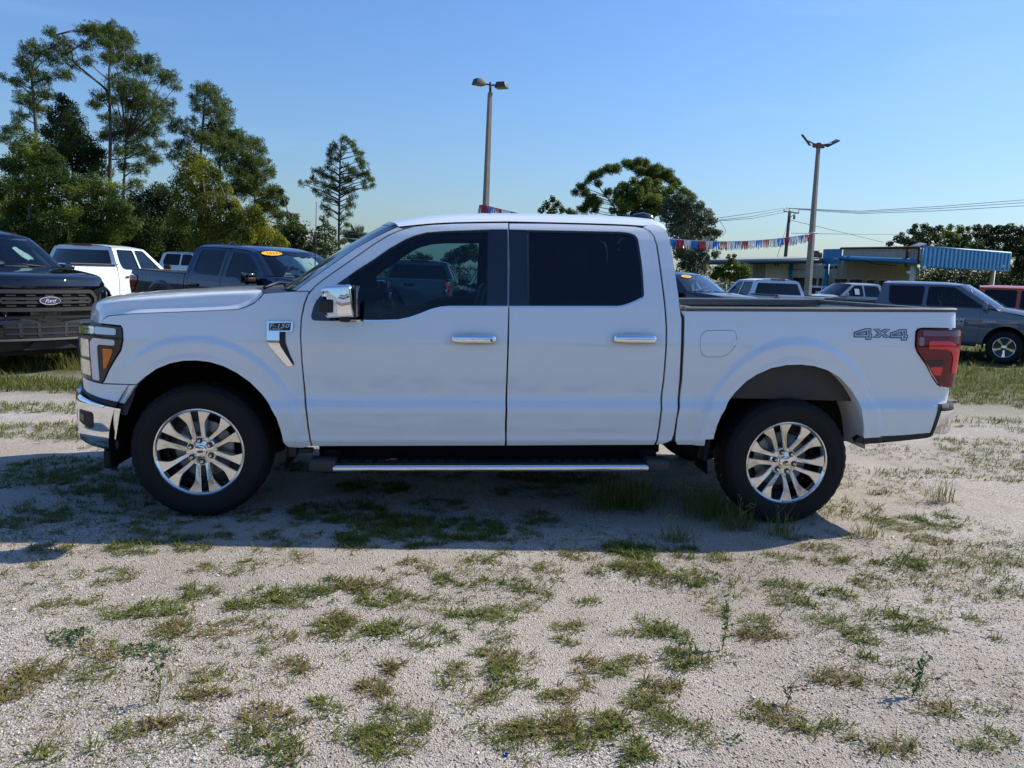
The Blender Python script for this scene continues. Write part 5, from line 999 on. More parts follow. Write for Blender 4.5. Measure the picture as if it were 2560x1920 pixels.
def ground_z(x, y):
    x = np.asarray(x, float); y = np.asarray(y, float)
    z = gzv(x, y)
    near = np.exp(-np.clip(np.hypot((x-2)/9, (y-1)/9)-.6, 0, None)**2*3)
    z = z + near*(.030*(vnoise(x, y, 3, 4, .8)-.5) + .010*(vnoise(x, y, 9, 3, 5.)-.5))
    z -= near*.012*np.exp(-((y-.12)/.20)**2) + near*.010*np.exp(-((y+1.15)/.18)**2)     # wheel tracks
    for cx in (0, 3.693):                                                                # the tyres stand on firm ground
        for cy in (.15, 1.88): w = np.exp(-(((x-cx)/.35)**2+((y-cy)/.30)**2)); z = z*(1-w)+w*(-.004)
    return z
gx_ = np.concatenate([-np.geomspace(6, 900, 44)[::-1], np.arange(-5.9, 9.9, .055), np.geomspace(10, 900, 44)])
gy_ = np.concatenate([-np.geomspace(4.2, 900, 36)[::-1], np.arange(-4.1, 6.5, .055), np.geomspace(6.7, 1200, 60)])
GX, GY = np.meshgrid(gx_, gy_, indexing='ij'); GP = np.stack([GX, GY, ground_z(GX, GY)], -1)
def ground_material():
    m, nt, b, out = nodes('crushed_shell_ground'); N = nt.nodes.new; K = nt.links.new
    t = N('ShaderNodeTexCoord')
    def noise(s, d=5, r=.5): n = N('ShaderNodeTexNoise'); n.inputs['Scale'].default_value = s; n.inputs['Detail'].default_value = d; n.inputs['Roughness'].default_value = r; K(t.outputs['Object'], n.inputs['Vector']); return n.outputs['Fac']
    def ramp(src, pts):
        r = N('ShaderNodeValToRGB'); e = r.color_ramp.elements; e[0].position, e[0].color = pts[0][0], (*pts[0][1], 1); e[1].position, e[1].color = pts[-1][0], (*pts[-1][1], 1)
        for p_, c_ in pts[1:-1]: q = e.new(p_); q.color = (*c_, 1)
        K(src, r.inputs[0]); return r.outputs[0]
    def mix(fac, a, b_, mode='MIX'):
        x = N('ShaderNodeMix'); x.data_type = 'RGBA'; x.blend_type = mode
        for i, v in ((0, fac), (6, a), (7, b_)):
            if hasattr(v, 'links'): K(v, x.inputs[i])
            else: x.inputs[i].default_value = v if i == 0 else (*v, 1)
        return x.outputs[2]
    vo = N('ShaderNodeTexVoronoi'); vo.inputs['Scale'].default_value = 135; K(t.outputs['Object'], vo.inputs['Vector'])
    vo2 = N('ShaderNodeTexVoronoi'); vo2.inputs['Scale'].default_value = 240; K(t.outputs['Object'], vo2.inputs['Vector'])
    sep = N('ShaderNodeSeparateColor'); K(vo.outputs['Color'], sep.inputs[0]); sep2 = N('ShaderNodeSeparateColor'); K(vo2.outputs['Color'], sep2.inputs[0])
    shell = ramp(sep.outputs[0], [(0, (.17, .15, .125)), (.3, (.40, .355, .30)), (.7, (.60, .545, .465)), (1, (.78, .74, .67))])
    fine = ramp(sep2.outputs[1], [(0, (.30, .26, .21)), (.5, (.50, .44, .365)), (1, (.66, .60, .51))])
    col = mix(ramp(noise(1.3, 6, .6), [(.40, (0, 0, 0)), (.62, (1, 1, 1))]), shell, fine)
    col = mix(ramp(noise(.45, 5, .6), [(.42, (0, 0, 0)), (.70, (.55, .55, .55))]), col, (.30, .25, .19))      # brown soil
    col = mix(ramp(noise(2.6, 7, .65), [(.55, (0, 0, 0)), (.75, (.5, .5, .5))]), col, (.20, .17, .115))       # litter and thin weeds
    # turf beyond the parking strip
    sx = N('ShaderNodeSeparateXYZ'); K(t.outputs['Object'], sx.inputs[0]); mr = N('ShaderNodeMapRange'); mr.inputs[1].default_value = 3.6; mr.inputs[2].default_value = 8.0; K(sx.outputs[1], mr.inputs[0])
    ml = N('ShaderNodeMath'); ml.operation = 'MULTIPLY'; K(mr.outputs[0], ml.inputs[0]); K(ramp(noise(.35, 6, .65), [(.22, (0, 0, 0)), (.44, (1, 1, 1))]), ml.inputs[1])
    col = mix(ml.outputs[0], col, ramp(noise(9, 6, .7), [(.3, (.050, .066, .016)), (.7, (.115, .125, .034))]))
    K(col, b.inputs['Base Color']); b.inputs['Roughness'].default_value = .93; b.inputs['Specular IOR Level'].default_value = .2
    bp = N('ShaderNodeBump'); bp.inputs['Strength'].default_value = .85; bp.inputs['Distance'].default_value = .008; K(vo.outputs['Distance'], bp.inputs['Height']); bp.invert = True
    bp2 = N('ShaderNodeBump'); bp2.inputs['Strength'].default_value = .6; bp2.inputs['Distance'].default_value = .012; K(noise(70, 8, .75), bp2.inputs['Height']); K(bp.outputs[0], bp2.inputs['Normal']); K(bp2.outputs[0], b.inputs['Normal'])
    return m
ground = grid('ground', GP, ground_material(), None); tag(ground, kind='structure')
# ------------------------------------------------------------------ plant materials: colour varies leaf by leaf
def leaf_mat(name, stops, trans=.35, rough=.55):
    m, nt, b, out = nodes(name); N = nt.nodes.new; K = nt.links.new
    at = N('ShaderNodeAttribute'); at.attribute_name = 'tint'; r = N('ShaderNodeValToRGB'); e = r.color_ramp.elements
    e[0].position, e[0].color = stops[0][0], (*stops[0][1], 1); e[1].position, e[1].color = stops[-1][0], (*stops[-1][1], 1)
    for p_, c_ in stops[1:-1]: q = e.new(p_); q.color = (*c_, 1)
    K(at.outputs['Fac'], r.inputs[0]); K(r.outputs[0], b.inputs['Base Color']); b.inputs['Roughness'].default_value = rough; b.inputs['Specular IOR Level'].default_value = .12
    tl = N('ShaderNodeBsdfTranslucent'); K(r.outputs[0], tl.inputs[0]); ms = N('ShaderNodeMixShader'); ms.inputs[0].default_value = trans
    K(b.outputs[0], ms.inputs[1]); K(tl.outputs[0], ms.inputs[2]); K(ms.outputs[0], out.inputs[0]); return m
ML_GRASS = leaf_mat('weed_blades', [(0, (0.077, 0.122, 0.022)), (.45, (0.150, 0.181, 0.037)), (.70, (0.231, 0.225, 0.060)), (.86, (0.188, 0.115, 0.062)), (1, (0.312, 0.250, 0.138))])
ML_CLOVER = leaf_mat('creeping_leaves', [(0, (0.058, 0.124, 0.036)), (.6, (0.111, 0.169, 0.049)), (.85, (0.169, 0.143, 0.065)), (1, (0.169, 0.072, 0.065))])
ML_TURF = leaf_mat('turf_blades', [(0, (0.098, 0.132, 0.025)), (.5, (0.172, 0.190, 0.046)), (.85, (0.241, 0.218, 0.075)), (1, (0.310, 0.265, 0.127))])
ML_PINE = leaf_mat('pine_needles', [(0, (0.036, 0.063, 0.013)), (.5, (0.093, 0.132, 0.027)), (1, (0.210, 0.255, 0.054))], .48)
ML_OAK = leaf_mat('oak_leaves', [(0, (0.022, 0.037, 0.014)), (.5, (0.053, 0.078, 0.025)), (1, (0.132, 0.163, 0.040))], .42)
ML_GREEN = leaf_mat('green_leaves', [(0, (0.036, 0.067, 0.017)), (.5, (0.091, 0.140, 0.031)), (1, (0.238, 0.294, 0.049))], .50)
ML_YEL = leaf_mat('yellow_green_leaves', [(0, (0.072, 0.098, 0.016)), (.5, (0.195, 0.215, 0.029)), (1, (0.494, 0.442, 0.039))], .52)
ML_SAGE = leaf_mat('sage_leaves', [(0, (0.063, 0.084, 0.046)), (.5, (0.137, 0.164, 0.095)), (1, (0.252, 0.283, 0.178))], .3)
ML_PALE = leaf_mat('pale_leaves', [(0, (0.052, 0.085, 0.039)), (.5, (0.111, 0.156, 0.065)), (1, (0.221, 0.260, 0.130))], .4)
M_BARK = pm('pine_bark', (.085, .066, .054), rough=.9, var=.4, scale=7, bump=.8, bscale=14)
M_BARKG = pm('grey_bark', (.13, .115, .095), rough=.9, var=.35, scale=6, bump=.6, bscale=18)
# ================================================================== trees
def star_tufts(C, rs, L=.22, w=.030, n=19, up=.35):
    """C: (k,3) tuft centres -> needle bunches as slim triangles bursting outwards"""
    k = len(C); d = rs.normal(size=(k, n, 3)); d[..., 2] += up; d /= np.linalg.norm(d, axis=2)[..., None]
    s = rs.normal(size=(k, n, 3)); s -= d*(s*d).sum(2)[..., None]; s /= np.linalg.norm(s, axis=2)[..., None]
    l = L*(.6+.6*rs.rand(k, n, 1)); c = C[:, None]
    V = np.stack([c+d*l*.04, c+d*l+s*w*.5, c+d*l-s*w*.5], 2).reshape(-1, 3); q = np.arange(k*n)*3
    T_ = np.stack([q, q+1, q+2], 1)
    return V, T_, np.repeat(rs.rand(k)[:, None]*.55+rs.rand(k, n)*.45, 3, axis=1).reshape(-1)
def leaf_quads(C, N_, rs, size=.10):
    """leaves as slightly folded diamonds"""
    k = len(C); d = rs.normal(size=(k, 3))*.8+N_; d /= np.linalg.norm(d, axis=1)[:, None]; r = rs.normal(size=(k, 3)); u = np.cross(d, r); u /= np.linalg.norm(u, axis=1)[:, None]; v = np.cross(d, u)
    s = size*(.6+.8*rs.rand(k, 1)); V = np.stack([C-u*s*.5, C+v*s*.26+d*s*.08, C+u*s*.5, C-v*s*.26+d*s*.08], 1).reshape(-1, 3); q = np.arange(k)*4
    return V, np.concatenate([np.stack([q, q+1, q+2], 1), np.stack([q, q+2, q+3], 1)])
def trunk_of(name, pts, r0, r1, mat, root):
    pts = np.asarray(pts, float); t = np.linspace(0, 1, max(8, len(pts)*3)); tt = np.linspace(0, 1, len(pts)); P_ = np.stack([np.interp(t, tt, pts[:, i]) for i in range(3)], 1)
    return tube(name, P_, r0+(r1-r0)*t, mat, root, 9)
def tree(name, label, group, dist, conv, trunks, blobs, kind='leaf', mat=None, dens=1.0, leaf=.11, depth=1.0, seed=1, limb=True, lat=1.0, bark=None):
    """blobs: foliage masses (photo x, y, radius) at `dist` metres; trunks: polylines in the photo"""
    rs = np.random.RandomState(seed); sc_, ox, oy = conv
    if kind != 'pine': leaf = .0027*dist; dens = min(dens, 1.7)
    else: leaf = .0024*dist
    W_ = lambda q, dd=0.: sight(ox+q[0]*sc_, oy+q[1]*sc_, dist+dd)
    mpp = sc_/FPX*dist
    base = W_(trunks[0][0]); bz = float(ground_z(base[0], base[1]))
    root = empty(name, (0, 0, 0), 0, label, 'tree', group); rootp = Vector((base[0], base[1], bz)); root.location = rootp; 
    tr0 = []
    for k, tp in enumerate(trunks):
        P_ = [W_(q) for q in tp]; P_ = [np.array([P_[0][0]+(0), P_[0][1], float(ground_z(P_[0][0], P_[0][1]))-.1])]+P_ if k == 0 or True else P_
        tr0.append(np.array(P_))
    xs = [b[0] for b in blobs]; wx = (max(xs)-min(xs))*mpp*.5
    B = []
    for q in blobs:
        r = q[2]*mpp*(1.06 if kind == 'pine' else 1.0); dd = (rs.rand()-.5)*2*max(.4, wx*.55)*depth; B.append((*W_(q, dd), r))
    B = np.array(B)
    top = max(tr0, key=lambda a: a[:, 2].max())
    bk = bark or (M_BARK if kind == 'pine' else M_BARKG)
    for k, P_ in enumerate(tr0):
        if len(tr0) > 1 and k == len(tr0)-1 and len(trunks[k]) > 3: trunk_of('branch', P_[1:]-np.array(rootp), .075, .025, bk, root)
        else: trunk_of('trunk', P_-np.array(rootp), .0085*(P_[-1, 2]-P_[0, 2])+.035, .03, bk, root)
    if limb:
        parts = []
        for i, b in enumerate(B):
            if kind != 'pine' and i % 2: continue
            P_ = tr0[int(np.argmin([np.min(np.linalg.norm(t[:, :2]-b[None, :2], axis=1)) for t in tr0]))]
            zz = np.clip(b[2]-.35*np.hypot(*(b[:2]-P_[-1, :2]))-.1*rs.rand(), P_[1, 2] if kind == 'pine' else P_[0, 2]+.4, P_[-1, 2])
            st = np.array([np.interp(zz, P_[:, 2], P_[:, j]) for j in range(3)])
            if np.linalg.norm(b[:3]-st) < .25: continue
            m1 = st*.55+b[:3]*.45+np.array([0, 0, .10*np.linalg.norm(b[:3]-st)*(rs.rand()-.3)])+rs.normal(size=3)*.05; parts.append(tube_data([st, m1, b[:3]], [.045, .028, .012], 5))
        if parts: v, f = join(parts); mesh('limbs', v-np.array(rootp), f, bk, root)
    if kind == 'pine':
        C = []
        for b in B:
            n = int(max(7, 36*dens*(b[3]/.45)**2*(.11/leaf)**2)); d = rs.normal(size=(n, 3)); d /= np.linalg.norm(d, axis=1)[:, None]; d[:, 2] *= .72
            C.append(b[:3]+d*b[3]*(.25+.85*rs.rand(n, 1)**.8))
        C = np.concatenate(C); V, T_, tn = star_tufts(C, rs, L=.19*leaf/.11, w=.030*leaf/.11)
    else:
        C, N_ = [], []
        for b in B:
            n = int(max(20, 4.6*dens*math.pi*b[3]**2/(leaf*leaf*.42))); d = rs.normal(size=(n, 3)); d /= np.linalg.norm(d, axis=1)[:, None]
            cl = rs.normal(size=(7, 3)); cl /= np.linalg.norm(cl, axis=1)[:, None]; near_ = (d @ cl.T).max(1)
            rr = .28+.90*rs.rand(n)**.55*(.35+.72*np.clip(near_, 0, 1)**2); C.append(b[:3]+d*(b[3]*rr)[:, None]*np.array([lat, 1, .92])); N_.append(d+np.array([0, 0, .4]))
        C = np.concatenate(C); N_ = np.concatenate(N_); V, T_ = leaf_quads(C, N_, rs, leaf)
        cn = vnoise(C[:, 0]*.9+C[:, 1]*.3, C[:, 2]*.9, seed, 3, 1.2); tn = np.repeat(np.clip((cn-.5)*1.6+.45+(rs.rand(len(C))-.5)*.6, 0, 1), 4)
    fast_tris('crown', V-np.array(rootp), T_, mat, root, tn)
    return root
ZL = (.38590, 0, 0); ZP = (.22901, 700, 300); ZC = (.22604, 1340, 380); ZB = (.18083, 1760, 590); ZR = (.18987, 2140, 560)
GT = 'trees along the left side'; 
tree('pine_tree', 'thin slash pine at the far left of the tree line', GT, 46, ZL, [[(240, 1400), (236, 870), (215, 600), (205, 520), (230, 320)]], [(230, 330, 85), (330, 370, 75), (150, 400, 65), (120, 530, 55), (270, 520, 75), (20, 500, 30), (60, 520, 25), (400, 480, 55), (445, 500, 38), (150, 640, 65), (230, 700, 85), (320, 620, 45), (130, 760, 55), (60, 850, 55), (20, 900, 45), (190, 460, 60), (340, 300, 40), (260, 600, 50), (120, 830, 45)], 'pine', ML_PINE, 1.0, seed=11)
tree('pine_tree', 'tallest pine, with a long bare branch reaching to the left', GT, 44, ZL, [[(712, 1400), (712, 1160), (715, 800), (705, 480), (720, 230)], [(800, 1400), (800, 1250), (812, 1000), (820, 900)], [(712, 640), (680, 570), (520, 440), (400, 330), (335, 225)]],
     [(330, 215, 45), (380, 260, 45), (440, 290, 45), (430, 350, 50), (470, 420, 45), (560, 200, 70), (620, 190, 60), (720, 190, 60), (560, 300, 50), (570, 400, 50), (660, 260, 70), (760, 280, 90), (840, 260, 60), (800, 380, 110), (700, 380, 60), (880, 420, 80), (970, 390, 60), (990, 460, 60), (1090, 490, 60), (1140, 560, 40), (1050, 520, 50), (880, 560, 90), (770, 540, 80), (820, 640, 90), (640, 620, 50), (620, 680, 50), (590, 670, 25), (720, 650, 50), (960, 640, 90), (1030, 720, 90), (1110, 670, 40), (900, 720, 80), (1000, 790, 60), (690, 770, 50), (800, 800, 90), (900, 850, 100), (760, 880, 90), (680, 880, 60), (980, 860, 60), (1050, 940, 50), (880, 960, 80), (960, 1000, 70), (780, 980, 60), (1000, 1040, 50), (900, 1100, 60), (800, 1080, 50), (870, 1200, 60), (690, 200, 50), (800, 220, 55)], 'pine', ML_PINE, 1.0, seed=12)
tree('pine_tree', 'rounded pine top to the right of the tallest pine', GT, 48, ZL, [[(1300, 1450), (1300, 1010), (1318, 750), (1330, 600)]], [(1310, 570, 60), (1370, 600, 70), (1250, 630, 40), (1420, 660, 70), (1460, 720, 60), (1380, 730, 70), (1290, 690, 60), (1470, 790, 50), (1380, 820, 70), (1240, 790, 40), (1150, 800, 55), (1110, 840, 38), (1200, 850, 40), (1270, 870, 60), (1200, 930, 55), (1150, 950, 38), (1330, 900, 80), (1110, 1020, 40), (1160, 1000, 45)], 'pine', ML_PINE, 1.0, seed=13)
tree('pine_tree', 'broad low pine sloping down to the right behind the yellow-green tree', GT, 50, ZL, [[(1425, 1450), (1425, 1110), (1420, 1000), (1430, 870)], [(1660, 1480), (1650, 1250), (1640, 1000)]], [(1440, 850, 80), (1520, 880, 70), (1400, 940, 80), (1480, 960, 80), (1580, 940, 60), (1650, 930, 60), (1690, 980, 40), (1560, 1020, 70), (1460, 1040, 70), (1640, 1040, 70), (1700, 1060, 50), (1750, 1110, 50), (1600, 1110, 80), (1520, 1120, 70), (1680, 1150, 70), (1620, 1200, 80), (1700, 1250, 70), (1780, 1240, 60), (1820, 1290, 40), (1750, 1330, 80), (1680, 1350, 70), (1800, 1400, 60), (1840, 1480, 60), (1550, 1230, 90), (1820, 1560, 60)], 'pine', ML_PINE, 1.25, seed=14)
tree('broadleaf_tree', 'bright green leafy tree at the left edge below the thin pine', GT, 38, ZL, [[(190, 1500), (190, 1250), (195, 1000)]], [(190, 920, 80), (120, 960, 65), (270, 960, 70), (330, 1050, 85), (200, 1060, 115), (100, 1080, 85), (40, 1060, 55), (400, 1150, 75), (280, 1180, 115), (150, 1200, 115), (50, 1200, 80), (430, 1250, 75), (330, 1320, 95), (200, 1340, 105), (80, 1350, 95), (450, 1380, 75), (300, 1450, 95), (150, 1480, 95), (50, 1480, 80), (-40, 1250, 90), (-60, 1420, 100)], 'leaf', ML_GREEN, 1.25, .10, seed=15)
tree('broadleaf_tree', 'dark conical tree between the thin pine and the tallest pine', GT, 45, ZL, [[(480, 1450), (470, 1100), (430, 720)]], [(400, 640, 42), (430, 700, 70), (360, 760, 75), (480, 790, 75), (420, 860, 105), (520, 880, 65), (560, 960, 85), (460, 980, 105), (600, 1020, 75), (540, 1080, 95), (640, 1000, 55), (650, 1100, 75), (380, 960, 90), (360, 1080, 90), (300, 850, 55)], 'leaf', ML_OAK, 1.35, .10, seed=16)
tree('broadleaf_tree', 'leafy tree below the trunk of the tallest pine', GT, 39, ZL, [[(620, 1540), (620, 1380), (620, 1250)]], [(500, 1200, 95), (600, 1190, 75), (560, 1300, 105), (660, 1220, 75), (740, 1230, 65), (700, 1330, 95), (620, 1420, 105), (500, 1420, 95), (780, 1350, 75), (800, 1450, 105), (700, 1520, 105), (560, 1540, 95), (400, 1540, 90)], 'leaf', ML_GREEN, 1.3, .10, seed=17)
tree('broadleaf_tree', 'dark thicket tree in the middle of the left tree line', GT, 42, ZL, [[(980, 1560), (980, 1400), (990, 1290)]], [(900, 1330, 110), (1000, 1270, 75), (1040, 1230, 55), (950, 1450, 125), (1080, 1380, 115), (1060, 1520, 115), (860, 1540, 115), (1180, 1560, 115), (1120, 1270, 70), (960, 1560, 100)], 'leaf', ML_OAK, 1.4, .11, seed=18)
tree('broadleaf_tree', 'yellow-green tree behind the dark blue truck', GT, 36, ZL, [[(1350, 1560), (1345, 1380), (1300, 1100)], [(1350, 1540), (1400, 1400), (1480, 1330)]], [(1240, 1000, 50), (1290, 1050, 65), (1220, 1090, 80), (1330, 1100, 80), (1400, 1130, 62), (1180, 1180, 72), (1280, 1200, 100), (1390, 1220, 85), (1460, 1220, 55), (1240, 1310, 100), (1350, 1320, 100), (1450, 1320, 75), (1520, 1330, 55), (1540, 1400, 75), (1640, 1370, 55), (1600, 1420, 75), (1680, 1430, 62), (1460, 1450, 95), (1330, 1440, 95), (1700, 1500, 75), (1580, 1530, 95), (1780, 1530, 55), (1450, 1560, 95), (1300, 1560, 95), (1830, 1570, 45), (1180, 1420, 90)], 'leaf', ML_YEL, 1.15, .095, seed=19)
tree('broadleaf_tree', 'dark ragged oak just left of the lone pine', GT, 43, ZP, [[(110, 1500), (110, 1300), (120, 1150)]], [(10, 780, 38), (50, 900, 55), (110, 1050, 55), (170, 1060, 45), (150, 1130, 75), (230, 1180, 55), (280, 1230, 38), (190, 1220, 75), (100, 1200, 75), (250, 1290, 38), (60, 1290, 65), (150, 1320, 65), (240, 1340, 45), (60, 1380, 75), (180, 1400, 65), (280, 1410, 45), (350, 1400, 50), (120, 1480, 80), (260, 1490, 60)], 'leaf', ML_OAK, 1.3, .085, seed=20)
tree('pine_tree', 'lone tall pine standing clear of the others above the hood', GT, 47, ZP, [[(640, 1500), (640, 1440), (648, 850), (655, 480), (670, 230)]],
     [(690, 210, 48), (760, 250, 48), (800, 290, 38), (600, 290, 48), (560, 340, 48), (700, 310, 38), (840, 340, 48), (880, 370, 38), (530, 400, 38), (600, 440, 48), (540, 460, 38), (640, 380, 38), (870, 440, 48), (920, 480, 48), (880, 520, 38), (720, 500, 38), (790, 540, 38), (760, 580, 48), (830, 590, 48), (890, 600, 48), (960, 600, 48), (980, 650, 48), (1000, 730, 36), (940, 740, 36), (920, 690, 38), (760, 660, 56), (700, 640, 38), (520, 530, 38), (580, 560, 38), (440, 570, 48), (380, 560, 36), (500, 620, 48), (560, 640, 56), (340, 640, 36), (300, 690, 28), (235, 700, 32), (400, 690, 36), (380, 770, 36), (430, 820, 36), (480, 710, 48), (560, 720, 48), (620, 740, 38), (700, 760, 48), (740, 790, 38), (800, 770, 36), (800, 840, 36), (520, 810, 46), (490, 870, 36), (540, 880, 28), (470, 940, 36), (520, 970, 46), (540, 1030, 36), (760, 880, 36), (780, 930, 46), (720, 960, 36), (750, 1030, 36), (690, 1080, 36), (720, 1150, 36), (700, 1230, 36), (730, 1290, 30)], 'pine', ML_PINE, 1.25, .10, depth=.45, seed=21)
tree('broadleaf_tree', 'small pale leafy tree at the foot of the lone pine', GT, 40, ZP, [[(500, 1560), (500, 1400), (490, 1200)]], [(460, 1080, 40), (500, 1130, 52), (430, 1180, 45), (540, 1180, 52), (590, 1220, 45), (400, 1260, 52), (480, 1260, 62), (560, 1290, 62), (370, 1340, 52), (450, 1360, 62), (540, 1370, 62), (610, 1340, 45), (480, 1440, 62), (560, 1450, 62), (690, 1330, 45), (650, 1430, 55), (400, 1450, 60)], 'leaf', ML_PALE, .95, .08, seed=22)
# fan palm peeping over the windshield
pr = empty('fan_palm', (0, 0, 0), 0, 'small grey-green fan palm peeping over the windshield', 'tree'); pc = sight(700+.22901*830, 300+.22901*1300, 42); rsP = np.random.RandomState(5); PV, PT, PN = [], [], []
pb = Vector((pc[0], pc[1], float(ground_z(pc[0], pc[1])))); pr.location = pb
for k in range(26):
    d = rsP.normal(size=3); d[2] = abs(d[2])*.8-.15; d /= np.linalg.norm(d); s = np.cross(d, [0, 0, 1]); s /= np.linalg.norm(s); c0 = pc+d*.25
    for j in range(13):
        a = (j-6)/6*1.25; e = d*math.cos(a)+s*math.sin(a); n_ = np.cross(e, s+.01); w = np.cross(e, d+.3*s); w = w/(np.linalg.norm(w)+1e-9)*.035; L_ = .62*(1-.12*abs(j-6)/6); o = len(PV)*1
        i0 = len(PV); PV += [c0-w*.4, c0+w*.4, c0+e*L_*.6+w, c0+e*L_, c0+e*L_*.6-w]; PT += [(i0, i0+1, i0+2), (i0, i0+2, i0+4), (i0+4, i0+2, i0+3)]; PN += [rsP.rand()]*5
fast_tris('crown', np.array(PV)-np.array(pb), PT, leaf_mat('palm_leaves', [(0, (.07, .09, .07)), (1, (.22, .25, .21))]), pr, PN); tube('trunk', [(0, 0, -.1), (0, 0, pc[2]-pb[2])], [.14, .12], M_BARKG, pr, 8)
GT2 = 'trees behind the lot on the right'
tree('pine_tree', 'wide umbrella-shaped pine behind the cab roof', GT2, 62, ZC, [[(1150, 1250), (1140, 900), (1120, 500), (1130, 200)], [(1000, 900), (860, 590), (740, 450), (640, 300)]], [(1130, 110, 56), (990, 130, 46), (1060, 160, 56), (1200, 130, 56), (880, 190, 56), (790, 190, 56), (720, 230, 46), (650, 260, 56), (1300, 190, 65), (1370, 190, 46), (1460, 240, 56), (1420, 270, 65), (1500, 320, 56), (1250, 240, 65), (1150, 220, 56), (600, 300, 36), (560, 340, 28), (500, 390, 46), (430, 450, 34), (540, 460, 56), (620, 520, 56), (580, 580, 56), (520, 640, 56), (680, 560, 56), (650, 640, 46), (800, 450, 46), (690, 350, 36), (1330, 290, 75), (1530, 390, 46), (1620, 440, 56), (1700, 480, 46), (1560, 350, 40)], 'pine', ML_PINE, 3.2, .12, depth=.35, seed=31)
tree('broadleaf_tree', 'dark green oak in front of the umbrella-shaped pine', GT2, 57, ZC, [[(1120, 1250), (1120, 900), (1110, 600)]], [(960, 370, 52), (1080, 320, 52), (1220, 330, 72), (1330, 350, 72), (900, 440, 72), (1000, 460, 92), (1120, 440, 92), (1250, 450, 102), (1380, 440, 82), (880, 540, 62), (970, 590, 92), (1100, 560, 102), (1230, 580, 102), (1350, 560, 82), (850, 650, 45), (960, 680, 75), (1100, 680, 82), (1240, 690, 75), (1480, 430, 62), (1160, 380, 80), (1060, 520, 90), (1300, 520, 90), (1420, 520, 80), (1000, 380, 60), (930, 500, 70), (1300, 650, 90), (1400, 640, 80)], 'leaf', ML_GREEN, 1.7, .12, seed=32)
tree('broadleaf_tree', 'grey-green dense tree right of the cab behind the tinsel streamer', GT2, 50, ZC, [[(1740, 1350), (1740, 1200), (1740, 800)]], [(1560, 520, 80), (1640, 560, 80), (1730, 520, 52), (1480, 600, 92), (1600, 640, 112), (1720, 640, 102), (1820, 600, 62), (1900, 680, 72), (1440, 720, 72), (1560, 760, 112), (1700, 760, 112), (1830, 750, 102), (1950, 760, 55), (1520, 860, 92), (1660, 880, 112), (1800, 880, 112), (1920, 880, 82), (2000, 900, 55), (1550, 1000, 82), (1680, 1020, 112), (1820, 1040, 112), (1940, 1000, 75), (1600, 1120, 92), (1720, 1160, 102), (1850, 1160, 92), (1980, 1130, 55), (1640, 1250, 82), (1750, 1290, 92), (1860, 1280, 65)], 'leaf', ML_SAGE, 1.6, .085, seed=33)
tree('broadleaf_tree', 'shrubby tree top showing over the middle of the cab roof', GT2, 55, ZC, [[(200, 1250), (200, 900), (190, 560)]], [(190, 520, 42), (120, 590, 52), (230, 580, 52), (60, 650, 45), (180, 660, 62), (290, 640, 45), (360, 660, 45), (420, 670, 38), (150, 760, 90), (280, 760, 90)], 'leaf', ML_GREEN, 1.4, .10, seed=34)
tree('broadleaf_tree', 'green leafy tree under the edge of the low building roof', GT2, 55, ZB, [[(350, 720), (350, 600), (350, 450)]], [(200, 470, 82), (320, 420, 72), (450, 430, 82), (560, 440, 72), (620, 480, 55), (150, 560, 72), (280, 540, 92), (420, 550, 92), (560, 550, 82), (340, 290, 38), (420, 275, 36), (380, 340, 60)], 'leaf', ML_GREEN, 1.6, .11, seed=35)
ARV = lambda L_: L_
tree('broadleaf_tree', 'dark oak left of the blue corrugated canopy top', GT2, 74, ZR, [[(800, 850), (800, 500), (800, 250)]], [(440, 260, 45), (560, 200, 62), (600, 130, 35), (640, 220, 72), (740, 100, 62), (780, 30, 45), (850, 150, 92), (900, 40, 55), (980, 100, 82), (1050, 180, 92), (1100, 60, 55), (720, 240, 80), (900, 260, 90), (960, 360, 80), (1080, 330, 90)], 'leaf', ML_OAK, 1.7, .15, seed=36)
tree('broadleaf_tree', 'lighter oak above the middle of the blue canopy', GT2, 76, ZR, [[(1300, 850), (1300, 500), (1300, 250)]], [(1180, 130, 72), (1240, 40, 45), (1280, 170, 102), (1380, 80, 72), (1440, 190, 102), (1480, 60, 45), (1180, 280, 90), (1320, 300, 100), (1460, 320, 100)], 'leaf', ML_GREEN, 1.6, .15, seed=37)
tree('broadleaf_tree', 'large dark oak above the right end of the blue canopy', GT2, 72, ZR, [[(1880, 850), (1880, 500), (1880, 250)]], [(1600, 50, 62), (1620, 150, 92), (1740, 80, 92), (1750, 220, 102), (1880, 60, 82), (1900, 180, 102), (2020, 80, 92), (2050, 220, 102), (2160, 100, 82), (2180, 240, 92), (1600, 300, 100), (1800, 330, 110), (2000, 350, 110), (2140, 380, 110), (2180, 520, 110), (2120, 650, 100), (2250, 150, 100), (2260, 350, 110), (2280, 560, 110)], 'leaf', ML_OAK, 1.7, .15, seed=38)
SR = (1.0, 0, 0)
tree('broadleaf_tree', 'small bright green tree seen through the cab windows', GT2, 58, SR, [[(1050, 690), (1050, 665), (1050, 648)]], [(1050, 640, 14), (1030, 650, 14), (1068, 648, 14), (1045, 655, 16), (1080, 658, 12), (1016, 660, 11), (1062, 664, 16)], 'leaf', ML_GREEN, 1.5, .1, seed=51)
tree('broadleaf_tree', 'dark rounded oak seen through the cab windows near the pillar', GT2, 66, SR, [[(1150, 700), (1150, 670), (1150, 640)]], [(1122, 640, 12), (1140, 632, 14), (1160, 624, 15), (1180, 618, 15), (1175, 636, 16), (1155, 646, 17), (1128, 650, 14), (1190, 640, 16), (1110, 655, 11)], 'leaf', ML_OAK, 1.5, .1, seed=52)
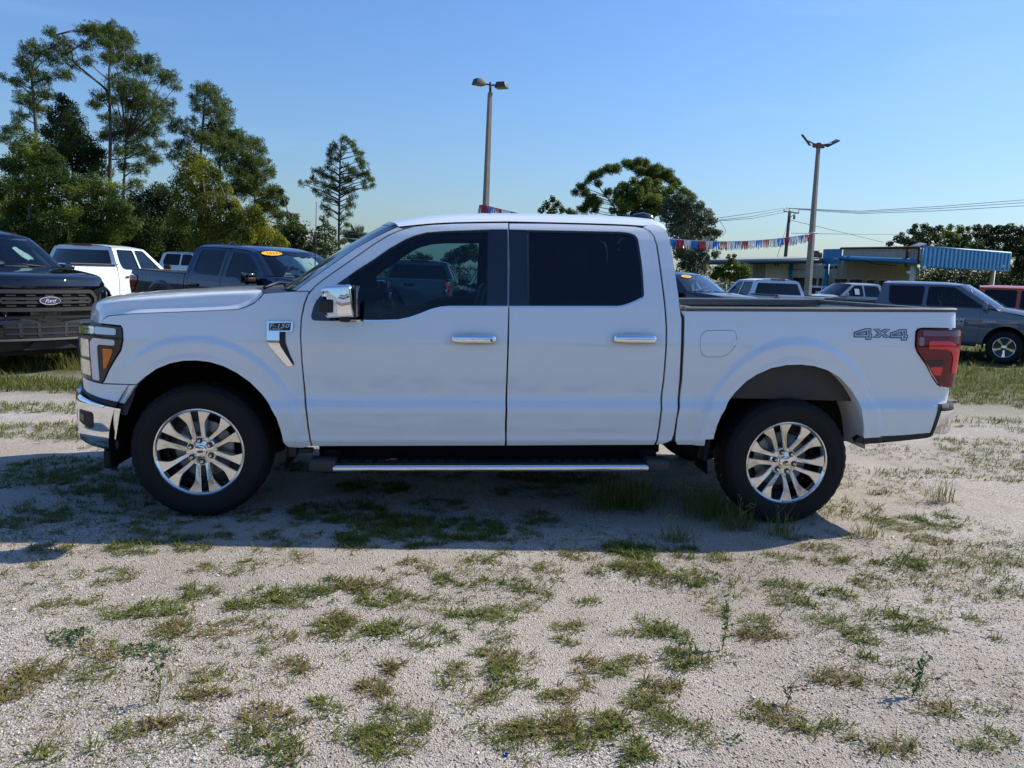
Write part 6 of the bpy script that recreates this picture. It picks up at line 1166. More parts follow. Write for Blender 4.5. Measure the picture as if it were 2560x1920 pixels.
# hedge under the canopy and the wood that closes the view all round: masses nobody could count
def wood(name, pts, mat, leaf, n_per, seed, label):
    rs = np.random.RandomState(seed); C, N_ = [], []
    for (x, y, z, r) in pts:
        n = int(n_per*r*r); d = rs.normal(size=(n, 3)); d /= np.linalg.norm(d, axis=1)[:, None]; C.append(np.array([x, y, z])+d*r*(.6+.4*rs.rand(n, 1))); N_.append(d)
    C = np.concatenate(C); N_ = np.concatenate(N_); V, T_ = leaf_quads(C, N_, rs, leaf); tn = np.repeat(np.clip(vnoise(C[:, 0], C[:, 1]+C[:, 2], seed, 3, .5)*.8+rs.rand(len(C))*.4-.15, 0, 1), 4)
    o = fast_tris(name, V, T_, mat, None, tn); tag(o, label, None, None, 'stuff'); return o
hp_ = []
for k in range(26):
    p_ = sight(2290+k*14, 745-(k % 3)*8, 80); hp_.append((p_[0], p_[1], 1.6+(k % 4)*.5, 2.0))
wood('hedge', hp_, ML_OAK, .22, 220, 41, 'dark hedge in the shade behind the blue canopy')
rw = np.random.RandomState(9); wp = []
for a in np.arange(0, 360, 1.6):
    t = math.radians(a); R_ = 112+rw.rand()*16; x, y = 1.5+R_*math.sin(t), R_*math.cos(t)
    if y > 0 and -28 < a-360*(a > 180) < 48: hgt = 2.2+rw.rand()*1.6
    else: hgt = 4+rw.rand()*4
    wp.append((x, y, hgt*.4, hgt*.8))
    if hgt > 4: wp.append((x+rw.rand()*4, y+rw.rand()*4, hgt*.9, hgt*.5))
wf = [q for q in wp if q[1] > 60 and -60 < q[0] < 110]; wp = [q for q in wp if q not in wf]
wood('woods', wp, ML_OAK, 1.0, 15, 42, 'low line of distant woods around the lot'); wood('far_thicket', wf, ML_OAK, .42, 85, 44, 'distant low thicket closing the horizon behind the lot')
tl_ = []
for k in range(60):
    p_ = sight(-60+k*14, 690, 44+rw.rand()*3); tl_.append((p_[0], p_[1], 1.2+rw.rand()*1.6, 1.6))
wood('undergrowth', tl_, ML_OAK, .16, 420, 43, 'dark undergrowth at the foot of the left tree line')

# ================================================================== lamp posts, pole, wires, streamer
M_CONC = pm('weathered_concrete', (.27, .245, .21), rough=.9, var=.25, scale=2.5, bump=.4, bscale=25)
M_FIX = pm('fixture_bronze', (.060, .055, .050), rough=.55, var=.3, scale=8)
M_FIXR = pm('rusty_bracket', (.20, .085, .060), rough=.7, var=.3, scale=9)
M_LENSY = pm('yellowed_lens', (.36, .31, .16), rough=.25, var=.2, scale=10)
M_WOODP = pm('weathered_pole_wood', (.085, .070, .058), rough=.9, var=.3, scale=3, bump=.5, bscale=20)
M_WIRE = pm('cable_black', (.03, .032, .035), rough=.6)
def square_pole(name, base, top, w0, w1, mat, root, ang=.5):
    base, top = np.array(base), np.array(top); V = []
    for p_, w in ((base, w0), (base*.5+top*.5, (w0+w1)/2), (top, w1)):
        c = [( .5, .36), (.36, .5), (-.36, .5), (-.5, .36), (-.5, -.36), (-.36, -.5), (.36, -.5), (.5, -.36)]
        V += [p_+np.array([w*(a*math.cos(ang)-b*math.sin(ang)), w*(a*math.sin(ang)+b*math.cos(ang)), 0]) for a, b in c]
    F = [(k*8+i, k*8+(i+1) % 8, (k+1)*8+(i+1) % 8, (k+1)*8+i) for k in range(2) for i in range(8)]+[tuple(range(16, 24))]
    return mesh(name, np.array(V), F, mat, root, smooth=False)
G_L = 'lamp posts on the lot'
# first post: two shoebox heads
Z1 = 33.0; b1 = sight(1207, 700, Z1); gb = float(ground_z(b1[0], b1[1])); t1 = sight(1225, 229, Z1); lp1 = empty('lamp_post', (b1[0], b1[1], gb), 0, 'tall square concrete lamp post with two box lamps above the cab roof', 'lamp post', G_L)
o1 = np.array([b1[0], b1[1], gb]); off = t1-b1; dirv = off/off[2]; base1 = np.array([0, 0, -.1]); top1 = dirv*(t1[2]-gb)
square_pole('pole', base1, top1, .29, .17, M_CONC, lp1); tube('mast', [top1-[0, 0, .05], top1+[0, 0, .42]], .055, M_FIX, lp1, 10)
for sg, (u_, v_), yaw in ((-1, (1197.5, 205), .5), (1, (1254, 213), -.45)):
    c = sight(u_, v_, Z1)-o1; hd = rbox('lamp_head', tuple(c), (.52, .40, .24), M_FIX, lp1, r=.02, rot=(0, 0, yaw), taper=(.72, .8)); rbox('lens', (c[0], c[1], c[2]-.125), (.44, .33, .02), M_LENSY, hd, r=.004, rot=(0, 0, yaw))
    m_ = top1+[0, 0, .30]; tube('arm', [m_, (m_+c)/2, c], .035, M_FIX, lp1, 8)
# second post: two flat LED heads on a bracket
Z2 = 36.0; b2 = sight(2014, 800, Z2); gb2 = float(ground_z(b2[0], b2[1])); t2_ = sight(2046, 370, Z2); lp2 = empty('lamp_post', (b2[0], b2[1], gb2), 0, 'leaning square lamp post with two tilted flat lamps on the right', 'lamp post', G_L)
o2 = np.array([b2[0], b2[1], gb2]); off = t2_-b2; dirv2 = off/off[2]; top2 = dirv2*(t2_[2]-gb2); square_pole('pole', np.array([0, 0, -.1]), top2, .30, .15, M_CONC, lp2)
rbox('bracket', tuple(top2+[0, 0, .10]), (.55, .12, .18), M_FIXR, lp2, r=.015, rot=(0, .04, 0)); rbox('bracket_collar', tuple(top2+[0, 0, .10]), (.16, .18, .26), M_FIXR, lp2, r=.01)
for (u_, v_), tilt, yw in (((2015, 350), .80, .1), ((2080, 358), -.50, -.1)):
    c = sight(u_, v_, Z2)-o2; hd = rbox('lamp_head', tuple(c), (.62, .34, .055), M_FIX, lp2, r=.012, rot=(.35, tilt, yw)); nrm = Euler((.35, tilt, yw)).to_matrix() @ Vector((0, 0, -1)); rbox('lens', tuple(Vector(c)+nrm*.031), (.40, .24, .012), M_LENSY, hd, r=.003, rot=(.35, tilt, yw))
    tube('knuckle', [top2+[0, 0, .10], c], [.04, .03], M_FIX, lp2, 8)
tube('streamer_tie', [sight(2029, 583, Z2-.2)-o2+[-.16, 0, 0], sight(2032, 582, Z2-.25)-o2, sight(2038, 582, Z2-.2)-o2+[.12, 0, 0]], .025, M_DRL, lp2, 5)
# tinsel streamer strung between the posts
M_TIN = {'silver': pm('silver_foil', (.80, .82, .85), rough=.3, metal=.3, var=.25, scale=15, coords='Object'), 'blue': pm('blue_foil', (.012, .22, .68), rough=.3, metal=.2, var=.35, scale=12), 'red': pm('red_foil', (.50, .02, .05), rough=.3, metal=.2, var=.35, scale=12)}
sA_, sB_ = sight(1216, 514, Z1-.2), sight(2030, 584, Z2-.25)
def srope(t):
    p_ = sA_*(1-t)+sB_*t; p_[2] -= 4*.74*t*(1-t)*(.75+.5*t); return p_
st_ = empty('streamer', tuple(sA_), 0, 'red, silver and blue tinsel streamer strung between the two lamp posts', 'streamer')
tube('cord', [srope(t)-sA_ for t in np.linspace(0, 1, 40)], .012, M_DRL, st_, 5)
rsS = np.random.RandomState(3); NS = 44
cols = ['red', 'silver', 'blue']
for k in range(NS):
    V, F = [], []
    for j in range(13):
        t = (k+.02+(j+.0)/13*.96)/NS; a = srope(t)-sA_; w = .024; Ld = .30+.10*rsS.rand(); sx, sy = rsS.normal(0, .03), rsS.normal(0, .05); dv = (srope(min(1, t+.002))-srope(t)); dv /= np.linalg.norm(dv); i0 = len(V); tw = rsS.normal(0, .018)
        for q, f_ in enumerate((0, .35, .7, 1)): c = a+np.array([sx*f_*f_, sy*f_*f_, -Ld*f_-.01]); e_ = dv*w*.5+np.array([0, tw*f_, 0]); V += [c-e_, c+e_]
        F += [(i0+2*q, i0+2*q+1, i0+2*q+3, i0+2*q+2) for q in range(3)]
    mesh('tinsel', np.array(V), F, M_TIN[cols[(k+2) % 3]], st_, smooth=False)
V, F = [], []
for j in range(16):      # bunch wrapped round the first post
    a = 2*math.pi*j/16; c = sight(1210, 522, Z1)-sA_+np.array([.2*math.cos(a), .2*math.sin(a), .15]); i0 = len(V)
    for f_ in (0, .5, 1): d = np.array([.10*f_*math.cos(a), .10*f_*math.sin(a), -.50*f_]); e_ = np.array([-math.sin(a), math.cos(a), 0])*.035; V += [c+d-e_, c+d+e_]
    F += [(i0+2*q, i0+2*q+1, i0+2*q+3, i0+2*q+2) for q in range(2)]
mesh('tinsel', np.array(V), F, M_TIN['red'], st_, smooth=False)
# utility pole and its lines
Z3 = 72.0; b3 = sight(1955, 730, Z3); gb3 = float(ground_z(b3[0], b3[1])); t3 = sight(1974.5, 527, Z3); up = empty('utility_pole', (b3[0], b3[1], gb3), 0, 'leaning wooden utility pole with crossarm left of the right-hand lamp post', 'utility pole'); o3 = np.array([b3[0], b3[1], gb3])
tube('pole', [(0, 0, -.2), (t3-o3)*.5, t3-o3], [.19, .16, .13], M_WOODP, up, 10)
ca, cb = sight(1959, 528, Z3)-o3, sight(1997, 533, Z3)-o3; tube('crossarm', [ca, (ca+cb)/2, cb], .06, M_WOODP, up, 6)
for t in (.02, .36, .98): p_ = ca*(1-t)+cb*t; tube('insulator', [p_, p_+[0, 0, .30]], [.05, .035], M_DRL, up, 8)
c_ = sight(1986, 538, Z3)-o3; tube('transformer_drop', [c_, c_-[0, 0, .35]], [.10, .12], M_STEEL, up, 8); tube('brace', [sight(1972, 545, Z3)-o3, sight(1990, 533, Z3)-o3], .03, M_WOODP, up, 5)
wires = [([(1960, 520), (1880, 533), (1790, 546)], 72, 66), ([(1972, 522), (1880, 541), (1790, 551)], 72, 66), ([(1996, 524), (1880, 546), (1792, 553)], 72, 66), ([(1960, 520), (2150, 528), (2350, 516), (2580, 498)], 72, 60), ([(1972, 521), (2150, 531), (2350, 521), (2580, 505)], 72, 60), ([(1996, 524), (2150, 534), (2350, 527), (2580, 513)], 72, 60), ([(1978, 583), (2100, 585), (2250, 586)], 72, 76), ([(1975, 550), (2060, 570), (2210, 606)], 72, 72), ([(1972, 545), (1955, 605), (1942, 645)], 72, 70), ([(1800, 553), (1808, 565), (1815, 578), (1806, 590)], 66, 66)]
wrt = empty('power_lines', tuple(o3), 0, 'thin black power lines running from the utility pole', 'power lines')
for pts_, za, zb in wires:
    n = len(pts_); tube('wire', [sight(*q, za+(zb-za)*i/(n-1))-o3 for i, q in enumerate(pts_)], .020, M_WIRE, wrt, 4)
# ================================================================== the low building with its canopy
M_SIDE = pm('off_white_siding', (.72, .68, .60), rough=.6, var=.12, scale=1.2)
M_SIDEG = pm('grey_siding', (.24, .25, .26), rough=.6, var=.12, scale=1.2)
M_BLUEM = pm('blue_metal', (.035, .22, .46), rough=.45, var=.12, scale=2.0)
M_BLUEL = pm('light_blue_trim', (.16, .38, .55), rough=.45, var=.08)
M_GALV = pm('galvanised_sheet', (.30, .31, .32), rough=.42, metal=.6, var=.25, scale=3)
M_RUST = pm('rusty_steel', (.070, .032, .028), rough=.85, var=.4, scale=4)
M_ROOFM = pm('roof_sheet', (.42, .40, .36), rough=.5, metal=.3, var=.15, scale=2)
M_DARKW = pm('dark_window', (.012, .014, .016), rough=.08, coat=.5)
bld = empty('building', (0, 0, 0), 0, 'low siding-clad dealership building with blue posts and a torn blue canopy', 'building')
def ribbed(name, A_, B_, z0, z1, mat, pitch=.30, depth=.035, duty=.5, out=None, za=None):
    """vertical ribbed sheet from A_ to B_ (plan points); z may slope: z0, z1 = (at A, at B)"""
    A_, B_ = np.array(A_), np.array(B_); L_ = np.linalg.norm(B_-A_); d = (B_-A_)/L_; n_ = np.array([d[1], -d[0]]); 
    if np.dot(n_, CAMP[:2]-A_) < 0: n_ = -n_
    s = [0.]; o = [0.]; k = int(L_/pitch)
    for i in range(k):
        a = i*L_/k; p_ = L_/k; s += [a+p_*.5*duty, a+p_*(.5*duty+.12), a+p_*(1-.12), a+p_]; o += [0, depth, depth, 0]
    s = np.array(s); o = np.array(o); lo_ = np.interp(s, [0, L_], z0); hi_ = np.interp(s, [0, L_], z1)
    P_ = np.stack([np.stack([A_[0]+d[0]*s+n_[0]*o, A_[1]+d[1]*s+n_[1]*o, z], 1) for z in (lo_, hi_)], 1); return grid(name, P_, mat, bld, smooth=False)
def plan(u, v, z): p_ = sight(u, v, z); return p_[:2], p_[2]
(pc_, zc_) = plan(2303, 666, 49); (pr_, zr_) = plan(2522, 676, 54.5); (pl_, zl_) = plan(2057, 660, 60.5)
zt_c = plan(2305, 618, 49)[1]; zt_r = plan(2524, 634, 54.5)[1]; zt_l = plan(2057, 624, 60.5)[1]
can = ribbed('canopy_fascia', pc_, pr_, (zc_, zr_), (zt_c, zt_r), M_BLUEM, .46, .06)
def slab(nm, A_, B_, z0, z1, mat, w=.06): 
    A_, B_ = np.array(A_), np.array(B_); mid = (A_+B_)/2; L_ = np.linalg.norm(B_-A_); an = math.atan2(B_[1]-A_[1], B_[0]-A_[0]); zA, zB = z0, z1
    return rbox(nm, (mid[0], mid[1], (z0+z1)/2), (L_, w, abs(z1-z0)), mat, bld, r=.005, rot=(0, 0, an))
def beam(nm, P0, P1, r, mat): return tube(nm, [P0, P1], r, mat, bld, 4)
v3 = lambda p_, z: np.array([p_[0], p_[1], z])
beam('fascia_cap', v3(pc_, zt_c+.03), v3(pr_, zt_r+.03), .07, M_BLUEL); beam('fascia_base', v3(pc_, zc_-.02), v3(pr_, zr_-.02), .05, M_BLUEM); beam('fascia_corner', v3(pc_, zc_), v3(pc_, zt_c), .07, M_BLUEL); beam('fascia_end', v3(pr_, zr_), v3(pr_, zt_r), .06, M_BLUEL)
# left return of the canopy: sheeting gone, galvanised backing and rusty purlins bare
dl = (pl_-pc_); pA = pc_+dl*.03; pB = pc_+dl*.80
ribbed('canopy_backing', pB+np.array([.25, .1]), pA+np.array([.25, .1]), (zl_+.55, zc_+.42), (zt_l-.06, zt_c-.10), M_GALV, .28, .03)
beam('purlin', v3(pA, zt_c-.02), v3(pB, zt_l+.02), .09, M_RUST); beam('lower_trim', v3(pA, zc_+.30), v3(pB, zl_+.42), .17, M_BLUEM); beam('upright', v3(pc_+dl*.13, zc_+.02), v3(pc_+dl*.13, zt_c), .10, M_RUST); beam('upright', v3(pA, zc_+.3), v3(pA, zt_c), .08, M_RUST)
wE = np.array([pc_[1]-pl_[1], pl_[0]-pc_[0]]); wE = wE/np.linalg.norm(wE)
q0, q1 = plan(2055, 663, 60)[0], plan(2102, 664, 58.5)[0]; ribbed('canopy_end_panel', q0, q1, (zl_-.02, zl_-.02), (zt_l, zt_l+.02), M_BLUEM, .5, .02); q2 = q1+(pc_-pl_)*-.18; ribbed('canopy_end_panel', q1, q2, (zl_-.02, zl_), (zt_l, zt_l), M_BLUEM, .5, .02)
cnr = [v3(pc_, zc_+.35), v3(pr_, zr_+.35), v3(pr_+dl, zl_+.35), v3(pl_, zl_+.35)]; mesh('canopy_roof', np.array(cnr+[c+[0, 0, .15] for c in cnr]), [(0, 1, 2, 3), (7, 6, 5, 4), (0, 4, 5, 1), (1, 5, 6, 2), (2, 6, 7, 3), (3, 7, 4, 0)], M_ROOFM, bld, smooth=False)
for u_, v_, z_, w in ((2281, 690, 50.5, .34), (2480, 700, 56, .34)): p_ = sight(u_, v_, z_); gzz = float(ground_z(p_[0], p_[1])); tube('canopy_post', [v3(p_, gzz-.1), v3(p_, zc_+.4)], .19, M_SIDE, bld, 4)
# walls
wa, wb_, wc, wd = plan(1880, 700, 68)[0], plan(1912, 700, 65)[0], plan(2075, 700, 62.5)[0], plan(2280, 700, 59.5)[0]; ztop = plan(1912, 655, 65)[1]; gq = -.3
ribbed('grey_wall', wa, wb_, (gq, gq), (ztop, ztop), M_SIDEG, .30, .03); ribbed('white_wall', wb_, wc, (gq, gq), (ztop, ztop), M_SIDE, .32, .03); ribbed('rear_wall', wc, wd, (gq, gq), (ztop+.25, ztop+.25), pm('beige_siding', (.58, .53, .43), rough=.6, var=.12, scale=1.2), .62, .04)
bk_ = wb_+(wd-wb_)*1.0+np.array([2, 9]); mesh('building_back', np.array([v3(wa, gq), v3(wd, gq), v3(wd+[2, 9], gq), v3(wa+[2, 9], gq), v3(wa, ztop), v3(wd, ztop), v3(wd+[2, 9], ztop), v3(wa+[2, 9], ztop)]), [(0, 3, 7, 4), (1, 5, 6, 2), (2, 6, 7, 3)], M_SIDEG, bld, smooth=False)
ra, rb2 = plan(1765, 645, 66)[0], plan(2058, 642, 59.0)[0]; zra, zrb = plan(1765, 651, 66)[1], plan(2058, 646, 59)[1]; dp = np.array([1.5, 8.])
rv = [v3(ra, zra-.06), v3(rb2, zrb-.06), v3(rb2+dp, zrb+.25), v3(ra+dp, zra+.25)]; mesh('roof', np.array(rv+[c+[0, 0, .10] for c in rv]), [(0, 3, 2, 1), (4, 5, 6, 7), (0, 1, 5, 4), (1, 2, 6, 5), (2, 3, 7, 6), (3, 0, 4, 7)], M_ROOFM, bld, smooth=False); beam('eave_trim', v3(ra, zra-.20), v3(rb2, zrb-.20), .16, pm('eave_blue', (.035, .085, .13), rough=.5))
for u_, z_ in ((1975, 63.6), (2066, 61.5)): p_ = sight(u_, 700, z_); tube('blue_post', [v3(p_, gq), v3(p_, ztop+.05)], .17, M_BLUEM, bld, 4)
for u0, u1, z0_, z1_, v0_, v1_ in ((1982, 2016, 64, 63, 693, 716), (2018, 2044, 63, 62.6, 694, 716), (2046, 2058, 62.5, 62.3, 694, 716), (2086, 2120, 61.3, 60.8, 696, 722), (2124, 2158, 60.7, 60.2, 697, 722), (2166, 2188, 60, 59.7, 699, 722), (2196, 2222, 59.6, 59.3, 700, 722)):
    A_, zA = plan(u0, v0_, z0_-.15); B_, zB = plan(u1, v0_, z1_-.15); _, zl2 = plan(u0, v1_+20, z0_-.15); wn_ = mesh('window', np.array([v3(A_, zl2), v3(B_, zl2), v3(B_, zB), v3(A_, zA)]), [(0, 1, 2, 3)], M_DARKW, bld, smooth=False)
    for P0, P1 in ((v3(A_, zl2), v3(A_, zA)), (v3(B_, zl2), v3(B_, zB)), (v3(A_, zA), v3(B_, zB))): tube('window_frame', [P0, P1], .05, M_SIDE, wn_, 4)
nA, zA = plan(1941, 661, 64.3); dW = np.array(wc)-np.array(wb_); text_mesh('house_number', '44', M_RUST, bld, .42, .20, frame_of((nA[0], nA[1], zA), (dW[0], dW[1], 0), (0, 0, 1)), .01)
for pts_, z_ in (([(1968, 672), (2000, 675), (2035, 668), (2055, 660)], 61.8), ([(2155, 652), (2190, 660), (2240, 664)], 58)): tube('hanging_cable', [sight(u_, v_, z_) for u_, v_ in pts_], .03, M_WIRE, bld, 4)
for u_, v_, z_ in ((2064, 668, 60.8), (2078, 669, 60.6), (2090, 668, 60.4), (2272, 681, 50), (2310, 670, 49), (2505, 666, 54)): p_ = sight(u_, v_, z_); rbox('floodlight', tuple(p_), (.22, .2, .2), M_DRL if u_ > 2270 else M_FIX, bld, r=.05)
tube('roof_duct', [sight(2034, 637, 66), sight(2052, 636, 66)], .35, M_FIX, bld, 10); p_ = sight(2295, 613, 51); rbox('loose_sheet', tuple(p_), (.9, .5, .05), M_GALV, bld, r=.01, rot=(.2, -.3, .2))
bo = Vector((float(wb_[0]), float(wb_[1]), 0.0))
for o in bpy.data.objects:
    if o.parent == bld: o.matrix_parent_inverse = Matrix.Translation(-bo)
bld.location = bo
# chain-link fence in front of the trees
fr = empty('chain_link_fence', (0, 0, 0), 0, 'short run of chain-link fence behind the pale windshield', 'fence'); fa, fb_ = sight(1790, 735, 46), sight(1862, 735, 46); zf0, zf1 = float(ground_z(fa[0], fa[1])), 1.55
fo_ = Vector((fa[0], fa[1], 0)); fr.location = fo_; nfp = 4; dF = (fb_-fa)/(nfp-1)
for k in range(nfp): p_ = fa+dF*k-np.array(fo_); tube('post', [(p_[0], p_[1], zf0-.1), (p_[0], p_[1], zf1)], .035, M_STEEL, fr, 6)
tube('top_rail', [(0, 0, zf1), (fb_[0]-fa[0], fb_[1]-fa[1], zf1)], .028, M_STEEL, fr, 6); parts = []; Lf = np.linalg.norm((fb_-fa)[:2]); ux = (fb_-fa)/Lf
for k in range(int(Lf/.11)+16):
    for sg in (1, -1):
        s0, s1 = k*.11-1.8*(sg == 1), k*.11-1.8*(sg == -1); za_, zb_ = zf0, zf1
        c0, c1 = max(0, min(Lf, s0)), max(0, min(Lf, s1))
        if c0 == c1: continue
        z0_ = za_+(zb_-za_)*((c0-s0)/(s1-s0)); z1_ = za_+(zb_-za_)*((c1-s0)/(s1-s0)); parts.append(tube_data([(ux[0]*c0, ux[1]*c0, z0_), (ux[0]*c1, ux[1]*c1, z1_)], .006, 3, False))
v, f = join(parts); mesh('wire_mesh', v, f, M_STEEL, fr, smooth=False)

# ================================================================== weeds, turf and loose shell
def gpx(u, v):
    d = CF + CR*((u-1280)/FPX) - CU*((v-960)/FPX); p_ = CAMP - d*(CAMP[2]/d[2]); return p_[0], p_[1]
def blades(X, Y, L_, w, lean, rs, az=None, curl=.5):
    """one blade per entry: 5 points, 3 triangles"""
    n = len(X); Z = ground_z(X, Y)-.004; az = rs.rand(n)*2*np.pi if az is None else az
    d = np.stack([np.cos(az), np.sin(az), np.zeros(n)], 1); s = np.stack([-np.sin(az), np.cos(az), np.zeros(n)], 1); up = np.array([0, 0, 1.])
    B = np.stack([X, Y, Z], 1); l1 = L_*.55; l2 = L_*.45
    a1 = lean; a2 = np.clip(lean+curl*(.3+.7*rs.rand(n)), 0, 1.75)
    m = B+d*(l1*np.sin(a1))[:, None]+up*(l1*np.cos(a1))[:, None]; t = m+d*(l2*np.sin(a2))[:, None]+up*(l2*np.cos(a2))[:, None]
    t[:, 2] = np.maximum(t[:, 2], Z+.006); sw = s*(w*.5)[:, None]
    V = np.stack([B-sw*.7, B+sw*.7, m+sw, m-sw, t], 1).reshape(-1, 3); q = np.arange(n)*5
    return V, np.concatenate([np.stack([q, q+1, q+2], 1), np.stack([q, q+2, q+3], 1), np.stack([q+3, q+2, q+4], 1)])
def tufts(cx, cy, nb, L_, w, lean, rs, tint, spread=.02, curl=.5):
    """cx, cy: tuft centres; nb blades each"""
    k = len(cx); nb = np.maximum(3, (np.asarray(nb)*np.ones(k)).astype(int)); ix = np.repeat(np.arange(k), nb); n = len(ix)
    X = cx[ix]+rs.normal(0, 1, n)*spread*(L_ if np.ndim(L_) == 0 else np.asarray(L_)[ix])*8; Y = cy[ix]+rs.normal(0, 1, n)*spread*(L_ if np.ndim(L_) == 0 else np.asarray(L_)[ix])*8
    LL = (L_ if np.ndim(L_) == 0 else np.asarray(L_)[ix])*(.5+.7*rs.rand(n)); le = np.clip(lean+rs.normal(0, .28, n), .05, 1.5)
    V, T_ = blades(X, Y, LL, w*(.6+.7*rs.rand(n)), le, rs, None, curl)
    tn = np.repeat(np.clip(np.asarray(tint)[ix]+rs.normal(0, .16, n), 0, 1), 5); return V, T_, tn
class Soup:
    def __init__(s): s.V, s.T, s.C, s.n = [], [], [], 0
    def add(s, V, T_, c): s.V.append(V); s.T.append(T_+s.n); s.C.append(c); s.n += len(V)
    def build(s, name, mat, label): o = fast_tris(name, np.concatenate(s.V), np.concatenate(s.T), mat, None, np.concatenate(s.C)); tag(o, label, None, None, 'stuff'); return o
rsG = np.random.RandomState(21)
near = Soup()
# patches seen in the photograph: (x, y, half width, half height, kind); kind g = coarse green, r = reddish rosettes, m = thin mixed, d = dense short
KZ = .45208; PT_ = [(900, 490, 170, 60, 'g'), (650, 510, 110, 40, 'g'), (1400, 430, 180, 70, 'g'), (1700, 420, 150, 70, 'm'), (1130, 390, 110, 45, 'g'), (1230, 260, 190, 50, 'm'), (620, 310, 130, 50, 'm'), (1080, 140, 120, 45, 'd'), (760, 160, 170, 40, 'd'), (300, 160, 120, 40, 'm'), (1560, 170, 130, 60, 'm'), (1900, 180, 90, 45, 'g'), (240, 840, 130, 60, 'r'), (950, 600, 120, 60, 'r'), (1180, 600, 150, 50, 'r'), (560, 740, 110, 50, 'r'), (1960, 600, 160, 90, 'g'), (1850, 560, 80, 60, 'r'), (1150, 860, 130, 60, 'm'), (1400, 710, 110, 50, 'm'), (1650, 810, 110, 60, 'r'), (1840, 1040, 100, 60, 'g'), (1440, 1090, 100, 60, 'r'), (1660, 1100, 90, 50, 'r'), (2060, 940, 70, 50, 'r'), (900, 1150, 130, 60, 'r'), (1130, 980, 140, 30, 'r'), (520, 880, 150, 70, 'm'), (350, 1310, 160, 70, 'g'), (1480, 1250, 200, 90, 'm'), (1530, 1320, 110, 60, 'g'), (2150, 1100, 80, 90, 'm'), (2080, 1240, 100, 80, 'm'), (1060, 1220, 110, 50, 'm'), (640, 1210, 60, 40, 'm'), (120, 270, 100, 40, 'm'), (60, 380, 80, 40, 'm'), (250, 490, 120, 30, 'm'), (460, 440, 100, 30, 'm'), (2100, 440, 110, 40, 'g'), (1990, 370, 90, 40, 'r'), (1460, 560, 120, 50, 'm'), (1660, 650, 90, 30, 'r'), (80, 930, 120, 80, 'r'), (1950, 720, 90, 40, 'm')]
PT_ = [(a*KZ, 1300+b*KZ, c*KZ, d*KZ, k) for a, b, c, d, k in PT_]
KR = .47920; PR = [(110, 270, 110, 40, 'd'), (200, 360, 110, 50, 'r'), (480, 400, 100, 45, 'g'), (650, 420, 60, 30, 'g'), (330, 430, 60, 25, 'm'), (450, 270, 120, 30, 'd'), (640, 290, 100, 30, 'm'), (1110, 240, 120, 50, 'm'), (950, 310, 100, 30, 'm'), (1230, 340, 120, 30, 'm'), (1570, 330, 120, 45, 'g'), (1350, 330, 60, 30, 'g'), (960, 450, 100, 30, 'm'), (1230, 490, 80, 30, 'g'), (1100, 480, 60, 25, 'g'), (980, 520, 80, 40, 'm'), (1140, 545, 70, 30, 'g'), (1620, 120, 200, 50, 'm'), (1740, 90, 100, 45, 'g'), (1560, 640, 140, 60, 'g'), (1720, 690, 90, 40, 'm'), (1350, 710, 80, 55, 'g'), (1150, 640, 120, 40, 'm'), (800, 700, 150, 40, 'r'), (350, 720, 90, 60, 'g'), (450, 840, 120, 60, 'g'), (700, 850, 80, 50, 'm'), (1450, 850, 70, 40, 'g'), (1250, 940, 150, 45, 'r'), (1620, 990, 110, 60, 'm'), (1760, 1100, 90, 40, 'r'), (820, 1120, 100, 60, 'm'), (960, 1150, 90, 60, 'r'), (1120, 1210, 90, 45, 'g'), (1250, 1200, 60, 50, 'm'), (600, 1250, 150, 70, 'm'), (350, 1180, 110, 60, 'm'), (60, 1220, 90, 70, 'g'), (180, 1320, 80, 60, 'g'), (330, 1000, 110, 70, 'r'), (200, 1050, 80, 40, 'm'), (1350, 1290, 90, 60, 'r'), (1560, 1300, 90, 40, 'r'), (1930, 1270, 80, 60, 'm'), (2070, 1240, 80, 60, 'm'), (2030, 1110, 90, 50, 'm'), (2160, 480, 70, 30, 'm'), (2110, 320, 100, 30, 'm'), (1870, 330, 60, 20, 'm'), (1720, 210, 90, 25, 'r'), (1880, 630, 120, 30, 'm'), (1960, 730, 110, 25, 'm'), (620, 560, 70, 60, 'm'), (280, 650, 70, 50, 'm'), (100, 900, 80, 40, 'm'), (850, 640, 100, 40, 'm'), (1420, 430, 100, 40, 'm')]
PT_ += [(1500+a*KR, 1250+b*KR, c*KR, d*KR, k) for a, b, c, d, k in PR]
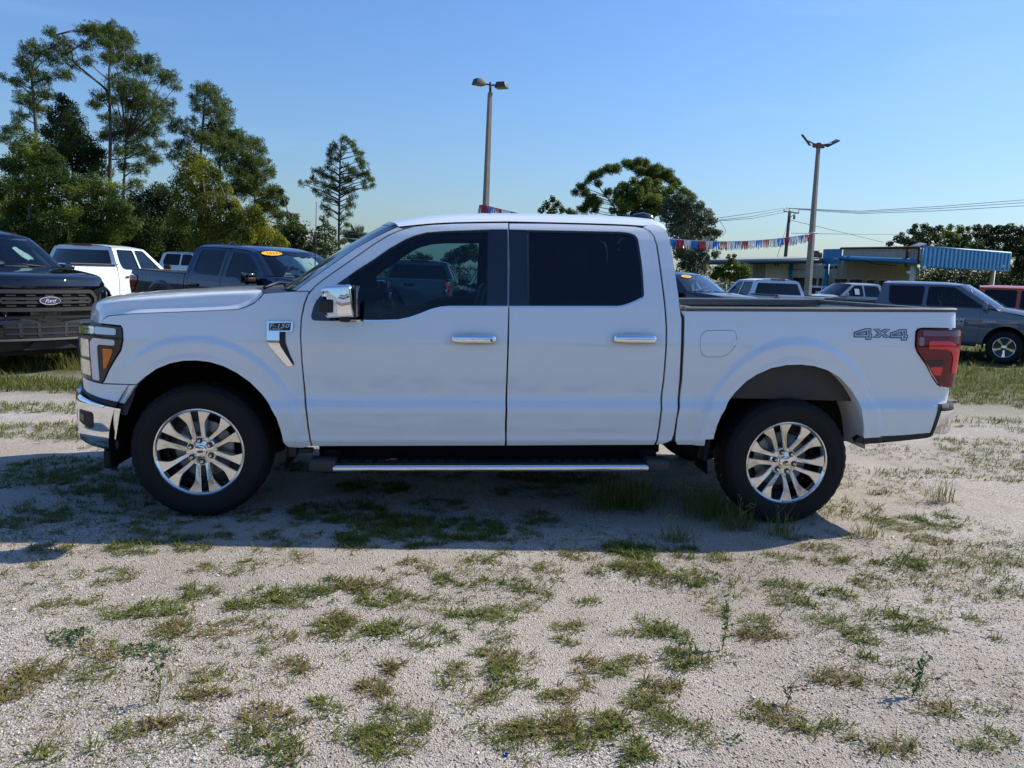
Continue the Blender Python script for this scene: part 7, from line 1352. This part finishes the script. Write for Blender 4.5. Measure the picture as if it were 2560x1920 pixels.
# in the shade of the truck and beside it (photo pixels)
PS = [(330, 1260, 260, 60, 'd'), (120, 1180, 140, 45, 'd'), (250, 1200, 160, 40, 'd'), (60, 1300, 90, 40, 'm'), (480, 1330, 140, 30, 'm'), (850, 1280, 120, 30, 'd'), (1000, 1335, 160, 35, 'd'), (1180, 1320, 80, 35, 'd'), (930, 1220, 90, 18, 'd'), (1100, 1260, 70, 16, 'm'), (1250, 1330, 90, 25, 'm'), (1090, 1180, 200, 14, 'm'), (800, 1170, 120, 14, 'm'), (1330, 1290, 60, 20, 'm'), (1400, 1190, 140, 18, 'd'), (1010, 1300, 90, 18, 'd'), (720, 1330, 80, 25, 'm'), (1350, 1230, 110, 16, 'm'), (900, 1345, 60, 14, 'm'), (640, 1290, 50, 20, 'm')]
PT_ += PS
PM = [(90,135,50,25,'g'),(340,195,60,30,'r'),(540,170,110,22,'m'),(670,140,30,12,'m'),(500,235,90,25,'g'),(210,215,30,12,'g'),(130,260,60,25,'r'),(30,270,50,50,'g'),(720,258,80,22,'g'),(800,205,70,35,'m'),(270,260,50,25,'r'),(340,310,80,40,'m'),(500,340,70,70,'g'),(900,150,50,20,'m'),(1090,130,80,30,'d'),(1120,195,90,35,'g'),(960,200,50,30,'m'),(840,295,50,25,'m'),(930,305,50,25,'m'),(200,420,80,50,'g'),(70,400,70,40,'r'),(390,440,80,45,'g'),(640,360,60,40,'m'),(740,320,25,30,'m'),(630,440,40,25,'m'),(890,415,60,30,'m'),(870,460,40,12,'m'),(1230,450,50,70,'g'),(1100,440,50,25,'m'),(460,580,70,50,'m'),(680,530,70,40,'r'),(650,580,60,40,'g'),(700,630,90,40,'m'),(950,555,60,40,'r'),(1110,530,40,20,'r'),(270,560,40,30,'r'),(190,630,40,25,'r'),(30,690,60,40,'g'),(330,720,120,60,'m'),(440,710,70,40,'m'),(230,820,120,70,'m'),(560,660,80,30,'r'),(620,770,130,50,'m'),(760,820,150,70,'m'),(880,760,110,60,'r'),(980,810,90,70,'g'),(720,780,70,30,'r'),(890,640,80,40,'r'),(780,660,60,40,'m'),(1100,850,50,60,'g'),(1120,670,50,30,'r'),(1210,740,60,60,'m'),(100,790,60,40,'m'),(1040,740,60,30,'r'),(140,500,50,30,'m'),(580,500,30,15,'m')]
PT_ += [(800+a*.7087, 1280+b*.7087, c*.7087, d*.7087, k) for a, b, c, d, k in PM]
for (u, v, a, b, k) in PT_:
    x, y = gpx(u, v); x1, y1 = gpx(u+a, v); x2, y2 = gpx(u, v-b); rx, ry = abs(x1-x)+.01, abs(y2-y)*.8+.015; ar = math.pi*rx*ry
    dn = {'g': 1200, 'r': 1500, 'm': 1500, 'd': 1700}[k]; n = int(np.clip(ar*dn, 16, 420)); r = np.sqrt(rsG.rand(n)); t = rsG.rand(n)*2*np.pi; cx, cy = x+rx*r*np.cos(t)*1.05, y+ry*r*np.sin(t)*1.05
    keep = vnoise(cx, cy, 77, 3, 11.) > (.46 if k in 'gm' else .40); cx, cy = cx[keep], cy[keep]
    if len(cx) == 0: continue
    if k == 'g': p_ = (10, .056, .0056, 1.15, .42)
    elif k == 'r': p_ = (12, .050, .0050, 1.25, .74)
    elif k == 'd': p_ = (11, .050, .0042, 1.0, .42)
    else: p_ = (11, .042, .0042, 1.2, .52)
    V, T_, c = tufts(cx, cy, p_[0], p_[1]*(.7+.6*rsG.rand(len(cx))), p_[2], p_[3], rsG, np.clip(p_[4]+rsG.normal(0, .12, len(cx)), 0, 1)); near.add(V, T_, c)
# single seedlings everywhere
n = 15000; X = rsG.uniform(-2.5, 6.5, n); Y = -2.9+5.5*rsG.rand(n); kp = vnoise(X, Y, 55, 4, 1.8)+.06*sstep(-2.2, -2.8, Y) > .53; X, Y = X[kp], Y[kp]
V, T_, c = tufts(X, Y, 8, .030+.028*rsG.rand(len(X)), .0038, 1.2, rsG, np.clip(.25+.75*vnoise(X, Y, 66, 3, 2.5)+rsG.normal(0, .15, len(X)), 0, 1)); near.add(V, T_, c)
near.build('weed_tufts', ML_GRASS, 'low scattered weed tufts on the shell ground')
# creeping small-leaved mats and runners
cr = Soup()
def mat_patch(u, v, a, b, dn, tint, size):
    x, y = gpx(u, v); x1, _ = gpx(u+a, v); _, y2 = gpx(u, v-b); rx, ry = abs(x1-x), abs(y2-y)*.8; n = int(np.clip(math.pi*rx*ry*dn, 20, 2600)); r = np.sqrt(rsG.rand(n)); t = rsG.rand(n)*2*np.pi; X, Y = x+rx*r*np.cos(t), y+ry*r*np.sin(t); k = vnoise(X, Y, 31, 3, 12.) > .45; X, Y = X[k], Y[k]
    C = np.stack([X, Y, ground_z(X, Y)+.004+.022*rsG.rand(len(X))*(vnoise(X, Y, 8, 2, 14.))], 1); N_ = np.tile([0, 0, 1.2], (len(X), 1))+rsG.normal(0, .3, (len(X), 3)); V, T_ = leaf_quads(C, N_, rsG, size); cr.add(V, T_, np.repeat(np.clip(tint+rsG.normal(0, .18, len(X)), 0, 1), 4))
for q in ((480*KZ, 1300+650*KZ, 95, 32, 9000, .2, .017), (830*KZ, 1300+730*KZ, 80, 30, 9000, .25, .016), (1740*KZ, 1300+430*KZ, 70, 30, 6000, .35, .015), (1500+1240*KR, 1250+940*KR, 75, 18, 5000, .95, .013), (1500+1350*KR, 1250+1290*KR, 50, 28, 5000, .98, .014), (1500+800*KR, 1250+700*KR, 85, 18, 4500, .9, .013), (1500+1600*KR, 1250+1000*KR, 55, 30, 5000, .4, .014), (1500+900*KR, 1250+1130*KR, 75, 30, 5000, .8, .014), (1500+600*KR, 1250+1260*KR, 70, 30, 5000, .5, .014), (1500+330*KR, 1250+980*KR, 60, 30, 4000, .85, .013), (1130*KZ, 1300+980*KZ, 60, 12, 4000, .95, .013), (880*KZ, 1300+1140*KZ, 50, 22, 4500, .95, .014), (1480*KZ, 1300+1270*KZ, 90, 35, 4500, .7, .014), (1500+160*KR, 1250+270*KR, 70, 22, 6000, .3, .015), (1500+520*KR, 1250+400*KR, 60, 22, 6000, .3, .015), (1500+1560*KR, 1250+340*KR, 60, 22, 6000, .3, .015)): mat_patch(*q)
cr.build('creeping_weeds', ML_CLOVER, 'small-leaved creeping weed mats in the foreground')
# turf farther back: left lawn, right lawn and the strip behind the truck
tf = Soup()
def lawn(x0, x1, y0, y1, n, L_, w, thr, f0, nb=9, lean=.6, tint=.4, seed=61):
    X = rsG.uniform(x0, x1, n); Y = rsG.uniform(y0, y1, n); k = vnoise(X*.7, Y*1.5, seed, 4, f0) > thr; X, Y = X[k], Y[k]; V, T_, c = tufts(X, Y, nb, L_*(.6+.8*rsG.rand(len(X))), w, lean, rsG, np.clip(tint+rsG.normal(0, .15, len(X)), 0, 1), spread=.05); tf.add(V, T_, c)
lawn(-7.5, -.4, 4.6, 9.5, 5200, .13, .009, .34, .8, 9, .55, .35); lawn(-4.0, .2, 2.1, 5.0, 3600, .06, .006, .50, 1.1, 8, .8, .5)
lawn(4.3, 17, 4.0, 12.0, 9000, .08, .010, .42, .7, 8, .7, .45); lawn(4.2, 9.5, .2, 4.5, 5200, .05, .006, .50, 1.0, 8, .9, .5); lawn(3.9, 7.5, -1.2, .6, 2600, .05, .0045, .50, 1.4, 8, 1.0, .5, 62)
lawn(-14, 24, 9, 22, 5200, .16, .022, .36, .4, 7, .6, .45); lawn(-.5, 4.5, 2.2, 8.0, 900, .09, .007, .45, .9, 7, .7, .4)
tf.build('turf', ML_TURF, 'thin patchy turf around the parked trucks')
# individual tall clumps and stalks
def clump(name, label, u, v, n, L_, spread, lean, w=.004, seeds=True, tint=.3, xy=None):
    x, y = xy or gpx(u, v); rs = np.random.RandomState(int(u+v)); X = x+rs.normal(0, spread, n); Y = y+rs.normal(0, spread*.6, n); LL = L_*(.45+.65*rs.rand(n)); V, T_ = blades(X, Y, LL, w*(.7+.6*rs.rand(n)), np.clip(rs.normal(lean, .2, n), .03, 1.3), rs, None, .45)
    z0 = float(ground_z(x, y)); root = empty(name, (x, y, z0), 0, label, 'grass'); o = np.array([x, y, z0]); bl_ = fast_tris('blades', V-o, T_, ML_GRASS if tint < .6 else ML_TURF, root, np.repeat(np.clip(tint+rs.normal(0, .12, n), 0, 1), 5)); bl_['kind'] = 'stuff'
    if seeds:
        parts = []
        for k in range(max(2, n//22)):
            a = rs.rand()*6.28; le = .15+.4*rs.rand(); h = L_*(1.1+.5*rs.rand()); b0 = np.array([rs.normal(0, spread*.7), rs.normal(0, spread*.4), 0]); dr = np.array([math.cos(a)*math.sin(le), math.sin(a)*math.sin(le), math.cos(le)]); parts.append(tube_data([b0, b0+dr*h*.6, b0+dr*h+[.03*math.cos(a), .03*math.sin(a), -.02]], [.0018, .0015, .0009], 4)); 
            parts.append(tube_data([b0+dr*h*.82, b0+dr*h*.92, b0+dr*h+[.03*math.cos(a), .03*math.sin(a), -.02]], [.0012, .0040, .001], 4))
        vv, ff = join(parts); mesh('seed_stalks', vv, ff, pm('seed_straw', (.16, .15, .055), rough=.8, var=.2), root)
    return root
clump('grass_clump', 'tall shaded grass clump between running board and rear tyre', 1560, 1265, 420, .26, .14, .30, .0042)
clump('grass_clump', 'tall grass clump right against the front of the rear tyre', 1780, 1290, 260, .24, .12, .30, .0042)
clump('grass_clump', 'sunlit spiky grass clump at the shadow edge below the rear tyre', 1700, 1352, 60, .17, .05, .55, .0050, True, .55)
clump('grass_clump', 'grass clump with long stalks leaning over the bottom of the rear wheel', 1945, 1342, 70, .18, .05, .50, .0046, True, .5)
clump('grass_clump', 'grass clump in front of the rear tyre, in the middle of the shaded strip', 1850, 1322, 150, .16, .09, .45, .0042)
clump('grass_clump', 'upright thin grass bunch right of the rear tyre', 2165, 1345, 60, .15, .05, .35, .0038, True, .7)
clump('grass_clump', 'upright grass bunch below the rear bumper at the right', 2355, 1255, 60, .20, .05, .28, .0040, True, .7)
clump('grass_clump', 'small shaded grass tuft under the front bumper', 280, 1245, 50, .13, .04, .4, .0040, False)
for k, (u, v, lb) in enumerate(((60, 905, 'tall seeding grass in front of the black truck at the left edge'), (150, 900, 'tall seeding grass below the oval badge of the black truck'), (195, 930, 'dense tall grass just left of the headlight'))): clump('grass_clump', lb, u, v, 130, .36, .26, .35, .006, True, .62)
for k, (u, v, lb) in enumerate(((2370, 905, 'small grass tuft at the front wheel of the grey pickup'), (2440, 912, 'lone grass tuft on the turf below the grey pickup'))): clump('grass_clump', lb, u, v, 40, .30, .06, .35, .007, False, .62)
def weed_stalk(label, u, v, h, lean, leaves=26, tint=.3):
    x, y = gpx(u, v); z0 = float(ground_z(x, y)); rs = np.random.RandomState(int(u*3+v)); root = empty('weed_stalk', (x, y, z0), 0, label, 'weed'); tip = np.array([lean, .02, h]); st = [np.zeros(3), tip*.5+[.01, 0, 0], tip]; parts = [tube_data(st, [.0024, .0018, .001], 5)]; C, N_ = [], []
    for k in range(5):
        f = .3+.12*k; b0 = tip*f; e = b0+np.array([rs.normal(0, .05), rs.normal(0, .04), .05]); parts.append(tube_data([b0, (b0+e)/2, e], [.0014, .0012, .0008], 4)); C += [b0+(e-b0)*t for t in (.4, .7, 1.)]; N_ += [rs.normal(size=3) for _ in range(3)]
    for k in range(leaves): C.append(tip*(.15+.85*rs.rand())+rs.normal(0, .008, 3)); N_.append(rs.normal(size=3))
    v_, f_ = join(parts); mesh('stem', v_, f_, pm('weed_stem', (.09, .10, .035), rough=.7, var=.2), root); V, T_ = leaf_quads(np.array(C), np.array(N_), rs, .022); fast_tris('leaves', V, T_, ML_CLOVER, root, np.repeat(np.clip(tint+rs.normal(0, .15, len(C)), 0, 1), 4)); return root
weed_stalk('thin leafy weed stalk standing alone in the right foreground', 1805, 1625, .24, .02, 40)
weed_stalk('leafy weed stalk at the shadow edge below the front door', 900, 1360, .10, -.04, 26, .4)
weed_stalk('short dry stalk near the bottom edge right of centre', 1965, 1765, .09, .02, 8, .9)
weed_stalk('thin upright weed stalk in the left foreground', 393, 1760, .13, .0, 14, .5)
weed_stalk('branching weed in the foreground below the tail light', 2280, 1745, .15, .05, 46, .35)
# loose shell and gravel lying on the ground
n = 46000; f = rsG.rand(n); Y = -2.75+2.55*f**1.35; X = 1.6+(rsG.rand(n)-.5)*(5.2+1.25*(Y+2.75)*1.6); kp = vnoise(X, Y, 91, 4, 1.1)+.25*rsG.rand(n) > .50; X, Y = X[kp], Y[kp]; n = len(X)
S_ = .0030+.0042*rsG.rand(n)**2.2; big = rsG.rand(n) < .006; S_[big] = .006+.006*rsG.rand(big.sum()); Zg = ground_z(X, Y)+S_*.15
base = np.array([(1, 0, 0), (-1, 0, 0), (0, 1, 0), (0, -1, 0), (0, 0, 1), (0, 0, -1.)]); an = rsG.rand(n)*6.28; sx = .7+.6*rsG.rand(n); sz = .35+.4*rsG.rand(n)
P_ = base[None]*np.stack([S_*sx, S_/sx, S_*sz], 1)[:, None]+rsG.normal(0, .18, (n, 6, 3))*S_[:, None, None]*.8
ca_, sa_ = np.cos(an)[:, None], np.sin(an)[:, None]; P_ = np.stack([P_[..., 0]*ca_-P_[..., 1]*sa_, P_[..., 0]*sa_+P_[..., 1]*ca_, P_[..., 2]], -1)+np.stack([X, Y, Zg], 1)[:, None]
F8 = np.array([(0, 2, 4), (2, 1, 4), (1, 3, 4), (3, 0, 4), (2, 0, 5), (1, 2, 5), (3, 1, 5), (0, 3, 5)]); T_ = (np.arange(n)[:, None, None]*6+F8[None]).reshape(-1, 3)
mg, nt_, b__, out_ = nodes('shell_fragments'); at_ = nt_.nodes.new('ShaderNodeAttribute'); at_.attribute_name = 'tint'; rp_ = nt_.nodes.new('ShaderNodeValToRGB'); e_ = rp_.color_ramp.elements; e_[0].color = (.20, .17, .14, 1); e_[1].color = (.72, .69, .63, 1); q_ = e_.new(.5); q_.color = (.46, .41, .34, 1); nt_.links.new(at_.outputs['Fac'], rp_.inputs[0]); nt_.links.new(rp_.outputs[0], b__.inputs['Base Color']); b__.inputs['Roughness'].default_value = .8
gv = fast_tris('gravel', P_.reshape(-1, 3), T_, mg, None, np.repeat(np.clip(.45+rsG.normal(0, .22, n)+.2*big, 0, 1), 6)); tag(gv, 'loose crushed shell and gravel in the foreground', None, None, 'stuff')

# a bit of litter
xq, yq = gpx(1264, 1895); cap_ = empty('bottle_cap', (xq, yq, float(ground_z(xq, yq))+.004), 0, 'tiny blue plastic bottle cap among weeds at the bottom edge', 'litter'); v_, f_ = lathe_data([(.0005, -.006), (.012, -.006), (.014, -.004), (.015, .006), (.012, .006), (.011, -.002), (.0005, -.003)], 18); v_ = v_[:, [0, 2, 1]]*.55; mesh('cap_shell', v_, f_, pm('cap_blue', (.01, .06, .30), rough=.35, var=.1), cap_)
